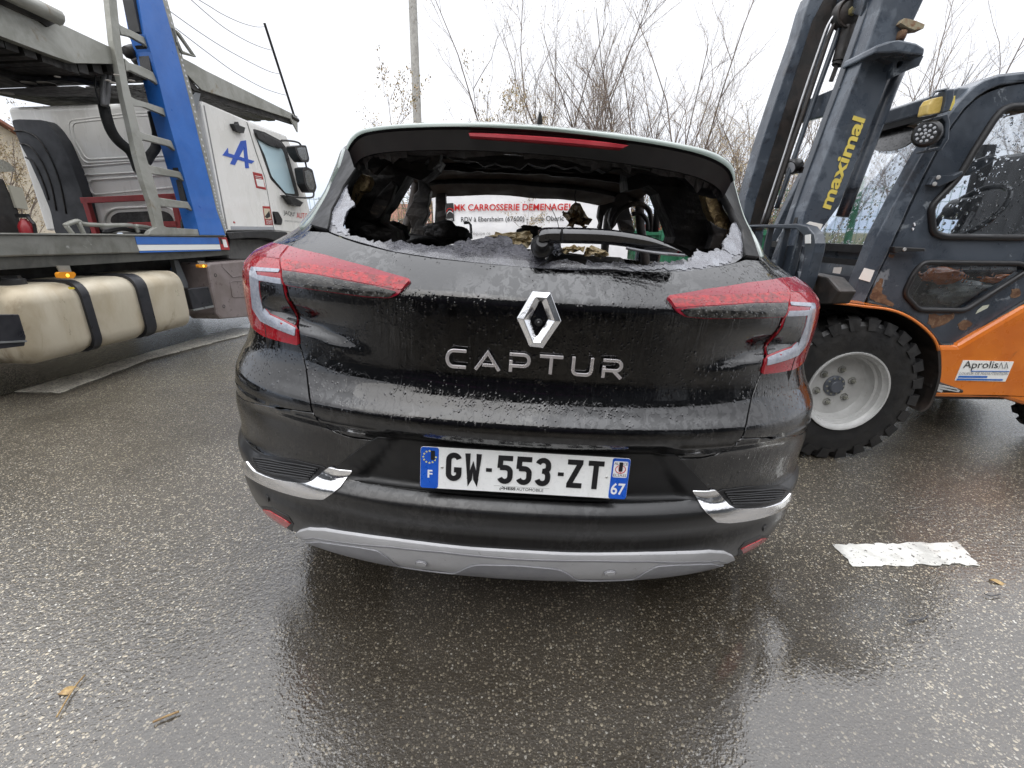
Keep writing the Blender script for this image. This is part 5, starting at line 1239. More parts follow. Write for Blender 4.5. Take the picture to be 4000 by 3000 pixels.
# fuel tank: rounded box lofted along the lorry, two straps
yt0 = 2.62; yt1 = Q('b', [(1285, 930)], -3.62)[0].dot(TY)
def tsec(grow=0, inset=0):
    P = []; x0, x1, z0, z1, r = -4.28 - grow, -3.60 + grow, .285 - grow, .815 + grow, .12
    x0 += inset; x1 -= inset; z0 += inset; z1 -= inset
    for cx, cz, a0 in ((x1 - r, z1 - r, 0), (x0 + r, z1 - r, 90), (x0 + r, z0 + r, 180), (x1 - r, z0 + r, 270)):
        for k in range(7): a = radians(a0 + 15 * k); P.append((cx + r * cos(a), cz + r * sin(a)))
    return P
def loft(name, secs, mat, parent, smooth=40):
    V = []; F = []; n = len(secs[0][1])
    for y, S in secs: V += [TW(x, y, z) for x, z in S]
    for i in range(len(secs) - 1):
        for j in range(n): F.append((i * n + j, i * n + (j + 1) % n, (i + 1) * n + (j + 1) % n, (i + 1) * n + j))
    F.append(tuple(range(n))[::-1]); F.append(tuple((len(secs) - 1) * n + j for j in range(n)))
    return MB().add(V, F).build(name, mat, parent, smooth=smooth)
ys1 = Q('b', [(510, 750), (585, 750), (900, 700), (950, 700)], -3.6)
sA = (ys1[0].dot(TY) + .02, ys1[1].dot(TY) + .0); sB = (ys1[2].dot(TY), ys1[3].dot(TY) + .03)
secs = [(yt0, tsec(0, .07)), (yt0 + .02, tsec(0, .03)), (yt0 + .06, tsec(0, 0))]
for a, b2 in (sA, sB): secs += [(a - .05, tsec()), (a - .01, tsec(0, .012)), (b2 + .01, tsec(0, .012)), (b2 + .05, tsec())]
secs += [(yt1 - .06, tsec()), (yt1 - .02, tsec(0, .03)), (yt1, tsec(0, .07))]
tank = loft('fuel_tank', secs, tankm, truck, smooth=60)
for a, b2 in (sA, sB): loft('tank_strap', [(a, tsec(.008)), (b2, tsec(.008))], strapm, tank)
cc = TW(-3.85, yt0 + .22, .815); MB().lathe([(.0, .045), (.055, .045), (.07, .035), (.072, 0)], cc, (0, 0, 1), 20).box(cc + Vector((0, 0, .05)), (.12, .025, .02)).build('filler_cap', blackpl, tank, smooth=40)
for c_, m_ in (((470, 725), M('yellow_label', (.65, .5, .05), .5)),): tp('tank_label', 'b', [(452, 716), (490, 718), (500, 730), (462, 733)], -3.59, .004, m_, tank)
tp('side_guard', 'b', [(-420, 905), (130, 898), (176, 1048), (168, 1108), (-420, 1180)], -3.50, .05, strapm, bevel=.008)
tp('guard_rail', 'b', [(-420, 1100), (178, 1070), (182, 1082), (-420, 1112)], -3.49, .03, M('rail_alu', (.3, .31, .31), .35, metal=.7))
tp('side_guard', 'b', [(1248, 728), (1388, 714), (1421, 838), (1284, 866)], -3.68, .05, strapm, bevel=.008)
tp('guard_rail', 'b', [(1284, 866), (1421, 838), (1424, 850), (1288, 877)], -3.67, .03, M('rail_alu2', (.3, .31, .31), .35, metal=.7))
# marker lamps
amber = bpy.data.materials.new('amber_lamp'); amber.use_nodes = True; ab = amber.node_tree.nodes['Principled BSDF']
ab.inputs['Base Color'].default_value = (.55, .22, .02, 1); ab.inputs['Roughness'].default_value = .2; ab.inputs['Emission Color'].default_value = (1, .33, .01, 1); ab.inputs['Emission Strength'].default_value = .12
ambg = bpy.data.materials.new('lit_bulb'); ambg.use_nodes = True; ab = ambg.node_tree.nodes['Principled BSDF']; ab.inputs['Base Color'].default_value = (.9, .5, .05, 1)
ab.inputs['Emission Color'].default_value = (1, .6, .05, 1); ab.inputs['Emission Strength'].default_value = 1.5
for lx, ly, sc_, X in ((445, 640, 1, -3.62), (1348, 578, .52, -3.70)):
    P = rounded(Q('b', [(lx - 60 * sc_, ly - 16 * sc_), (lx - 40 * sc_, ly - 24 * sc_), (lx + 50 * sc_, ly - 24 * sc_), (lx + 62 * sc_, ly - 4 * sc_), (lx + 45 * sc_, ly + 20 * sc_), (lx - 50 * sc_, ly + 18 * sc_)], X), .012)
    lm = MB().prism(P, -TX * .03).build('marker_lamp', amber, truck, bevel=.006)
    MB().lathe([(0, .006), (.010, .004), (.013, 0)], TPX('b', lx + 5, ly, X + .0005), TX, 14).build('bulb', ambg, lm, smooth=True)
    tp('lamp_bracket', 'b', [(lx - 68 * sc_, ly - 66 * sc_), (lx + 18 * sc_, ly - 66 * sc_), (lx + 32 * sc_, ly - 22 * sc_), (lx - 46 * sc_, ly - 22 * sc_)], X - .03, .01, alum, lm)
# skirt / battery box behind the tank, and mudguard
o = tp('side_skirt', 'b', [(1378, 575), (1400, 556), (1625, 538), (1900, 530), (1900, 900), (1640, 915), (1466, 930), (1440, 900)], -3.72, .35, skirtm, bevel=.02)
for x, y in ((1432, 638), (1488, 845)): MB().lathe([(.0, -.002), (.012, .0), (.018, .003), (.02, 0)], TPX('b', x, y, -3.72), TX, 14).build('bolt', darkst, o, smooth=True)
MB().tube(rounded(Q('b', [(1528, 680), (1640, 672), (1640, 780), (1545, 784)], -3.717), .02), .004, 5, closed=True).tube(Q('b', [(1480, 585), (1545, 650), (1640, 640)], -3.717), .004, 5).build('pressed_line', skirtm, o, smooth=True)
tp('chassis_bracket', 'b', [(1155, 538), (1185, 538), (1250, 690), (1255, 722), (1215, 722), (1180, 640)], -3.95, .05, M('grey_bracket', (.14, .15, .16), .5), bevel=.004)
tp('chassis_bracket', 'b', [(1290, 560), (1320, 560), (1335, 715), (1300, 715)], -4.0, .05, skirtm)
MB().lathe([(0, .03), (.04, .028), (.05, 0)], TPX('b', 1158, 608, -4.1), TX, 16).build('air_cap', M('blue_cap', (.10, .16, .30), .5), truck, smooth=40)
tp('mudguard', 'b', [(1505, 352), (1740, 340), (1905, 350), (1925, 378), (1850, 420), (1815, 402), (1770, 392), (1640, 392), (1530, 402)], -3.80, .5, blackpl, bevel=.01)
tp('engine_shroud', 'b', [(1530, 400), (1790, 398), (1840, 450), (1840, 540), (1520, 530)], -3.95, .4, M('dusty_shroud', (.12, .12, .115), .6, col2=(.07, .07, .065), vs=4, bmp=.6, bs=14), bevel=.02)
def truck_wheel(y, xo=-3.85):
    w = empty('wheel', TW(xo, y, .5)); w.parent = truck; w.matrix_parent_inverse = truck.matrix_basis.inverted()
    c = TW(xo - .15, y, .5)
    mb = MB().lathe([(.29, .13), (.40, .15), (.485, .13), (.5, .08), (.5, -.08), (.485, -.13), (.40, -.15), (.29, -.13)], c, TX, 40)
    t = mb.build('tyre', rubber, None, smooth=50); t.parent = w; t.matrix_parent_inverse = w.matrix_basis.inverted()
    t.matrix_parent_inverse = (truck.matrix_basis @ truck.matrix_basis.inverted() @ w.matrix_basis).inverted()
    r_ = MB().lathe([(0, .06), (.10, .06), (.12, .0), (.2, -.02), (.24, .10), (.29, .13), (.295, -.13)], c, TX, 36).build('rim', alum, None, smooth=40); r_.parent = w; r_.matrix_parent_inverse = w.matrix_basis.inverted()
truck_wheel(6.35); truck_wheel(1.35)
# cab
cabo = [(1335, 690), (1345, 668), (1640, 796), (1862, 884), (1905, 902), (1950, 1000), (2000, 1150), (2045, 1330), (2075, 1450), (2090, 1640), (1915, 1625), (1820, 1532), (1500, 1532)]
XC = -3.84
cab = MB().prism(Q('a', cabo, XC), -TX * 2.3).build('cab', truckw, truck, bevel=.03, ang=25)
# panels and seams on the cab side
tp('rear_corner_seam', 'a', [(1352, 700), (1360, 702), (1515, 1522), (1507, 1522)], XC + .002, .004, M('seam_grey', (.18, .18, .18), .6), cab)
P = Q('a', [(1640, 812), (1700, 1010), (1760, 1180), (1822, 1530)], XC + .001); MB().tube(P, .004, 4).build('door_seam', M('seam_dark', (.08, .08, .08), .6), cab)
tp('sill_strip', 'b', [(1535, 312), (1915, 318), (1917, 336), (1538, 334)], XC + .004, .004, M('sill_grey', (.32, .33, .35), .4), cab)
dr = tp('door', 'a', [(1648, 818), (1862, 890), (1900, 925), (1990, 1180), (2030, 1330), (2062, 1440), (2070, 1555), (1826, 1528), (1765, 1180), (1706, 1010)], XC + .012, .012, truckw, bevel=.006)
tp('window_surround', 'a', [(1682, 855), (1760, 878), (1868, 935), (1905, 985), (1988, 1300), (1975, 1318), (1905, 1300), (1800, 1190), (1748, 1040)], XC + .018, .006, blackpl, dr, rd=.03)
tp('window_glass', 'a', [(1700, 905), (1860, 975), (1885, 1010), (1962, 1290), (1900, 1284), (1806, 1172), (1760, 1030)], XC + .022, .004, glasst, dr, rd=.03)
tp('wind_deflector', 'a', [(1702, 880), (1760, 890), (1862, 940), (1888, 975), (1858, 988), (1790, 965), (1722, 925)], XC + .05, .03, blackpl, dr, bevel=.008)
tp('door_handle', 'a', [(1812, 1405), (1850, 1408), (1878, 1460), (1872, 1495), (1825, 1492)], XC + .018, .006, blackpl, dr, rd=.02)
tp('handle_grip', 'a', [(1822, 1418), (1836, 1418), (1856, 1484), (1840, 1484)], XC + .035, .014, blackpl, dr, bevel=.003)
tp('side_camera', 'a', [(1550, 822), (1576, 828), (1584, 808), (1592, 832), (1632, 848), (1622, 886), (1572, 868)], XC + .05, .05, blackpl, cab, bevel=.008)
tp('mirror_base', 'a', [(1893, 1296), (1960, 1312), (2020, 1345), (1998, 1374), (1945, 1360), (1922, 1325)], XC + .10, .08, blackpl, dr, bevel=.01)
# lettering and emblem on the cab
lg = M('emblem_blue', (.03, .09, .42), .4)
tp('letter_emblem', 'a', [(1600, 937), (1636, 932), (1656, 1118), (1631, 1118), (1619, 990), (1562, 1098), (1530, 1090)], XC + .003, .003, lg, cab)
tp('letter_emblem', 'a', [(1480, 1032), (1516, 982), (1519, 1018), (1692, 1071), (1672, 1088), (1525, 1044)], XC + .0045, .003, lg, cab)
def tt(s, x0, x1, y0, y1, yt, mat, bold=0., X=XC + .0145): text_on(s, TPX('a', x0, y0, X), TPX('a', x1, y1, X), TPX('a', x0 - (4 if s[0] != 'A' else 2), yt, X), mat, dr, 'lettering', bold)
tt("JAQU'", 1886, 1962, 1434, 1448, 1396, blackp); tt('AUTO', 1972, 2046, 1450, 1454, 1412, redp)
tt("-PIECES D'OCCASION-", 1889, 2062, 1472, 1487, 1462, greyp)
st_ = tp('red_sticker', 'a', [(1680, 1142), (1742, 1156), (1770, 1262), (1704, 1248)], XC + .003, .003, redst, cab)
tp('sticker_face', 'a', [(1700, 1188), (1750, 1195), (1760, 1245), (1712, 1236)], XC + .0045, .001, whitew, st_)
MB().tube(Q('a', [(1694, 1168), (1738, 1176)], XC + .004), .004, 4).tube(Q('a', [(1698, 1180), (1738, 1187)], XC + .004), .003, 4).tube(Q('a', [(1704, 1206), (1752, 1212)], XC + .005), .002, 4).build('sticker_text', whitew, st_)
st_ = tp('angles_morts_sticker', 'a', [(1745, 1370), (1796, 1372), (1815, 1496), (1764, 1495)], XC + .003, .003, redst, cab); st_.name = 'warning_sticker'
tp('sticker_face', 'a', [(1752, 1385), (1792, 1387), (1804, 1455), (1762, 1455)], XC + .0045, .001, M('sticker_cream', (.55, .48, .36), .5), st_)
tp('sticker_picture', 'a', [(1760, 1440), (1790, 1400), (1798, 1440), (1775, 1452)], XC + .006, .001, blackpl, st_)
text_on('ANGLES', TPX('a', 1768, 1474, XC + .005), TPX('a', 1806, 1476, XC + .005), TPX('a', 1767, 1460, XC + .005), whitew, st_); text_on('MORTS', TPX('a', 1771, 1490, XC + .005), TPX('a', 1808, 1492, XC + .005), TPX('a', 1770, 1477, XC + .005), whitew, st_)
MB().prism(Q('a', [(1550, 1472), (1558, 1470), (1566, 1484), (1552, 1484)], XC + .003), -TX * .002).build('small_mark', redst, cab)
text_on('RENT', TPX('a', 1565, 1484, XC + .003), TPX('a', 1600, 1486, XC + .003), TPX('a', 1564, 1474, XC + .003), greyp, cab) if False else None
# mirrors on their arms
mr_ = MB().tube(spline(Q('a', [(1870, 935), (1905, 934), (1965, 942), (1995, 958), (2008, 1000), (2030, 1080), (2040, 1130)], -3.62), 4), .012, 8).tube(spline(Q('a', [(1905, 1300), (1980, 1312), (2060, 1314), (2084, 1302), (2085, 1270)], -3.62), 4), .012, 8).build('mirror_arm', blackpl, truck, smooth=True)
for P in ([(1956, 972), (2000, 964), (2036, 966), (2058, 1058), (2050, 1080), (2010, 1078), (1975, 1030)], [(2009, 1118), (2040, 1108), (2078, 1128), (2106, 1245), (2092, 1282), (2058, 1280), (2028, 1225)]):
    m_ = MB().prism(rounded(Q('a', P, -3.60), .03), -TX * .12).build('mirror_head', blackpl, truck, bevel=.015)
    c_ = sum((Vector((x, y, 0)) for x, y in P), Vector()) / len(P); MB().prism(rounded(Q('a', [(c_.x + (x - c_.x) * .7, c_.y + (y - c_.y) * .75) for x, y in P], -3.597), .02), -TX * .002).build('mirror_glass', M('mirror_glass', (.25, .27, .28), .08, metal=.7), m_)
# cab back wall pressings, red rack, opening, intake fairing
YC = TPX('a', 1500, 1532, XC).dot(TY) - .004
def ty_(name, k, pts, Y, th, mat, parent=truck, rd=0, bevel=0):
    P = QY(k, pts, Y); P = rounded(P, rd) if rd else P
    return MB().prism(P, TY * th).build(name, mat, parent, bevel=bevel)
for P in ([(452, 802), (880, 750), (1150, 745), (1190, 1050), (560, 1085), (480, 930)], [(478, 818), (880, 772), (1140, 762), (1170, 1030), (575, 1062), (500, 930)], [(540, 1108), (1100, 1062), (1200, 1062), (1210, 1130), (556, 1165)], [(588, 1198), (1130, 1160), (1215, 1160), (1225, 1240), (612, 1296)]):
    MB().tube(rounded(QY('a', P, YC), .07, 5), .011, 6, closed=True).build('wall_pressing', truckw, cab, smooth=True)
ty_('wall_step', 'a', [(640, 1330), (1165, 1310), (1200, 1530), (700, 1550)], YC - .05, .05, truckw, cab, .08, .01)
ty_('wall_opening', 'a', [(733, 1482), (738, 1440), (780, 1412), (1080, 1400), (1130, 1420), (1165, 1484)], YC - .056, .004, sooty, cab, .05)
MB().tube(rounded(QY('a', [(690, 1500), (700, 1420), (760, 1385), (1100, 1370), (1160, 1400), (1190, 1490)], YC - .06), .08, 5), .014, 6, closed=True).build('opening_surround', truckw, cab, smooth=True)
rk = MB()
for a, b2 in (((548, 1333), (1172, 1306)), ((572, 1330), (640, 1556)), ((1158, 1300), (1200, 1515)), ((860, 1500), (1195, 1488))):
    A_, B__ = QY('a', [a, b2], YC - .16); rk.bar(A_, B__, .06, .05, up=TY)
rk.build('red_rack', redst, truck, bevel=.004)
fo = [(75, 800), (120, 792), (290, 798), (345, 850), (410, 945), (480, 1110), (545, 1290), (605, 1556), (368, 1556), (335, 1400), (270, 1235), (200, 1080), (130, 950)]
fa = ty_('intake_fairing', 'a', fo, YC - .12, .34, M('grey_rubber', (.035, .037, .042), .6, col2=(.05, .052, .058), vs=3), truck, .04, .015)
for P in ([(95, 870), (170, 875), (260, 930), (340, 1060), (400, 1220), (440, 1420)], [(135, 955), (200, 975), (280, 1080), (340, 1230), (375, 1400)], [(170, 1045), (230, 1090), (290, 1220), (325, 1330)]):
    MB().tube(spline(QY('a', P, YC - .122), 4), .010, 5).build('fairing_groove', sooty, fa, smooth=True)
# ladder and blue post
XL = -3.76
lad = MB(); T0 = -TX * .05
rail = [(712, -140), (722, 0), (750, 270), (782, 430), (822, 650), (862, 820), (905, 1020), (952, 1200), (1002, 1350), (1042, 1510), (1000, 1535), (985, 1560), (1345, 1560), (1332, 1525), (1110, 1512), (1090, 1500), (1063, 1340), (1022, 1195), (978, 1060), (932, 880), (888, 700), (852, 560), (812, 330), (796, 200), (777, 0), (766, -140)]
ladder = MB().prism(Q('a', rail, XL), T0).build('ladder', alum, truck, bevel=.008)
rungs = [[(780, 130), (800, 165), (880, 205), (970, 250), (1012, 350), (962, 296), (870, 246), (806, 232)], [(828, 385), (860, 415), (940, 440), (1020, 480), (1058, 570), (1020, 540), (930, 500), (866, 470), (842, 476)], [(868, 640), (900, 660), (1000, 690), (1090, 720), (1132, 800), (1085, 762), (960, 712), (890, 704)],
         [(915, 860), (945, 880), (1140, 934), (1172, 1008), (1130, 975), (955, 930), (934, 940)], [(968, 1075), (1000, 1098), (1200, 1142), (1236, 1215), (1190, 1182), (1005, 1155), (984, 1158)], [(1022, 1290), (1050, 1312), (1250, 1342), (1288, 1408), (1250, 1386), (1070, 1372)]]
for q in rungs: MB().prism(Q('a', q, XL - .008), -TX * .035).build('rung', alum, ladder, bevel=.006)
post_l = [(908, -140), (925, 0), (965, 230), (1003, 345), (1060, 560), (1112, 770), (1200, 1085), (1280, 1370), (1330, 1562)]; post_r = [(1500, 1565), (1440, 1395), (1400, 1230), (1330, 950), (1250, 620), (1185, 370), (1082, 0), (1045, -140)]
po = MB().prism(Q('a', post_l + post_r, XL + .01), -TX * .16).build('blue_post', bluep, truck, bevel=.004)
tp('post_flange', 'a', [(866, -140), (884, 0), (928, 210), (965, 250), (925, 0), (908, -140)], XL - .02, .1, blackpl, po)
tp('post_flange', 'a', [(960, 300), (985, 340), (1005, 480), (1030, 480), (1000, 345)], XL - .02, .1, blackpl, po)
for a, b2, c_, d in (((1040, 540), (1058, 560), (1085, 700), (1075, 710)), ((1090, 770), (1112, 780), (1148, 920), (1130, 925)), ((1150, 990), (1175, 1000), (1205, 1140), (1190, 1140)), ((1205, 1190), (1232, 1200), (1258, 1335), (1235, 1335))):
    tp('post_flange', 'a', [a, b2, c_, d], XL - .03, .06, blackpl, po)
hs = [(1048, -140), (1082, 0), (1185, 370), (1250, 620), (1330, 950), (1402, 1230), (1440, 1395), (1500, 1560)]; hr = [(1505, 1500), (1460, 1390), (1425, 1230), (1356, 950), (1278, 620), (1212, 370), (1112, 0), (1080, -140)]
ps = MB().prism(Q('a', hs + hr, XL - .02), -TX * .03).build('perforated_strip', alum, po)
hm = MB()
for i in range(44):
    t = i / 43 * 6.; k = min(int(t), 5); u = t - k; A_ = hs[1:][k] if k < 6 else hs[-1]; B__ = hs[1:][min(k + 1, 6)]; C_ = hr[::-1][1:][k]; D_ = hr[::-1][1:][min(k + 1, 6)]
    x = (A_[0] + C_[0]) / 2 * (1 - u) + (B__[0] + D_[0]) / 2 * u + 2; y = (A_[1] + C_[1]) / 2 * (1 - u) + (B__[1] + D_[1]) / 2 * u; hm.lathe([(0, .001), (.011, .001), (.011, 0)], TPX('a', x, y, XL - .0195), TX, 8)
hm.build('strip_holes', M('hole_light', (.55, .55, .56), .8), ps)
MB().tube(Q('a', [(1150, 195), (1182, 222), (1290, 376), (1205, 346), (1175, 280)], XL - .02), .02, 6, closed=True).build('triangle_bracket', alum, truck)
# hydraulic hoses
hz_ = M('grey_hose', (.16, .16, .165), .4, col2=(.1, .1, .1), bmp=.5, bs=90)
ho = MB()
for dx in (0, 34): ho.tube(spline(Q('a', [(690 + dx, 375), (690 + dx * .9, 470), (684 + dx * .9, 600), (690 + dx * .4, 705)], -3.95), 5), .022, 8)
ho.build('hydraulic_hose', hz_, truck, smooth=True)
for dx in (0, 34):
    MB().tube(Q('a', [(682 + dx, 318), (688 + dx, 345)], -3.95), .030, 10).tube(Q('a', [(688 + dx, 345), (690 + dx, 380)], -3.95), .024, 6).build('hose_fitting', M('zinc_fitting', (.5, .5, .46), .35, metal=.6), truck, smooth=40)
MB().tube(spline(Q('a', [(690, 700), (708, 780), (740, 870), (790, 940), (860, 1000), (895, 1060), (925, 1135), (960, 1095), (1000, 1030), (1035, 980), (1045, 900), (1030, 820), (1014, 745)], -4.0), 5), .042, 10).build('sleeved_hose', M('hose_sleeve', (.016, .016, .017), .8, bmp=1, bs=60), truck, smooth=True)
MB().tube(spline(Q('a', [(700, 400), (640, 490), (636, 590), (665, 690)], -3.98), 5), .007, 5).build('thin_cable', blackpl, truck, smooth=True)
# upper deck: side rail, sheet underneath, front rack over the cab
up = Q('m', [(-300, -150), (0, 5), (280, 112), (600, 238), (880, 370), (1000, 425), (1050, 440), (1078, 592), (690, 584), (500, 520), (0, 332), (-300, 210)], -3.80)
deck = MB().prism(up, -TX * .06).build('upper_deck_rail', alum, truck, bevel=.01)
prof = Q('m', [(-300, 215), (0, 336), (500, 524), (690, 588), (1078, 596), (1420, 690)], -3.86)
for nm, th, dz, mt in (('deck_sheet', .02, 0, darkst),):
    V = []; F = []
    for p in prof: V += [p, p - TX * 2.35, p - TX * 2.35 + Vector((0, 0, .03)), p + Vector((0, 0, .03))]
    for i in range(len(prof) - 1):
        for j in range(4): F.append((i * 4 + j, (i + 1) * 4 + j, (i + 1) * 4 + (j + 1) % 4, i * 4 + (j + 1) % 4))
    MB().add(V, F).build(nm, mt, deck)
cb = MB()
for i in range(len(prof) - 1):
    for k in range(3): p = prof[i].lerp(prof[i + 1], (k + .5) / 3) - Vector((0, 0, .03)); cb.bar(p, p - TX * 2.35, .08, .07)
for x_ in (.5, 1.1, 1.8): cb.prism([p - TX * x_ - Vector((0, 0, .10)) for p in prof] + [p - TX * x_ for p in prof[::-1]], -TX * .05)
low = [p - TX * .25 - Vector((0, 0, .17)) for p in prof[1:]]; V = []; F = []
for i, p in enumerate(low):
    for x_ in (0, .5, 1.0, 1.5, 2.1): V.append(p - TX * x_ - Vector((0, 0, .03 * math.sin(i * 2.1 + x_ * 3))))
for i in range(len(low) - 1):
    for j in range(4):
        if (i + j) % 4 != 1: a = i * 5 + j; F.append((a, a + 5, a + 6, a + 1))
cb.add(V, F)
cb.prism([p - TX * 2.3 - Vector((0, 0, .26)) for p in prof] + [p - TX * 2.3 + Vector((0, 0, .02)) for p in prof[::-1]], -TX * .06)
cb.build('deck_crossbars', darkst, deck)
for px_, py_ in ((435, 200), (310, 140)):
    pass
hl_ = M('pale_washer', (.45, .42, .38), .6)
for (x, y, r1) in ((265, 765, .05), (430, 770, .06), (530, 708, .02), (60, 860, .05), (340, 1003, .025), (1000, 742, .02), (1045, 762, .02), (1080, 692, .02), (1220, 745, .022)):
    p = onplane('m', x, y, prof[2] - Vector((0, 0, .11)), Vector((0, 0, 1))); MB().lathe([(0, .004), (r1, .004), (r1, 0)], p, (0, 0, -1), 10).build('deck_fixing', hl_, deck)
MB().tube(Q('m', [(-200, -190), (250, 20), (548, 165)], -3.72), .05, 10).build('top_rail', alum, truck, smooth=True)
tp('rail_plate', 'm', [(-200, -160), (240, 60), (560, 195), (445, 250), (380, 200), (-200, -60)], -3.78, .02, darkst)
MB().tube(spline(Q('a', [(845, 350), (900, 335), (960, 345), (1010, 400)], -3.95), 4), .05, 8).tube(Q('a', [(900, 380), (985, 480)], -4.0), .05, 8).build('deck_loop', darkst, truck, smooth=True)
fr_ = tp('rack_side_plate', 'a', [(1190, 372), (1300, 430), (1355, 462), (1978, 772), (1980, 880), (1932, 790), (1340, 596), (1240, 490)], XL - .03, .02, alum, bevel=.003)
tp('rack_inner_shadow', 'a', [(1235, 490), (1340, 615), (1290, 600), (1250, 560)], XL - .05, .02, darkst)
# perforated walkway under the rack, slats with gaps
A_ = TPX('a', 1235, 558, XL - .06); B__ = TPX('a', 1945, 796, XL - .06); L_ = (B__ - A_).length; dv = (B__ - A_).normalized(); wk = MB()
for s_ in range(5):
    off_ = -TX * (.10 + s_ * .21)
    wk.bar(A_ + off_, B__ + off_, .10, .02)
    n_ = int(L_ / .065)
    for i in range(n_): wk.bar(A_ + off_ - TX * .045 + dv * (i * .065), A_ + off_ - TX * .165 + dv * (i * .065), .022, .018)
wk.prism([A_ - TX * 1.2, B__ - TX * 1.2, B__ - TX * 2.35, A_ - TX * 2.35], (0, 0, .02)).bar(A_ - TX * .02 - Vector((0, 0, .03)), B__ - TX * .02 - Vector((0, 0, .03)), .03, .06)
wk.build('walkway', darkst, truck)
tp('rack_strut', 'a', [(1300, 612), (1335, 620), (1310, 740), (1295, 760), (1270, 650)], XL - .06, .03, M('grey_strut', (.16, .17, .18), .5), bevel=.003)
# net mast with wires
MB().tube(Q('a', [(1757, 152), (1960, 785)], -3.80), .016, 8).tube(Q('a', [(1935, 775), (1978, 800)], -3.80), .03, 8).build('net_mast', blackpl, truck, smooth=40)
wi = MB()
for P in ([(1757, 178), (1700, 178), (1600, 150), (1480, 95), (1390, 40), (1290, -20)], [(1812, 335), (1740, 315), (1640, 272), (1500, 190), (1380, 95), (1250, -20)], [(1864, 491), (1800, 478), (1690, 428), (1500, 325), (1320, 210), (1130, 75)], [(1914, 635), (1850, 620), (1740, 580), (1560, 480), (1380, 350), (1165, 185)]):
    wi.tube(spline(Q('a', P, -3.80), 5), .0045, 4)
wi.build('net_wire', M('thin_wire', (.35, .36, .38), .5), truck)
# loose gear on the bed, extinguisher
gm = MB(); 
for P in ([(430, 1500), (470, 1482), (520, 1470), (560, 1490), (700, 1498), (880, 1500), (920, 1545)], [(440, 1500), (490, 1565)], [(520, 1475), (560, 1560)], [(900, 1502), (1000, 1515), (1015, 1540)]): gm.tube(spline(Q('a', P, -3.92), 4), .018, 7)
gm.build('lashing_bar', alum, truck, smooth=True)
MB().tube(spline(Q('a', [(690, 1545), (800, 1520), (880, 1530), (1000, 1545)], -3.96), 4), .02, 6).build('hose', blackpl, truck, smooth=True); MB().tube(spline(Q('a', [(1215, 1390), (1255, 1410), (1250, 1440), (1215, 1460), (1215, 1530)], -4.1), 4), .018, 6).build('hose', blackpl, truck, smooth=True)
ex = TPX('a', 195, 1575, -4.3); exb = MB().lathe([(0, 0), (.045, 0), (.05, .02), (.05, .10), (.035, .13), (.02, .15), (.02, .16)], ex + Vector((0, 0, -.02)), (0, 0, 1), 20).build('fire_extinguisher', M('extinguisher_red', (.26, .015, .02), .35), truck, smooth=40)
MB().box(ex + Vector((0, 0, .16)), (.09, .03, .03)).tube([ex + Vector((.04, 0, .15)), ex + Vector((.07, 0, .1)), ex + Vector((.06, 0, .02))], .012, 6).build('extinguisher_valve', blackpl, exb)
MB().prism(Q('a', [(-300, 1180), (30, 1185), (60, 1260), (130, 1400), (150, 1556), (-300, 1556)], -4.4), -TX * .5).build('tool_locker', darkst, truck, bevel=.02)
tp('locker_cover', 'a', [(60, 1230), (150, 1250), (190, 1395), (110, 1380)], -4.38, .02, M('beige_cover', (.40, .38, .31), .7))
tp('work_light', 'a', [(-60, 1050), (10, 1060), (60, 1080), (105, 1130), (90, 1142), (-60, 1140)], -4.6, .1, M('dull_chrome', (.5, .48, .4), .3, metal=.6), rd=.02)
# ================================================= forklift on the right
fsteel = M('forklift_grey_paint', (.030, .038, .050), .34, col2=(.058, .070, .088), vs=3.2, lo=.42, hi=.62, bmp=.15, bs=30, coat=.3, col3=(.17, .19, .21), vs3=7, lo3=.60, hi3=.66, rvar=.1)
fsteel2 = M('forklift_mast_paint', (.048, .060, .078), .36, col2=(.085, .102, .125), vs=4, lo=.5, hi=.56, bmp=.1, bs=40, col3=(.03, .035, .045), vs3=6, lo3=.58, hi3=.62, coat=.2)
forange = M('orange_paint', (.62, .17, .015), .3, col2=(.50, .12, .012), vs=2, coat=.4, bmp=.08, bs=60, col3=(.28, .08, .02), vs3=3, lo3=.66, hi3=.8)
fdark = M('greasy_black_steel', (.012, .011, .010), .55, col2=(.03, .022, .018), vs=9, bmp=.4, bs=40, col3=(.07, .04, .02), vs3=8, lo3=.66, hi3=.72)
rustm = M('rust', (.085, .04, .02), .85, col2=(.17, .10, .055), vs=25, bmp=.8, bs=80, col3=(.30, .24, .17), vs3=30, lo3=.62, hi3=.68)
frub = M('black_rubber_seal', (.01, .01, .011), .5)
yelp = M('yellow_letters', (.68, .55, .12), .45, col2=(.6, .48, .1), vs=20)
rimw = M('light_grey_rim', (.42, .42, .41), .38, col2=(.34, .34, .33), vs=5, bmp=.15, bs=50, coat=.2, col3=(.14, .10, .06), vs3=14, lo3=.66, hi3=.72)
fglass = bpy.data.materials.new('wet_clear_glass'); fglass.use_nodes = True; fnt = fglass.node_tree; fb = fnt.nodes['Principled BSDF']
fb.inputs['Base Color'].default_value = (.80, .84, .88, 1); fb.inputs['Roughness'].default_value = .03; fb.inputs['Transmission Weight'].default_value = 1.; fb.inputs['IOR'].default_value = 1.3; fb.inputs['Coat Weight'].default_value = 1; fb.inputs['Coat IOR'].default_value = 1.9
fv = coords(fnt); fvo = voro(fnt, fv, 45); fs_ = nd(fnt, 'ShaderNodeSeparateColor'); fnt.links.new(fvo.outputs['Color'], fs_.inputs[0])
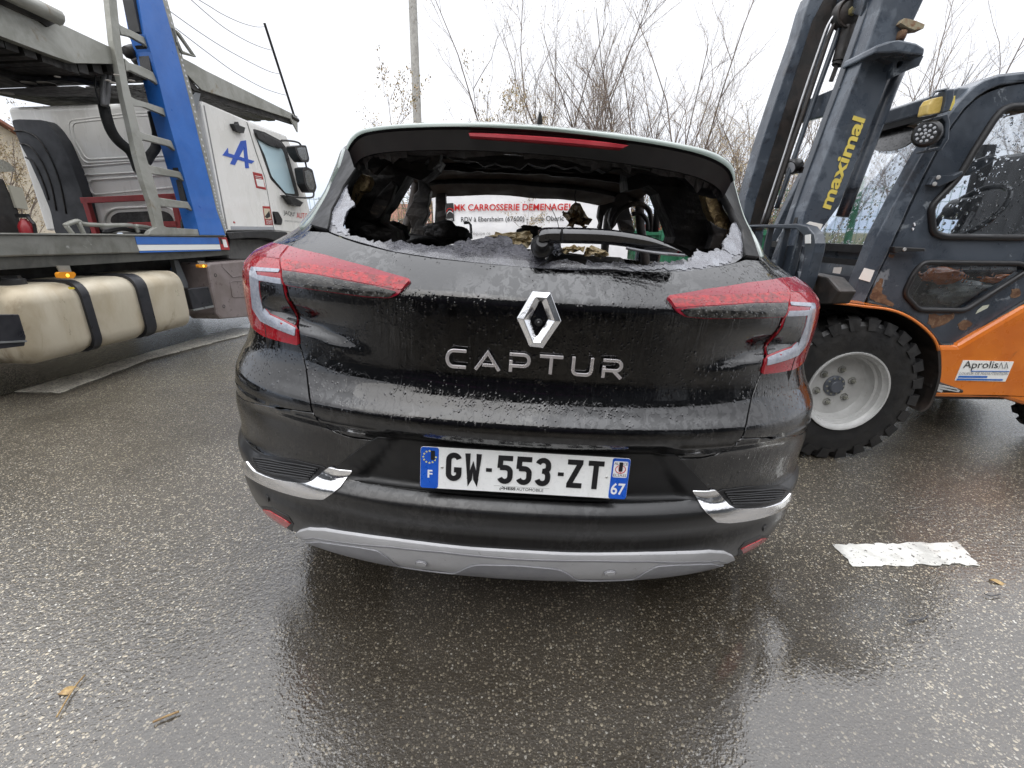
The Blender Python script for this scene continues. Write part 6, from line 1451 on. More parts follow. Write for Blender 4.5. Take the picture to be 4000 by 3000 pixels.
fnt.links.new(bump(fnt, math_n(fnt, 'MULTIPLY', rng(fnt, fvo.outputs['Distance'], .1, .4, 1, 0), math_n(fnt, 'GREATER_THAN', fs_.outputs[0], .5)), .6, .004), fb.inputs['Normal'])
fk = empty('forklift', (2.6, 2.8, 0), 'dark grey and orange forklift with raised mast facing the burnt car, at right', 'forklift')
def mk(pts, Y, dk='e'): return [PY(*(p if isinstance(p[0], str) else (dk, *p)), Y) for p in pts]
def fp(name, pts, Y, th, mat, parent=fk, dk='e', rd=0, bevel=0, holes=()):
    P = mk(pts, Y, dk); P = rounded(P, rd) if rd else P
    H_ = [rounded(mk(h, Y, dk), .03) if rd or True else mk(h, Y, dk) for h in holes]
    return MB().prism(P, (0, th, 0), H_).build(name, mat, parent, bevel=bevel)
YB = 2.45
# orange body
fp('body', [(1268, 916), (1398, 916), (1830, 660), (2300, 480), (2700, 480), (2700, 1180), (2100, 1240), (1835, 1302), (1690, 1256), (1214, 1249), (1240, 1160), (1270, 1050)], YB - .04, 1.0, forange, bevel=.02)
fp('body_shadow_line', [(1225, 1244), (1690, 1250), (1700, 1262), (1216, 1256)], YB - .02, .9, fdark)
fp('counterweight', [(1990, 640), (2700, 560), (2900, 900), (2700, 1150), (1990, 1180)], YB - .02, .96, fsteel, bevel=.05)
st = fp('step', [(1238, 1156), (1310, 1158), (1436, 1203), (1430, 1221), (1224, 1218), (1226, 1180)], YB - .20, .18, fdark, bevel=.004)
for a, b2 in (((1262, 1168), (1385, 1196)), ((1250, 1180), (1400, 1206)), ((1242, 1192), (1290, 1208))): MB().bar(PY('e', *a, YB - .21), PY('e', *b2, YB - .21), .012, .012).build('step_grip', rimw, st)
# rental label
lb = fp('rental_label', [(1432, 1008), (1760, 1017), (1705, 1146), (1378, 1138)], YB - .043, .003, whitew)
def ft(s, p0, p1, p2, mat, par, bold=0, Y=YB - .0445, k='e', nm='lettering'): return text_on(s, PY(k, *p0, Y), PY(k, *p1, Y), PY(k, *p2, Y), mat, par, nm, bold)
ft('Aprolis', (1424, 1074), (1648, 1074), (1440, 1012), blackp, lb, .0)
ft('LOUEUR DE MANUTENTION', (1404, 1101), (1716, 1103), (1411, 1084), greyp, lb)
MB().bar(PY('e', 1482, 1078, YB - .045), PY('e', 1730, 1080, YB - .045), .002, .004).build('label_rule', bluep, lb)
fp('label_band', [(1402, 1108), (1590, 1110), (1586, 1122), (1398, 1120)], YB - .045, .001, bluep, lb); fp('label_band', [(1392, 1126), (1690, 1130), (1686, 1140), (1388, 1136)], YB - .045, .001, bluep, lb)
for q in ([(1660, 1062), (1680, 1022), (1690, 1062)], [(1700, 1062), (1712, 1022), (1722, 1062)]): MB().tube(mk(q, YB - .045), .0016, 4).build('label_drawing', greyp, lb)
# cab side: one dark pressed frame with two window openings
win1 = [('e', 1232, 180), ('l', 618, 1490), ('l', 700, 1400), ('l', 790, 1310), ('l', 850, 1225), ('l', 930, 1085), ('l', 1010, 960), ('l', 1075, 858), ('l', 1130, 795), ('l', 1190, 770), ('l', 1320, 765), ('l', 1500, 775), ('l', 1560, 1000), ('l', 1560, 1640), ('e', 1840, 214), ('e', 1300, 207)]
win2 = [(1172, 373), (1790, 380), (1840, 400), (1840, 430), (1440, 686), (1140, 681), (1046, 575), (1112, 440)]
frame = [('e', 806, 625), ('e', 850, 520), ('e', 930, 360), ('e', 1015, 185), ('l', 408, 1640), ('l', 482, 1475), ('l', 570, 1292), ('l', 650, 1135), ('l', 700, 1045), ('l', 770, 925), ('l', 865, 795), ('l', 960, 705), ('l', 1060, 655), ('l', 1180, 618), ('l', 1290, 602), ('l', 1480, 600), ('l', 1700, 640), ('l', 1800, 1000), ('l', 1830, 1640), ('e', 2120, 300), ('e', 1990, 520), ('e', 1830, 622), ('e', 1420, 884), ('e', 1345, 906), ('e', 1268, 902), ('e', 1232, 852), ('e', 1110, 737), ('e', 960, 674)]
P = rounded(mk(frame, YB), .02, 3)
MB().prism(P, (0, .05, 0), [rounded(mk(win1, YB), .06, 4), rounded(mk(win2, YB), .03, 3)]).build('door', fsteel, fk, bevel=.006)
dpar = fk.children[-1] if False else [o for o in fk.children if o.name.startswith('door')][-1]
MB().tube(rounded(mk(win1, YB - .004), .06, 5), .017, 7, closed=True).build('window_seal', frub, dpar, smooth=True)
MB().tube(rounded(mk(win2, YB - .004), .03, 4), .014, 7, closed=True).build('window_seal', frub, dpar, smooth=True)
MB().prism(rounded(mk(win1, YB + .02), .06, 4), (0, .005, 0)).build('door_glass', fglass, dpar); MB().prism(rounded(mk(win2, YB + .02), .03, 3), (0, .005, 0)).build('door_glass', fglass, dpar)
MB().tube(spline(mk([('e', 806, 632), ('e', 960, 680), ('e', 1110, 743), ('e', 1232, 858), ('e', 1272, 908), ('e', 1345, 910), ('e', 1420, 888), ('e', 1830, 628), ('e', 2000, 520)], YB - .002), 3), .016, 6).build('door_seal', frub, dpar, smooth=True)
hd = fp('door_handle', [(985, 270), (1188, 281), (1190, 302), (1010, 306), (1000, 316), (985, 310)], YB - .05, .035, blackpl, dpar, bevel=.006); MB().lathe([(0, .004), (.008, .004), (.009, 0)], PY('e', 1050, 289, YB - .051), (0, -1, 0), 12).build('handle_bolt', rimw, hd)
for q in ([(892, 475), (914, 480), (904, 560), (948, 618), (985, 645), (968, 668), (885, 650), (826, 606), (852, 538)], [(1212, 706), (1262, 712), (1300, 716), (1370, 700), (1366, 740), (1310, 776), (1240, 802), (1196, 770)], [(1395, 776), (1440, 745), (1492, 770), (1450, 812), (1420, 814)], [(1745, 548), (1795, 545), (1800, 590), (1760, 604), (1735, 590)], [(950, 318), (990, 322), (975, 345), (948, 338)]):
    P2 = mk(q, YB - .0015); J = jag([(p.x, p.z) for p in P2], .006, len(q), .012); MB().prism([Vector((x, YB - .0015, z)) for x, z in J], (0, .002, 0)).build('rust_patch', rustm, dpar)
MB().prism(mk([(1560, 655), (1600, 648), (1590, 668), (1512, 708), (1525, 685)], YB - .002), (0, .002, 0)).build('scraped_patch', M('scraped_primer', (.45, .47, .38), .7), dpar)
hg = fp('hinge', [(560, 1290), (620, 1260), (760, 1265), (830, 1238), (835, 1262), (770, 1300), (640, 1330), (575, 1352)] and [('l', 612, 1330), ('l', 650, 1266), ('l', 780, 1262), ('l', 850, 1228), ('l', 856, 1246), ('l', 790, 1296), ('l', 680, 1345)], YB - .03, .03, fsteel, dpar, bevel=.004)
for x, y in ((645, 1325), (672, 1277)): MB().lathe([(0, .006), (.009, .005), (.011, 0)], PY('l', x, y, YB - .031), (0, -1, 0), 10).build('hinge_bolt', rimw, hg)
MB().tube(mk([(1102, 150), (1106, 165), (1112, 152)], YB - .003), .003, 4).tube(mk([(1112, 118), (1118, 136)], YB - .003), .004, 4).build('door_mark', pwh, dpar)
# outer roof hoop and A-pillar
hoop_o = [('e', 700, 640), ('e', 756, 500), ('e', 812, 362), ('e', 876, 200), ('l', 292, 1590), ('l', 378, 1430), ('l', 458, 1290), ('l', 543, 1140), ('l', 625, 1010), ('l', 700, 890), ('l', 790, 770), ('l', 870, 680), ('l', 940, 615), ('l', 1010, 572), ('l', 1110, 540), ('l', 1290, 520), ('l', 1500, 525), ('l', 1760, 560)]
hoop_i = [('l', 1750, 620), ('l', 1500, 585), ('l', 1290, 588), ('l', 1120, 612), ('l', 1030, 650), ('l', 950, 700), ('l', 860, 785), ('l', 765, 915), ('l', 688, 1042), ('l', 640, 1130), ('l', 560, 1285), ('l', 470, 1470), ('l', 395, 1640), ('e', 1000, 185), ('e', 930, 345), ('e', 852, 505), ('e', 790, 640)]
hp = MB().prism(mk(hoop_o + hoop_i, YB - .01), (0, .08, 0)).build('cab_pillar', fsteel2, fk, bevel=.02, ang=25)
fp('reflective_tape', [(792, 409), (858, 425), (826, 501), (755, 480)], YB - .014, .003, whitew, hp)
# the far hoop, roof and roof beam run across the machine
W9 = Vector((0, .98, 0))
far = [p + W9 for p in mk(hoop_o + hoop_i, YB)]; MB().prism(far, (0, .06, 0)).build('cab_pillar', fsteel2, fk, bevel=.015, ang=25)
rf = mk([('l', 870, 672), ('l', 940, 607), ('l', 1010, 564), ('l', 1110, 532), ('l', 1290, 512), ('l', 1500, 517), ('l', 1780, 560), ('l', 1780, 600), ('l', 1500, 560), ('l', 1290, 556), ('l', 1110, 575), ('l', 1010, 606), ('l', 940, 650), ('l', 880, 710)], YB + .02)
MB().prism(rf, (0, 1.0, 0)).build('cab_roof', fsteel, fk, bevel=.008)
lin = mk([('l', 1120, 640), ('l', 1780, 640), ('l', 1780, 700), ('l', 1120, 700)], YB + .10); MB().prism(lin, (0, .8, 0)).build('roof_lining', M('brown_lining', (.12, .07, .03), .8), fk)
bA = PY('l', 868, 690, YB + .02); MB().bar(bA, bA + W9, .07, .075).build('roof_beam', fsteel2, fk, bevel=.01); MB().bar(bA + Vector((-.01, 0, -.05)), bA + W9 + Vector((-.01, 0, -.05)), .04, .03).build('screen_seal', frub, fk)
# windscreen and front cowl
Pb = PY('e', 822, 268, YB + .05); Pt = PY('l', 872, 740, YB + .05)
gs = MB().prism([Pb, Pt, Pt + Vector((0, .90, 0)), Pb + Vector((0, .90, 0))], (.006, 0, 0)).build('windscreen', fglass, fk)
MB().bar(Pb + Vector((0, 0, -.015)), Pb + Vector((0, .92, -.015)), .03, .04).build('screen_seal', frub, fk)
cw_ = mk([(815, 285), (800, 372), (780, 380), (745, 470), (700, 640), (1000, 640), (1000, 285)], YB + .07)
cwl = MB().prism(cw_, (0, .86, 0)).build('front_cowl', fsteel, fk, bevel=.008)
MB().bar(PY('e', 800, 380, YB + .06), PY('e', 800, 380, YB + .06) + Vector((0, .88, 0)), .03, .03).build('cowl_seam', frub, cwl)
def cowlp(x, y, X): return PX('e', x, y, X)
Xc = PY('e', 770, 430, YB + .07).x - .012
MB().prism([PX('e', *p, Xc) for p in [(592, 405), (642, 404), (630, 462), (578, 462)]], (.003, 0, 0)).build('paper_label', whitew, cwl)
MB().prism([PX('e', *p, Xc - .03) for p in [(545, 540), (700, 545), (690, 640), (540, 620)]], (.02, 0, 0)).build('vent_grille', fdark, cwl, bevel=.004)
# lamps on the pillar
LC = PY('l', 592, 965, YB - .10); ax_ = Vector((-.72, -.62, -.05)).normalized()
hl = MB().lathe([(0, .03), (.044, .03), (.054, .02), (.056, 0), (.05, -.05), (.035, -.08), (0, -.09)], LC, ax_, 28).build('work_lamp', blackpl, fk, smooth=40)
u_ = ax_.cross(Vector((0, 0, 1))).normalized(); v_ = u_.cross(ax_)
led = M('led_lens', (.38, .39, .41), .12, coat=1); mb = MB()
for r_, n_ in ((0, 1), (.015, 5), (.032, 10)):
    for k in range(n_):
        a = 2 * pi * k / n_; mb.lathe([(0, .004), (.005, .0035), (.0072, 0)], LC + ax_ * .031 + u_ * cos(a) * r_ + v_ * sin(a) * r_, ax_, 6)
mb.build('led_cluster', led, hl)
fp('lamp_bracket', [('l', 630, 850), ('l', 745, 818), ('l', 762, 880), ('l', 752, 1000), ('l', 700, 1080), ('l', 580, 1095), ('l', 590, 1080), ('l', 680, 1060), ('l', 720, 990), ('l', 728, 880), ('l', 700, 850), ('l', 640, 880)], YB - .10, .06, fsteel, hl, bevel=.006)
yl = fp('yellow_lamp', [('l', 600, 800), ('l', 612, 750), ('l', 640, 705), ('l', 728, 688), ('l', 712, 790), ('l', 690, 812), ('l', 596, 828)], YB - .12, .06, M('yellow_lens', (.60, .44, .14), .3, col2=(.5, .36, .1), vs=10, coat=.5), bevel=.012)
fp('lamp_bracket', [('l', 740, 640), ('l', 795, 634), ('l', 790, 700), ('l', 755, 800), ('l', 712, 812), ('l', 730, 730)], YB - .14, .05, fsteel2, yl, bevel=.006)
fp('yellow_lens', [('l', 770, 700), ('l', 796, 688), ('l', 792, 740), ('l', 765, 795), ('l', 752, 790)], YB - .06, .04, yelp, yl)
MB().tube(mk([('l', 618, 700), ('l', 650, 660), ('l', 745, 640)], YB - .12), .006, 5).build('lamp_cage', fsteel, yl)
el = [('l', 345 + 165 * cos(a) - 20 * sin(a), 1000 + 88 * sin(a) - 25 * cos(a)) for a in [2 * pi * i / 22 for i in range(22)]]
Pm = [onplane(k, x, y, Pb + Vector((-.015, 0, 0)), (Pt - Pb).cross(Vector((0, 1, 0))).normalized()) for k, x, y in el]
MB().prism(Pm, (.01, 0, 0)).build('wet_mirror_back', paint('wet_black_plastic', (.01, .01, .011), 1.5, .2), gs)
# inside the cab
seat = MB().prism(rounded([Vector((x, 2.75, z)) for x, z in ((2.55, .95), (3.0, .95), (3.02, 1.08), (2.55, 1.08))], .04), (0, .5, 0)).prism(rounded([Vector((x, 2.75, z)) for x, z in ((2.98, 1.0), (3.12, 1.0), (3.25, 1.62), (3.13, 1.64))], .05), (0, .5, 0)).build('seat', blackpl, fk, bevel=.03)
hb = PY('l', 900, 1530, 2.8); MB().tube([hb + Vector((0, .17 * cos(a), .0)) + Vector((.10 * sin(a), 0, .14 * sin(a))) for a in [2 * pi * i / 20 for i in range(20)]], .016, 6, closed=True).tube([hb, hb + Vector((-.18, 0, -.55))], .03, 8).build('steering_wheel', blackpl, fk, smooth=True)
MB().prism(mk([('l', 905, 1440), ('l', 1010, 1040), ('l', 1095, 1040), ('l', 1010, 1440), ('l', 1000, 1700), ('l', 890, 1700)], 3.3), (0, .05, 0)).build('inner_pillar', frub, fk)
MB().prism(mk([('l', 840, 1260), ('l', 930, 1160), ('l', 1090, 1105), ('l', 1105, 1125), ('l', 1050, 1180), ('l', 900, 1265)], 2.7), (0, .04, 0)).build('sun_visor', fsteel, fk, bevel=.01)
MB().prism(mk([('l', 800, 1570), ('l', 815, 1490), ('l', 880, 1430), ('l', 1020, 1400), ('l', 960, 1540), ('l', 900, 1585)], 2.85), (0, .12, 0)).build('headrest', blackpl, fk, bevel=.03)
MB().box((3.0, 3.0, .75), (1.0, .8, .45)).build('seat_base', fdark, fk, bevel=.02)
fo_ = lump('orange_bag', PY('e', 1295, 460, 2.62), .07, forange, 4, (1.7, .6, .6), .3, fk); lump('orange_bag', PY('e', 1640, 480, 2.62), .06, forange, 6, (2.4, .6, .5), .5, fk)
lump('plastic_sheet', PY('e', 1520, 560, 2.62), .11, M('pale_sheet', (.13, .15, .15), .35, col2=(.2, .22, .21), vs=8), 9, (2.2, .5, .6), .5, fk)
# fender
fe = [(560, 640), (620, 646), (800, 668), (960, 690), (1090, 745), (1200, 832), (1258, 920), (1272, 1050), (1262, 1150), (1212, 1290), (1152, 1342)]
F0 = spline(mk(fe, YB - .22), 4); V = []
cF = sum(F0, Vector()) / len(F0)
for p in F0:
    n_ = Vector((p.x - 1.75, 0, p.z - .38)).normalized() * .014; V += [p, p + Vector((0, .40, 0)), p + Vector((0, .40, 0)) + n_, p + n_]
F = [(i * 4 + j, (i + 1) * 4 + j, (i + 1) * 4 + (j + 1) % 4, i * 4 + (j + 1) % 4) for i in range(len(F0) - 1) for j in range(4)]
fd = MB().add(V, F).build('mudguard', fdark, fk, smooth=30); MB().tube([p + Vector((0, -.002, .006)) for p in F0[:26]], .007, 6).build('mudguard_edge', forange, fd, smooth=True)
V2 = []
for p in F0:
    n_ = Vector((p.x - 1.75, 0, p.z - .38)).normalized(); V2 += [p + n_ * .016, p + n_ * .016 + Vector((0, .40, 0))]
MB().add(V2, [(2 * i, 2 * i + 1, 2 * i + 3, 2 * i + 2) for i in range(24)]).build('mudguard_top', forange, fd, smooth=True)
fp('wheelhouse', [(380, 600), (1000, 640), (1235, 860), (1275, 1050), (1215, 1290), (1000, 1200), (500, 760), (380, 760)], YB + .20, .6, fdark)
# wheels: lugged tyre, dished rim, nuts
def fwheel(c, Ro, wd, nl, name='wheel'):
    w = empty(name, c); w.parent = fk; w.matrix_parent_inverse = fk.matrix_basis.inverted(); c = Vector(c); ax = Vector((0, -1, 0)); k = Ro / .39; h = wd / 2
    mb = MB().lathe([(.205 * k, h * .92), (.22 * k, h), (.245 * k, h * 1.02), (.30 * k, h * 1.04), (.345 * k, h * .99), (.362 * k, h * .88), (.370 * k, h * .4), (.372 * k, 0), (.370 * k, -h * .4), (.362 * k, -h * .88), (.30 * k, -h * 1.04), (.205 * k, -h * .92)], c, ax, 56)
    for s_ in (-1, 1):
        for i in range(nl):
            a0 = 2 * pi * (i + (.5 if s_ > 0 else 0)) / nl
            def pt(r, a, hh): return c + Vector((sin(a) * r, 0, cos(a) * r)) + ax * hh
            da = .085; sw = .17
            for hh0, hh1, a_, b_, r0, r1 in ((h * 1.02, h * .62, a0, a0 + sw * .35, .338 * k, Ro), (h * .66, .02, a0 + sw * .3, a0 + sw, .352 * k, Ro)):
                q = []
                for hh, aa in ((hh0, a_), (hh1, b_)):
                    rr0 = r0 if hh == hh0 else .352 * k; rt = r1 - (.010 if hh == hh0 else 0)
                    q += [pt(rr0, aa - da, hh * s_), pt(rr0, aa + da, hh * s_), pt(rt, aa + da * .75, hh * s_ * .985), pt(rt, aa - da * .75, hh * s_ * .985)]
                mb.add(q, [(0, 1, 2, 3), (4, 7, 6, 5), (0, 4, 5, 1), (1, 5, 6, 2), (2, 6, 7, 3), (3, 7, 4, 0)])
            # shoulder lug running down the sidewall
            q = [pt(.325 * k, a0 - da * .8, h * 1.06 * s_), pt(.325 * k, a0 + da * .8, h * 1.06 * s_), pt(Ro - .008, a0 + da * .95, h * 1.0 * s_), pt(Ro - .008, a0 - da * .95, h * 1.0 * s_)]
            q += [p - ax * (.03 * s_) for p in q]; mb.add(q, [(0, 1, 2, 3), (4, 7, 6, 5), (0, 4, 5, 1), (1, 5, 6, 2), (2, 6, 7, 3), (3, 7, 4, 0)])
    t = mb.build('tyre', rubber, None, smooth=30); t.parent = w; t.matrix_parent_inverse = w.matrix_basis.inverted()
    t.matrix_parent_inverse = Matrix.Translation(-c)
    mb = MB().lathe([(.0, h - .105), (.085 * k, h - .105), (.16 * k, h - .10), (.172 * k, h - .085), (.175 * k, h - .05), (.186 * k, h - .045), (.19 * k, h - .02), (.20 * k, h - .012), (.204 * k, h + .006), (.212 * k, h + .008), (.214 * k, h), (.206 * k, h - .02), (.204 * k, -h)], c, ax, 56)
    r_ = mb.build('rim', rimw, None, smooth=40); r_.parent = w; r_.matrix_parent_inverse = Matrix.Translation(-c)
    hc = c + ax * (h - .105); hbm = MB().lathe([(0, .028), (.030 * k, .028), (.034 * k, .024), (.036 * k, .012), (.052 * k, .010), (.056 * k, .006), (.056 * k, 0)], hc, ax, 28).build('hub', M('hub_grey', (.10, .11, .13), .45, metal=.3), r_, smooth=40)
    hbm.matrix_parent_inverse = Matrix.Identity(4); sm = MB(); nm_ = M('dull_nut', (.30, .30, .26), .5, metal=.5)
    for i in range(6):
        a = 2 * pi * i / 6 + .3; p = hc + Vector((cos(a), 0, sin(a))) * .094 * k; nu = MB(); nu.lathe([(0, .022), (.010, .022), (.0115, .018), (.0115, .006)], p, ax, 6); nu.lathe([(.019, .006), (.020, .004), (.020, 0), (0, .006)][:3], p, ax, 14); nu.lathe([(0, .032), (.006, .031), (.007, .022)], p, ax, 8); nu.build('wheel_nut', nm_, r_, smooth=30)
    for i in range(10):
        a = 2 * pi * i / 10; p = hc + Vector((cos(a), 0, sin(a))) * .045 * k; sm.lathe([(0, .016), (.0055, .015), (.006, .008)], p, ax, 6)
    sm.build('hub_screws', nm_, r_, smooth=30)
    return w
fwheel((1.735, 2.36, .385), .39, .28, 24)
fwheel((3.27, 2.45, .30), .30, .22, 18)
fwheel((1.735, 3.30, .385), .39, .28, 20); fwheel((3.27, 3.25, .30), .30, .22, 18)
# mast
YM = 2.60
nr = [('d', 1215, -80), ('d', 1525, -80), ('d', 1490, 0), ('d', 1345, 310), ('d', 1245, 560), ('d', 1150, 800), ('d', 1040, 1080), ('d', 960, 1285), ('d', 885, 1480), ('e', 500, 180), ('e', 440, 330), ('e', 380, 500), ('e', 330, 640), ('e', 210, 640), ('e', 300, 400), ('e', 374, 200), ('d', 640, 1520), ('d', 720, 1300), ('d', 800, 1090), ('d', 880, 870), ('d', 970, 640), ('d', 1062, 400), ('d', 1180, 60)]
mast = MB().prism(mk(nr, YM), (0, .11, 0)).build('mast_rail', fsteel2, fk, bevel=.006)
ft('maximal', (818, 1510), (1072, 858), (735, 1486), yelp, mast, .03, YM - .002, 'd')
fp('mast_groove', [('d', 1160, 40), ('d', 1172, 40), ('d', 965, 570), ('d', 800, 1020), ('d', 680, 1340), ('d', 575, 1640), ('d', 560, 1640), ('d', 665, 1340), ('d', 786, 1020), ('d', 950, 570)], YM + .055, .03, fdark, mast)
mr2 = [('d', 1100, -80), ('d', 1160, -80), ('d', 1160, 40), ('d', 950, 580), ('d', 786, 1010), ('d', 665, 1335), ('d', 560, 1640), ('e', 250, 400), ('e', 180, 640), ('e', 130, 640), ('e', 200, 400), ('d', 510, 1640), ('d', 620, 1330), ('d', 740, 1000), ('d', 900, 570), ('d', 1080, 60)]
MB().prism(mk(mr2, YM + .10), (0, .05, 0)).build('inner_mast_rail', fsteel, fk, bevel=.004)
cyl = mk([('d', 1350, 380), ('d', 1235, 640), ('d', 1100, 1000), ('d', 990, 1290), ('d', 890, 1560)], YM + .10); MB().tube([p + Vector((.01, 0, 0)) for p in cyl], .032, 14).build('lift_cylinder', fsteel2, fk, smooth=True)
far_r = [('d', 690, -60), ('d', 900, -60), ('d', 860, 60), ('d', 770, 330), ('d', 640, 760), ('d', 520, 1120), ('d', 400, 1480), ('d', 340, 1659), ('e', 80, 640), ('e', -40, 640), ('d', 190, 1659), ('d', 205, 1440), ('d', 330, 1010), ('d', 480, 560), ('d', 590, 250), ('d', 650, 40)]
YF = 3.25
fr2 = MB().prism(mk(far_r, YF), (0, .12, 0)).build('mast_rail', fsteel2, fk, bevel=.005)
fp('rail_channel', [('d', 800, -60), ('d', 880, -60), ('d', 850, 50), ('d', 740, 380), ('d', 610, 790), ('d', 500, 1120), ('d', 385, 1480), ('d', 325, 1659), ('d', 228, 1659), ('d', 290, 1420), ('d', 420, 1010), ('d', 560, 560), ('d', 690, 150)], YF - .004, .02, fdark, fr2)
wl = M('bright_cable', (.45, .45, .46), .35, metal=.6)
for pts, r_, m_ in (([(868, 75), (800, 180), (740, 340), (610, 720), (480, 1130), (320, 1610)], .006, wl), ([(885, 110), (820, 230), (760, 400), (630, 790), (500, 1170), (345, 1640)], .012, fdark), ([(905, 130), (850, 300), (700, 720), (600, 1010), (430, 1500)], .014, fsteel), ([(1010, 190), (930, 430), (800, 800), (690, 1100), (560, 1450), (500, 1620)], .013, fdark), ([(1030, 190), (950, 430), (830, 760), (720, 1060), (600, 1350)], .008, fdark)):
    MB().tube(spline(mk(pts, 2.95, 'd'), 4), r_, 7).build('lift_chain', m_, fk, smooth=True)
pc_ = PY('d', 945, 100, 2.93); pl = MB().lathe([(0, .03), (.03, .03), (.055, .02), (.070, .03), (.075, .025), (.06, .0), (.075, -.025), (.07, -.03)], pc_, (0, -1, 0), 28).build('chain_pulley', fdark, fk, smooth=35); MB().lathe([(0, .012), (.018, .012), (.022, 0)], pc_ + Vector((0, -.03, 0)), (0, -1, 0), 6).build('pulley_bolt', M('brass_bolt', (.5, .42, .2), .4, metal=.6), pl)
a_, b_ = mk([(950, 190), (880, 440)], 2.93, 'd'); c_, d_ = mk([(865, 470), (822, 585)], 2.93, 'd'); MB().tube([a_, b_], .035, 12).tube([b_, c_], .028, 10).tube([c_, d_], .012, 8).build('chain_anchor', fdark, fk, smooth=35)
def cross(p0, p1, w, h, mat=fsteel): MB().bar(PY('d', *p0, 2.7), PY('d', *p1, 3.27), w, h).build('mast_crossbar', mat, fk, bevel=.006)
cross((880, 720), (615, 812), .03, .12); cross((1100, 20), (900, -20), .05, .10, fsteel2)
MB().bar(PY('d', 730, 1210, 2.7), PY('d', 500, 1240, 3.27), .03, .03).build('mast_crossbar', fdark, fk)
wk2 = PY('d', 545, 1200, 2.95); wl2 = MB().lathe([(0, .02), (.035, .02), (.045, .0), (.035, -.05), (0, -.06)], wk2, (-.8, -.4, -.3), 18).build('work_lamp', blackpl, fk, smooth=40); MB().lathe([(0, .002), (.03, .002), (.03, 0)], wk2 + Vector((-.8, -.4, -.3)).normalized() * .02, (-.8, -.4, -.3), 14).build('lamp_glass', led, wl2)
fp('mast_bracket', [('d', 1128, 386), ('d', 1150, 325), ('d', 1240, 295), ('d', 1330, 285), ('d', 1440, 308), ('d', 1502, 346), ('d', 1492, 402), ('d', 1300, 378)], YM - .10, .22, fsteel2, bevel=.01)
fp('mast_bracket', [('d', 1136, 386), ('d', 1300, 378), ('d', 1490, 402), ('d', 1455, 475), ('d', 1380, 505), ('d', 1268, 556), ('d', 1272, 450), ('d', 1180, 415)], YM - .04, .12, fsteel, bevel=.008, holes=[[('d', 1300, 435), ('d', 1352, 440), ('d', 1330, 475), ('d', 1290, 500)]])
for pts, m_ in (([('d', 1325, 165), ('d', 1350, 130), ('d', 1385, 135), ('d', 1440, 150), ('d', 1500, 175), ('d', 1490, 205), ('d', 1420, 215), ('d', 1380, 200)], M('mossy_bolt', (.30, .27, .18), .8, col2=(.2, .1, .05), vs=30, bmp=.8, bs=50)), ([('d', 1340, 200), ('d', 1390, 205), ('d', 1360, 285), ('d', 1320, 280)], rustm)):
    fp('mast_bolt', pts, YM - .03, .05, m_, bevel=.012)
# load backrest and carriage
Xb = 1.40
def bx_(pts): return [PX('e', x, y, Xb) for x, y in pts]
def bp(name, pts, mat=fsteel, th=.05, X=0, bevel=.004): return MB().prism([p + Vector((X, 0, 0)) for p in bx_(pts)], (th, 0, 0)).build(name, mat, fk, bevel=bevel)
bp('backrest_frame', [(-260, 138), (80, 130), (350, 122), (420, 140), (462, 190), (472, 250), (462, 310), (420, 470), (360, 640), (318, 640), (370, 480), (402, 330), (402, 250), (392, 195), (350, 158), (80, 146), (-260, 152)])
for a, b2, w_b in (((150, 146), (60, 560), 14), ((255, 150), (150, 600), 14), ((345, 156), (240, 620), 16), ((40, 146), (-60, 500), 12)): bp('backrest_bar', [(a[0], a[1]), (a[0] + w_b, a[1]), (b2[0] + w_b, b2[1]), (b2[0], b2[1])], th=.03, X=.01)
bp('carriage', [(-260, 430), (330, 440), (470, 470), (545, 560), (500, 640), (-260, 660)], fdark, .08, .06, .01)
bp('carriage_plate', [(200, 260), (330, 265), (300, 430), (330, 640), (150, 640), (160, 420)], fsteel, .02, .045)
lc_ = PX('e', 512, 540, Xb + .10); cl_ = MB().lathe([(0, .03), (.035, .03), (.05, .02), (.055, -.01)], lc_, (-.5, -1, 0), 24).build('carriage_roller', fdark, fk, smooth=40); MB().lathe([(0, .034), (.008, .033), (.009, .03)], lc_, (-.5, -1, 0), 8).build('roller_bolt', yelp, cl_)
for pts in ([(405, 128), (438, 108), (522, 126), (500, 180), (470, 178)],): fp('reflective_tape', pts, YM - .004, .003, whitew, mast)
MB().prism([PX('e', x, y, Xb - .004) for x, y in [(405, 196), (440, 190), (440, 250), (405, 250)]], (.003, 0, 0)).build('reflective_tape', whitew, fk)
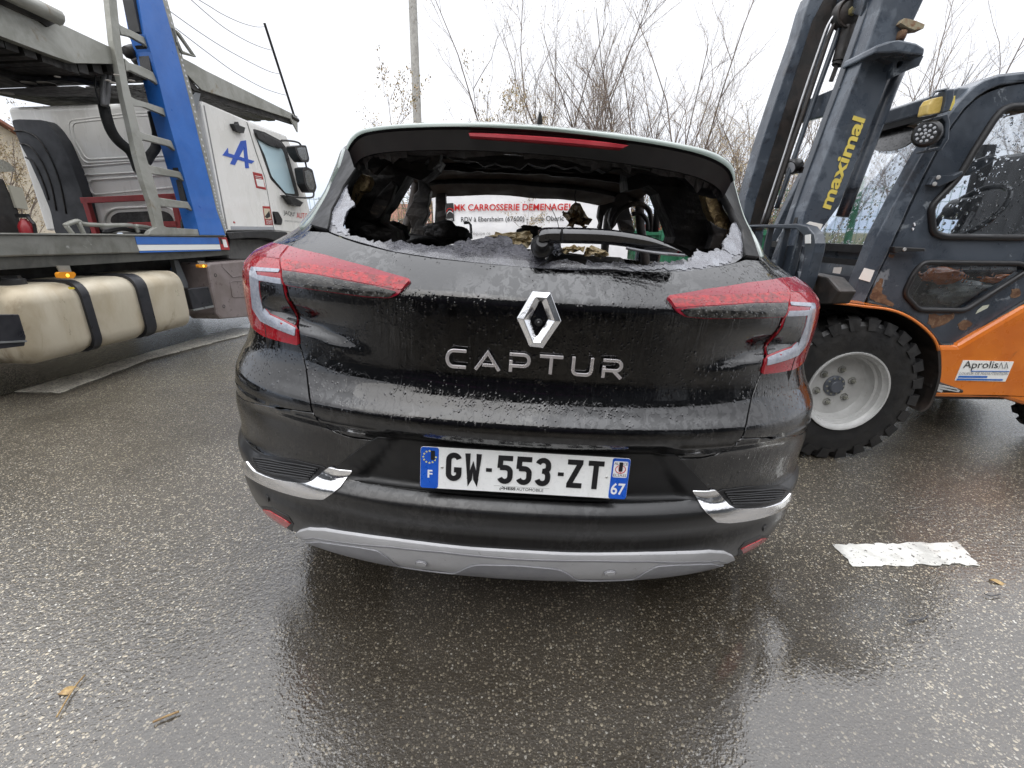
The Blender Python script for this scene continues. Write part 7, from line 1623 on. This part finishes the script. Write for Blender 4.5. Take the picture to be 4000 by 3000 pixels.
for sx_ in (0, 1):
    y_ = 2.62 + .5 * sx_; MB().box((Xb + .02, y_, .30), (.05, .12, .45)).prism([Vector((Xb - .0, y_ - .06, .04)), Vector((Xb - .0, y_ + .06, .04)), Vector((Xb - .42, y_ + .05, .03)), Vector((Xb - .42, y_ - .05, .03))], (0, 0, .04)).build('fork', fdark, fk, bevel=.004)
MB().box((2.3, 2.9, .42), (1.7, .75, .3)).box((1.735, 2.9, .385), (.16, 1.0, .16)).box((3.27, 2.9, .30), (.12, .9, .12)).build('underframe', fdark, fk, bevel=.01)

# ================================================= dark unseen van added behind the camera to darken tailgate reflections
van = empty('unseen_van', (.4, -2.8, 0), 'dark van added unseen behind the camera to darken reflections in the tailgate', 'van')
vb = M('dark_van_paint', (.02, .022, .03), .25, coat=.6, col2=(.025, .027, .035), vs=2)
prof_ = [(-3.4, .32), (2.3, .32), (2.55, .6), (2.5, 1.05), (1.95, 1.35), (1.35, 2.1), (-3.35, 2.2), (-3.45, 1.2)]
MB().prism(rounded([Vector((.4 + x, -2.8, z)) for x, z in prof_], .15), (0, -2.0, 0)).build('van_body', vb, van, bevel=.04)
MB().prism(rounded([Vector((.4 + x, -2.795, z)) for x, z in [(1.0, 1.3), (1.75, 1.3), (1.3, 1.85), (1.0, 1.85)]], .05), (0, .01, 0)).build('window', M('van_glass', (.05, .06, .07), .05), van)
MB().prism([Vector((.4 + x, -2.793, z)) for x, z in [(-3.2, 1.15), (.9, 1.15), (.9, 1.22), (-3.2, 1.22)]], (0, .01, 0)).prism([Vector((.4 + x, -2.793, z)) for x, z in [(-3.2, .62), (.9, .62), (.9, .66), (-3.2, .66)]], (0, .01, 0)).build('side_trim', M('purple_trim', (.12, .05, .12), .4), van)
for x in (-2.5, 1.6):
    for y in (-2.88, -4.7):
        w = MB().lathe([(.0, .08), (.2, .09), (.22, .1), (.31, .1), (.33, .06), (.33, -.1)], Vector((.4 + x, y, .33)), (0, 1, 0), 28).build('wheel', rubber, van, smooth=40)
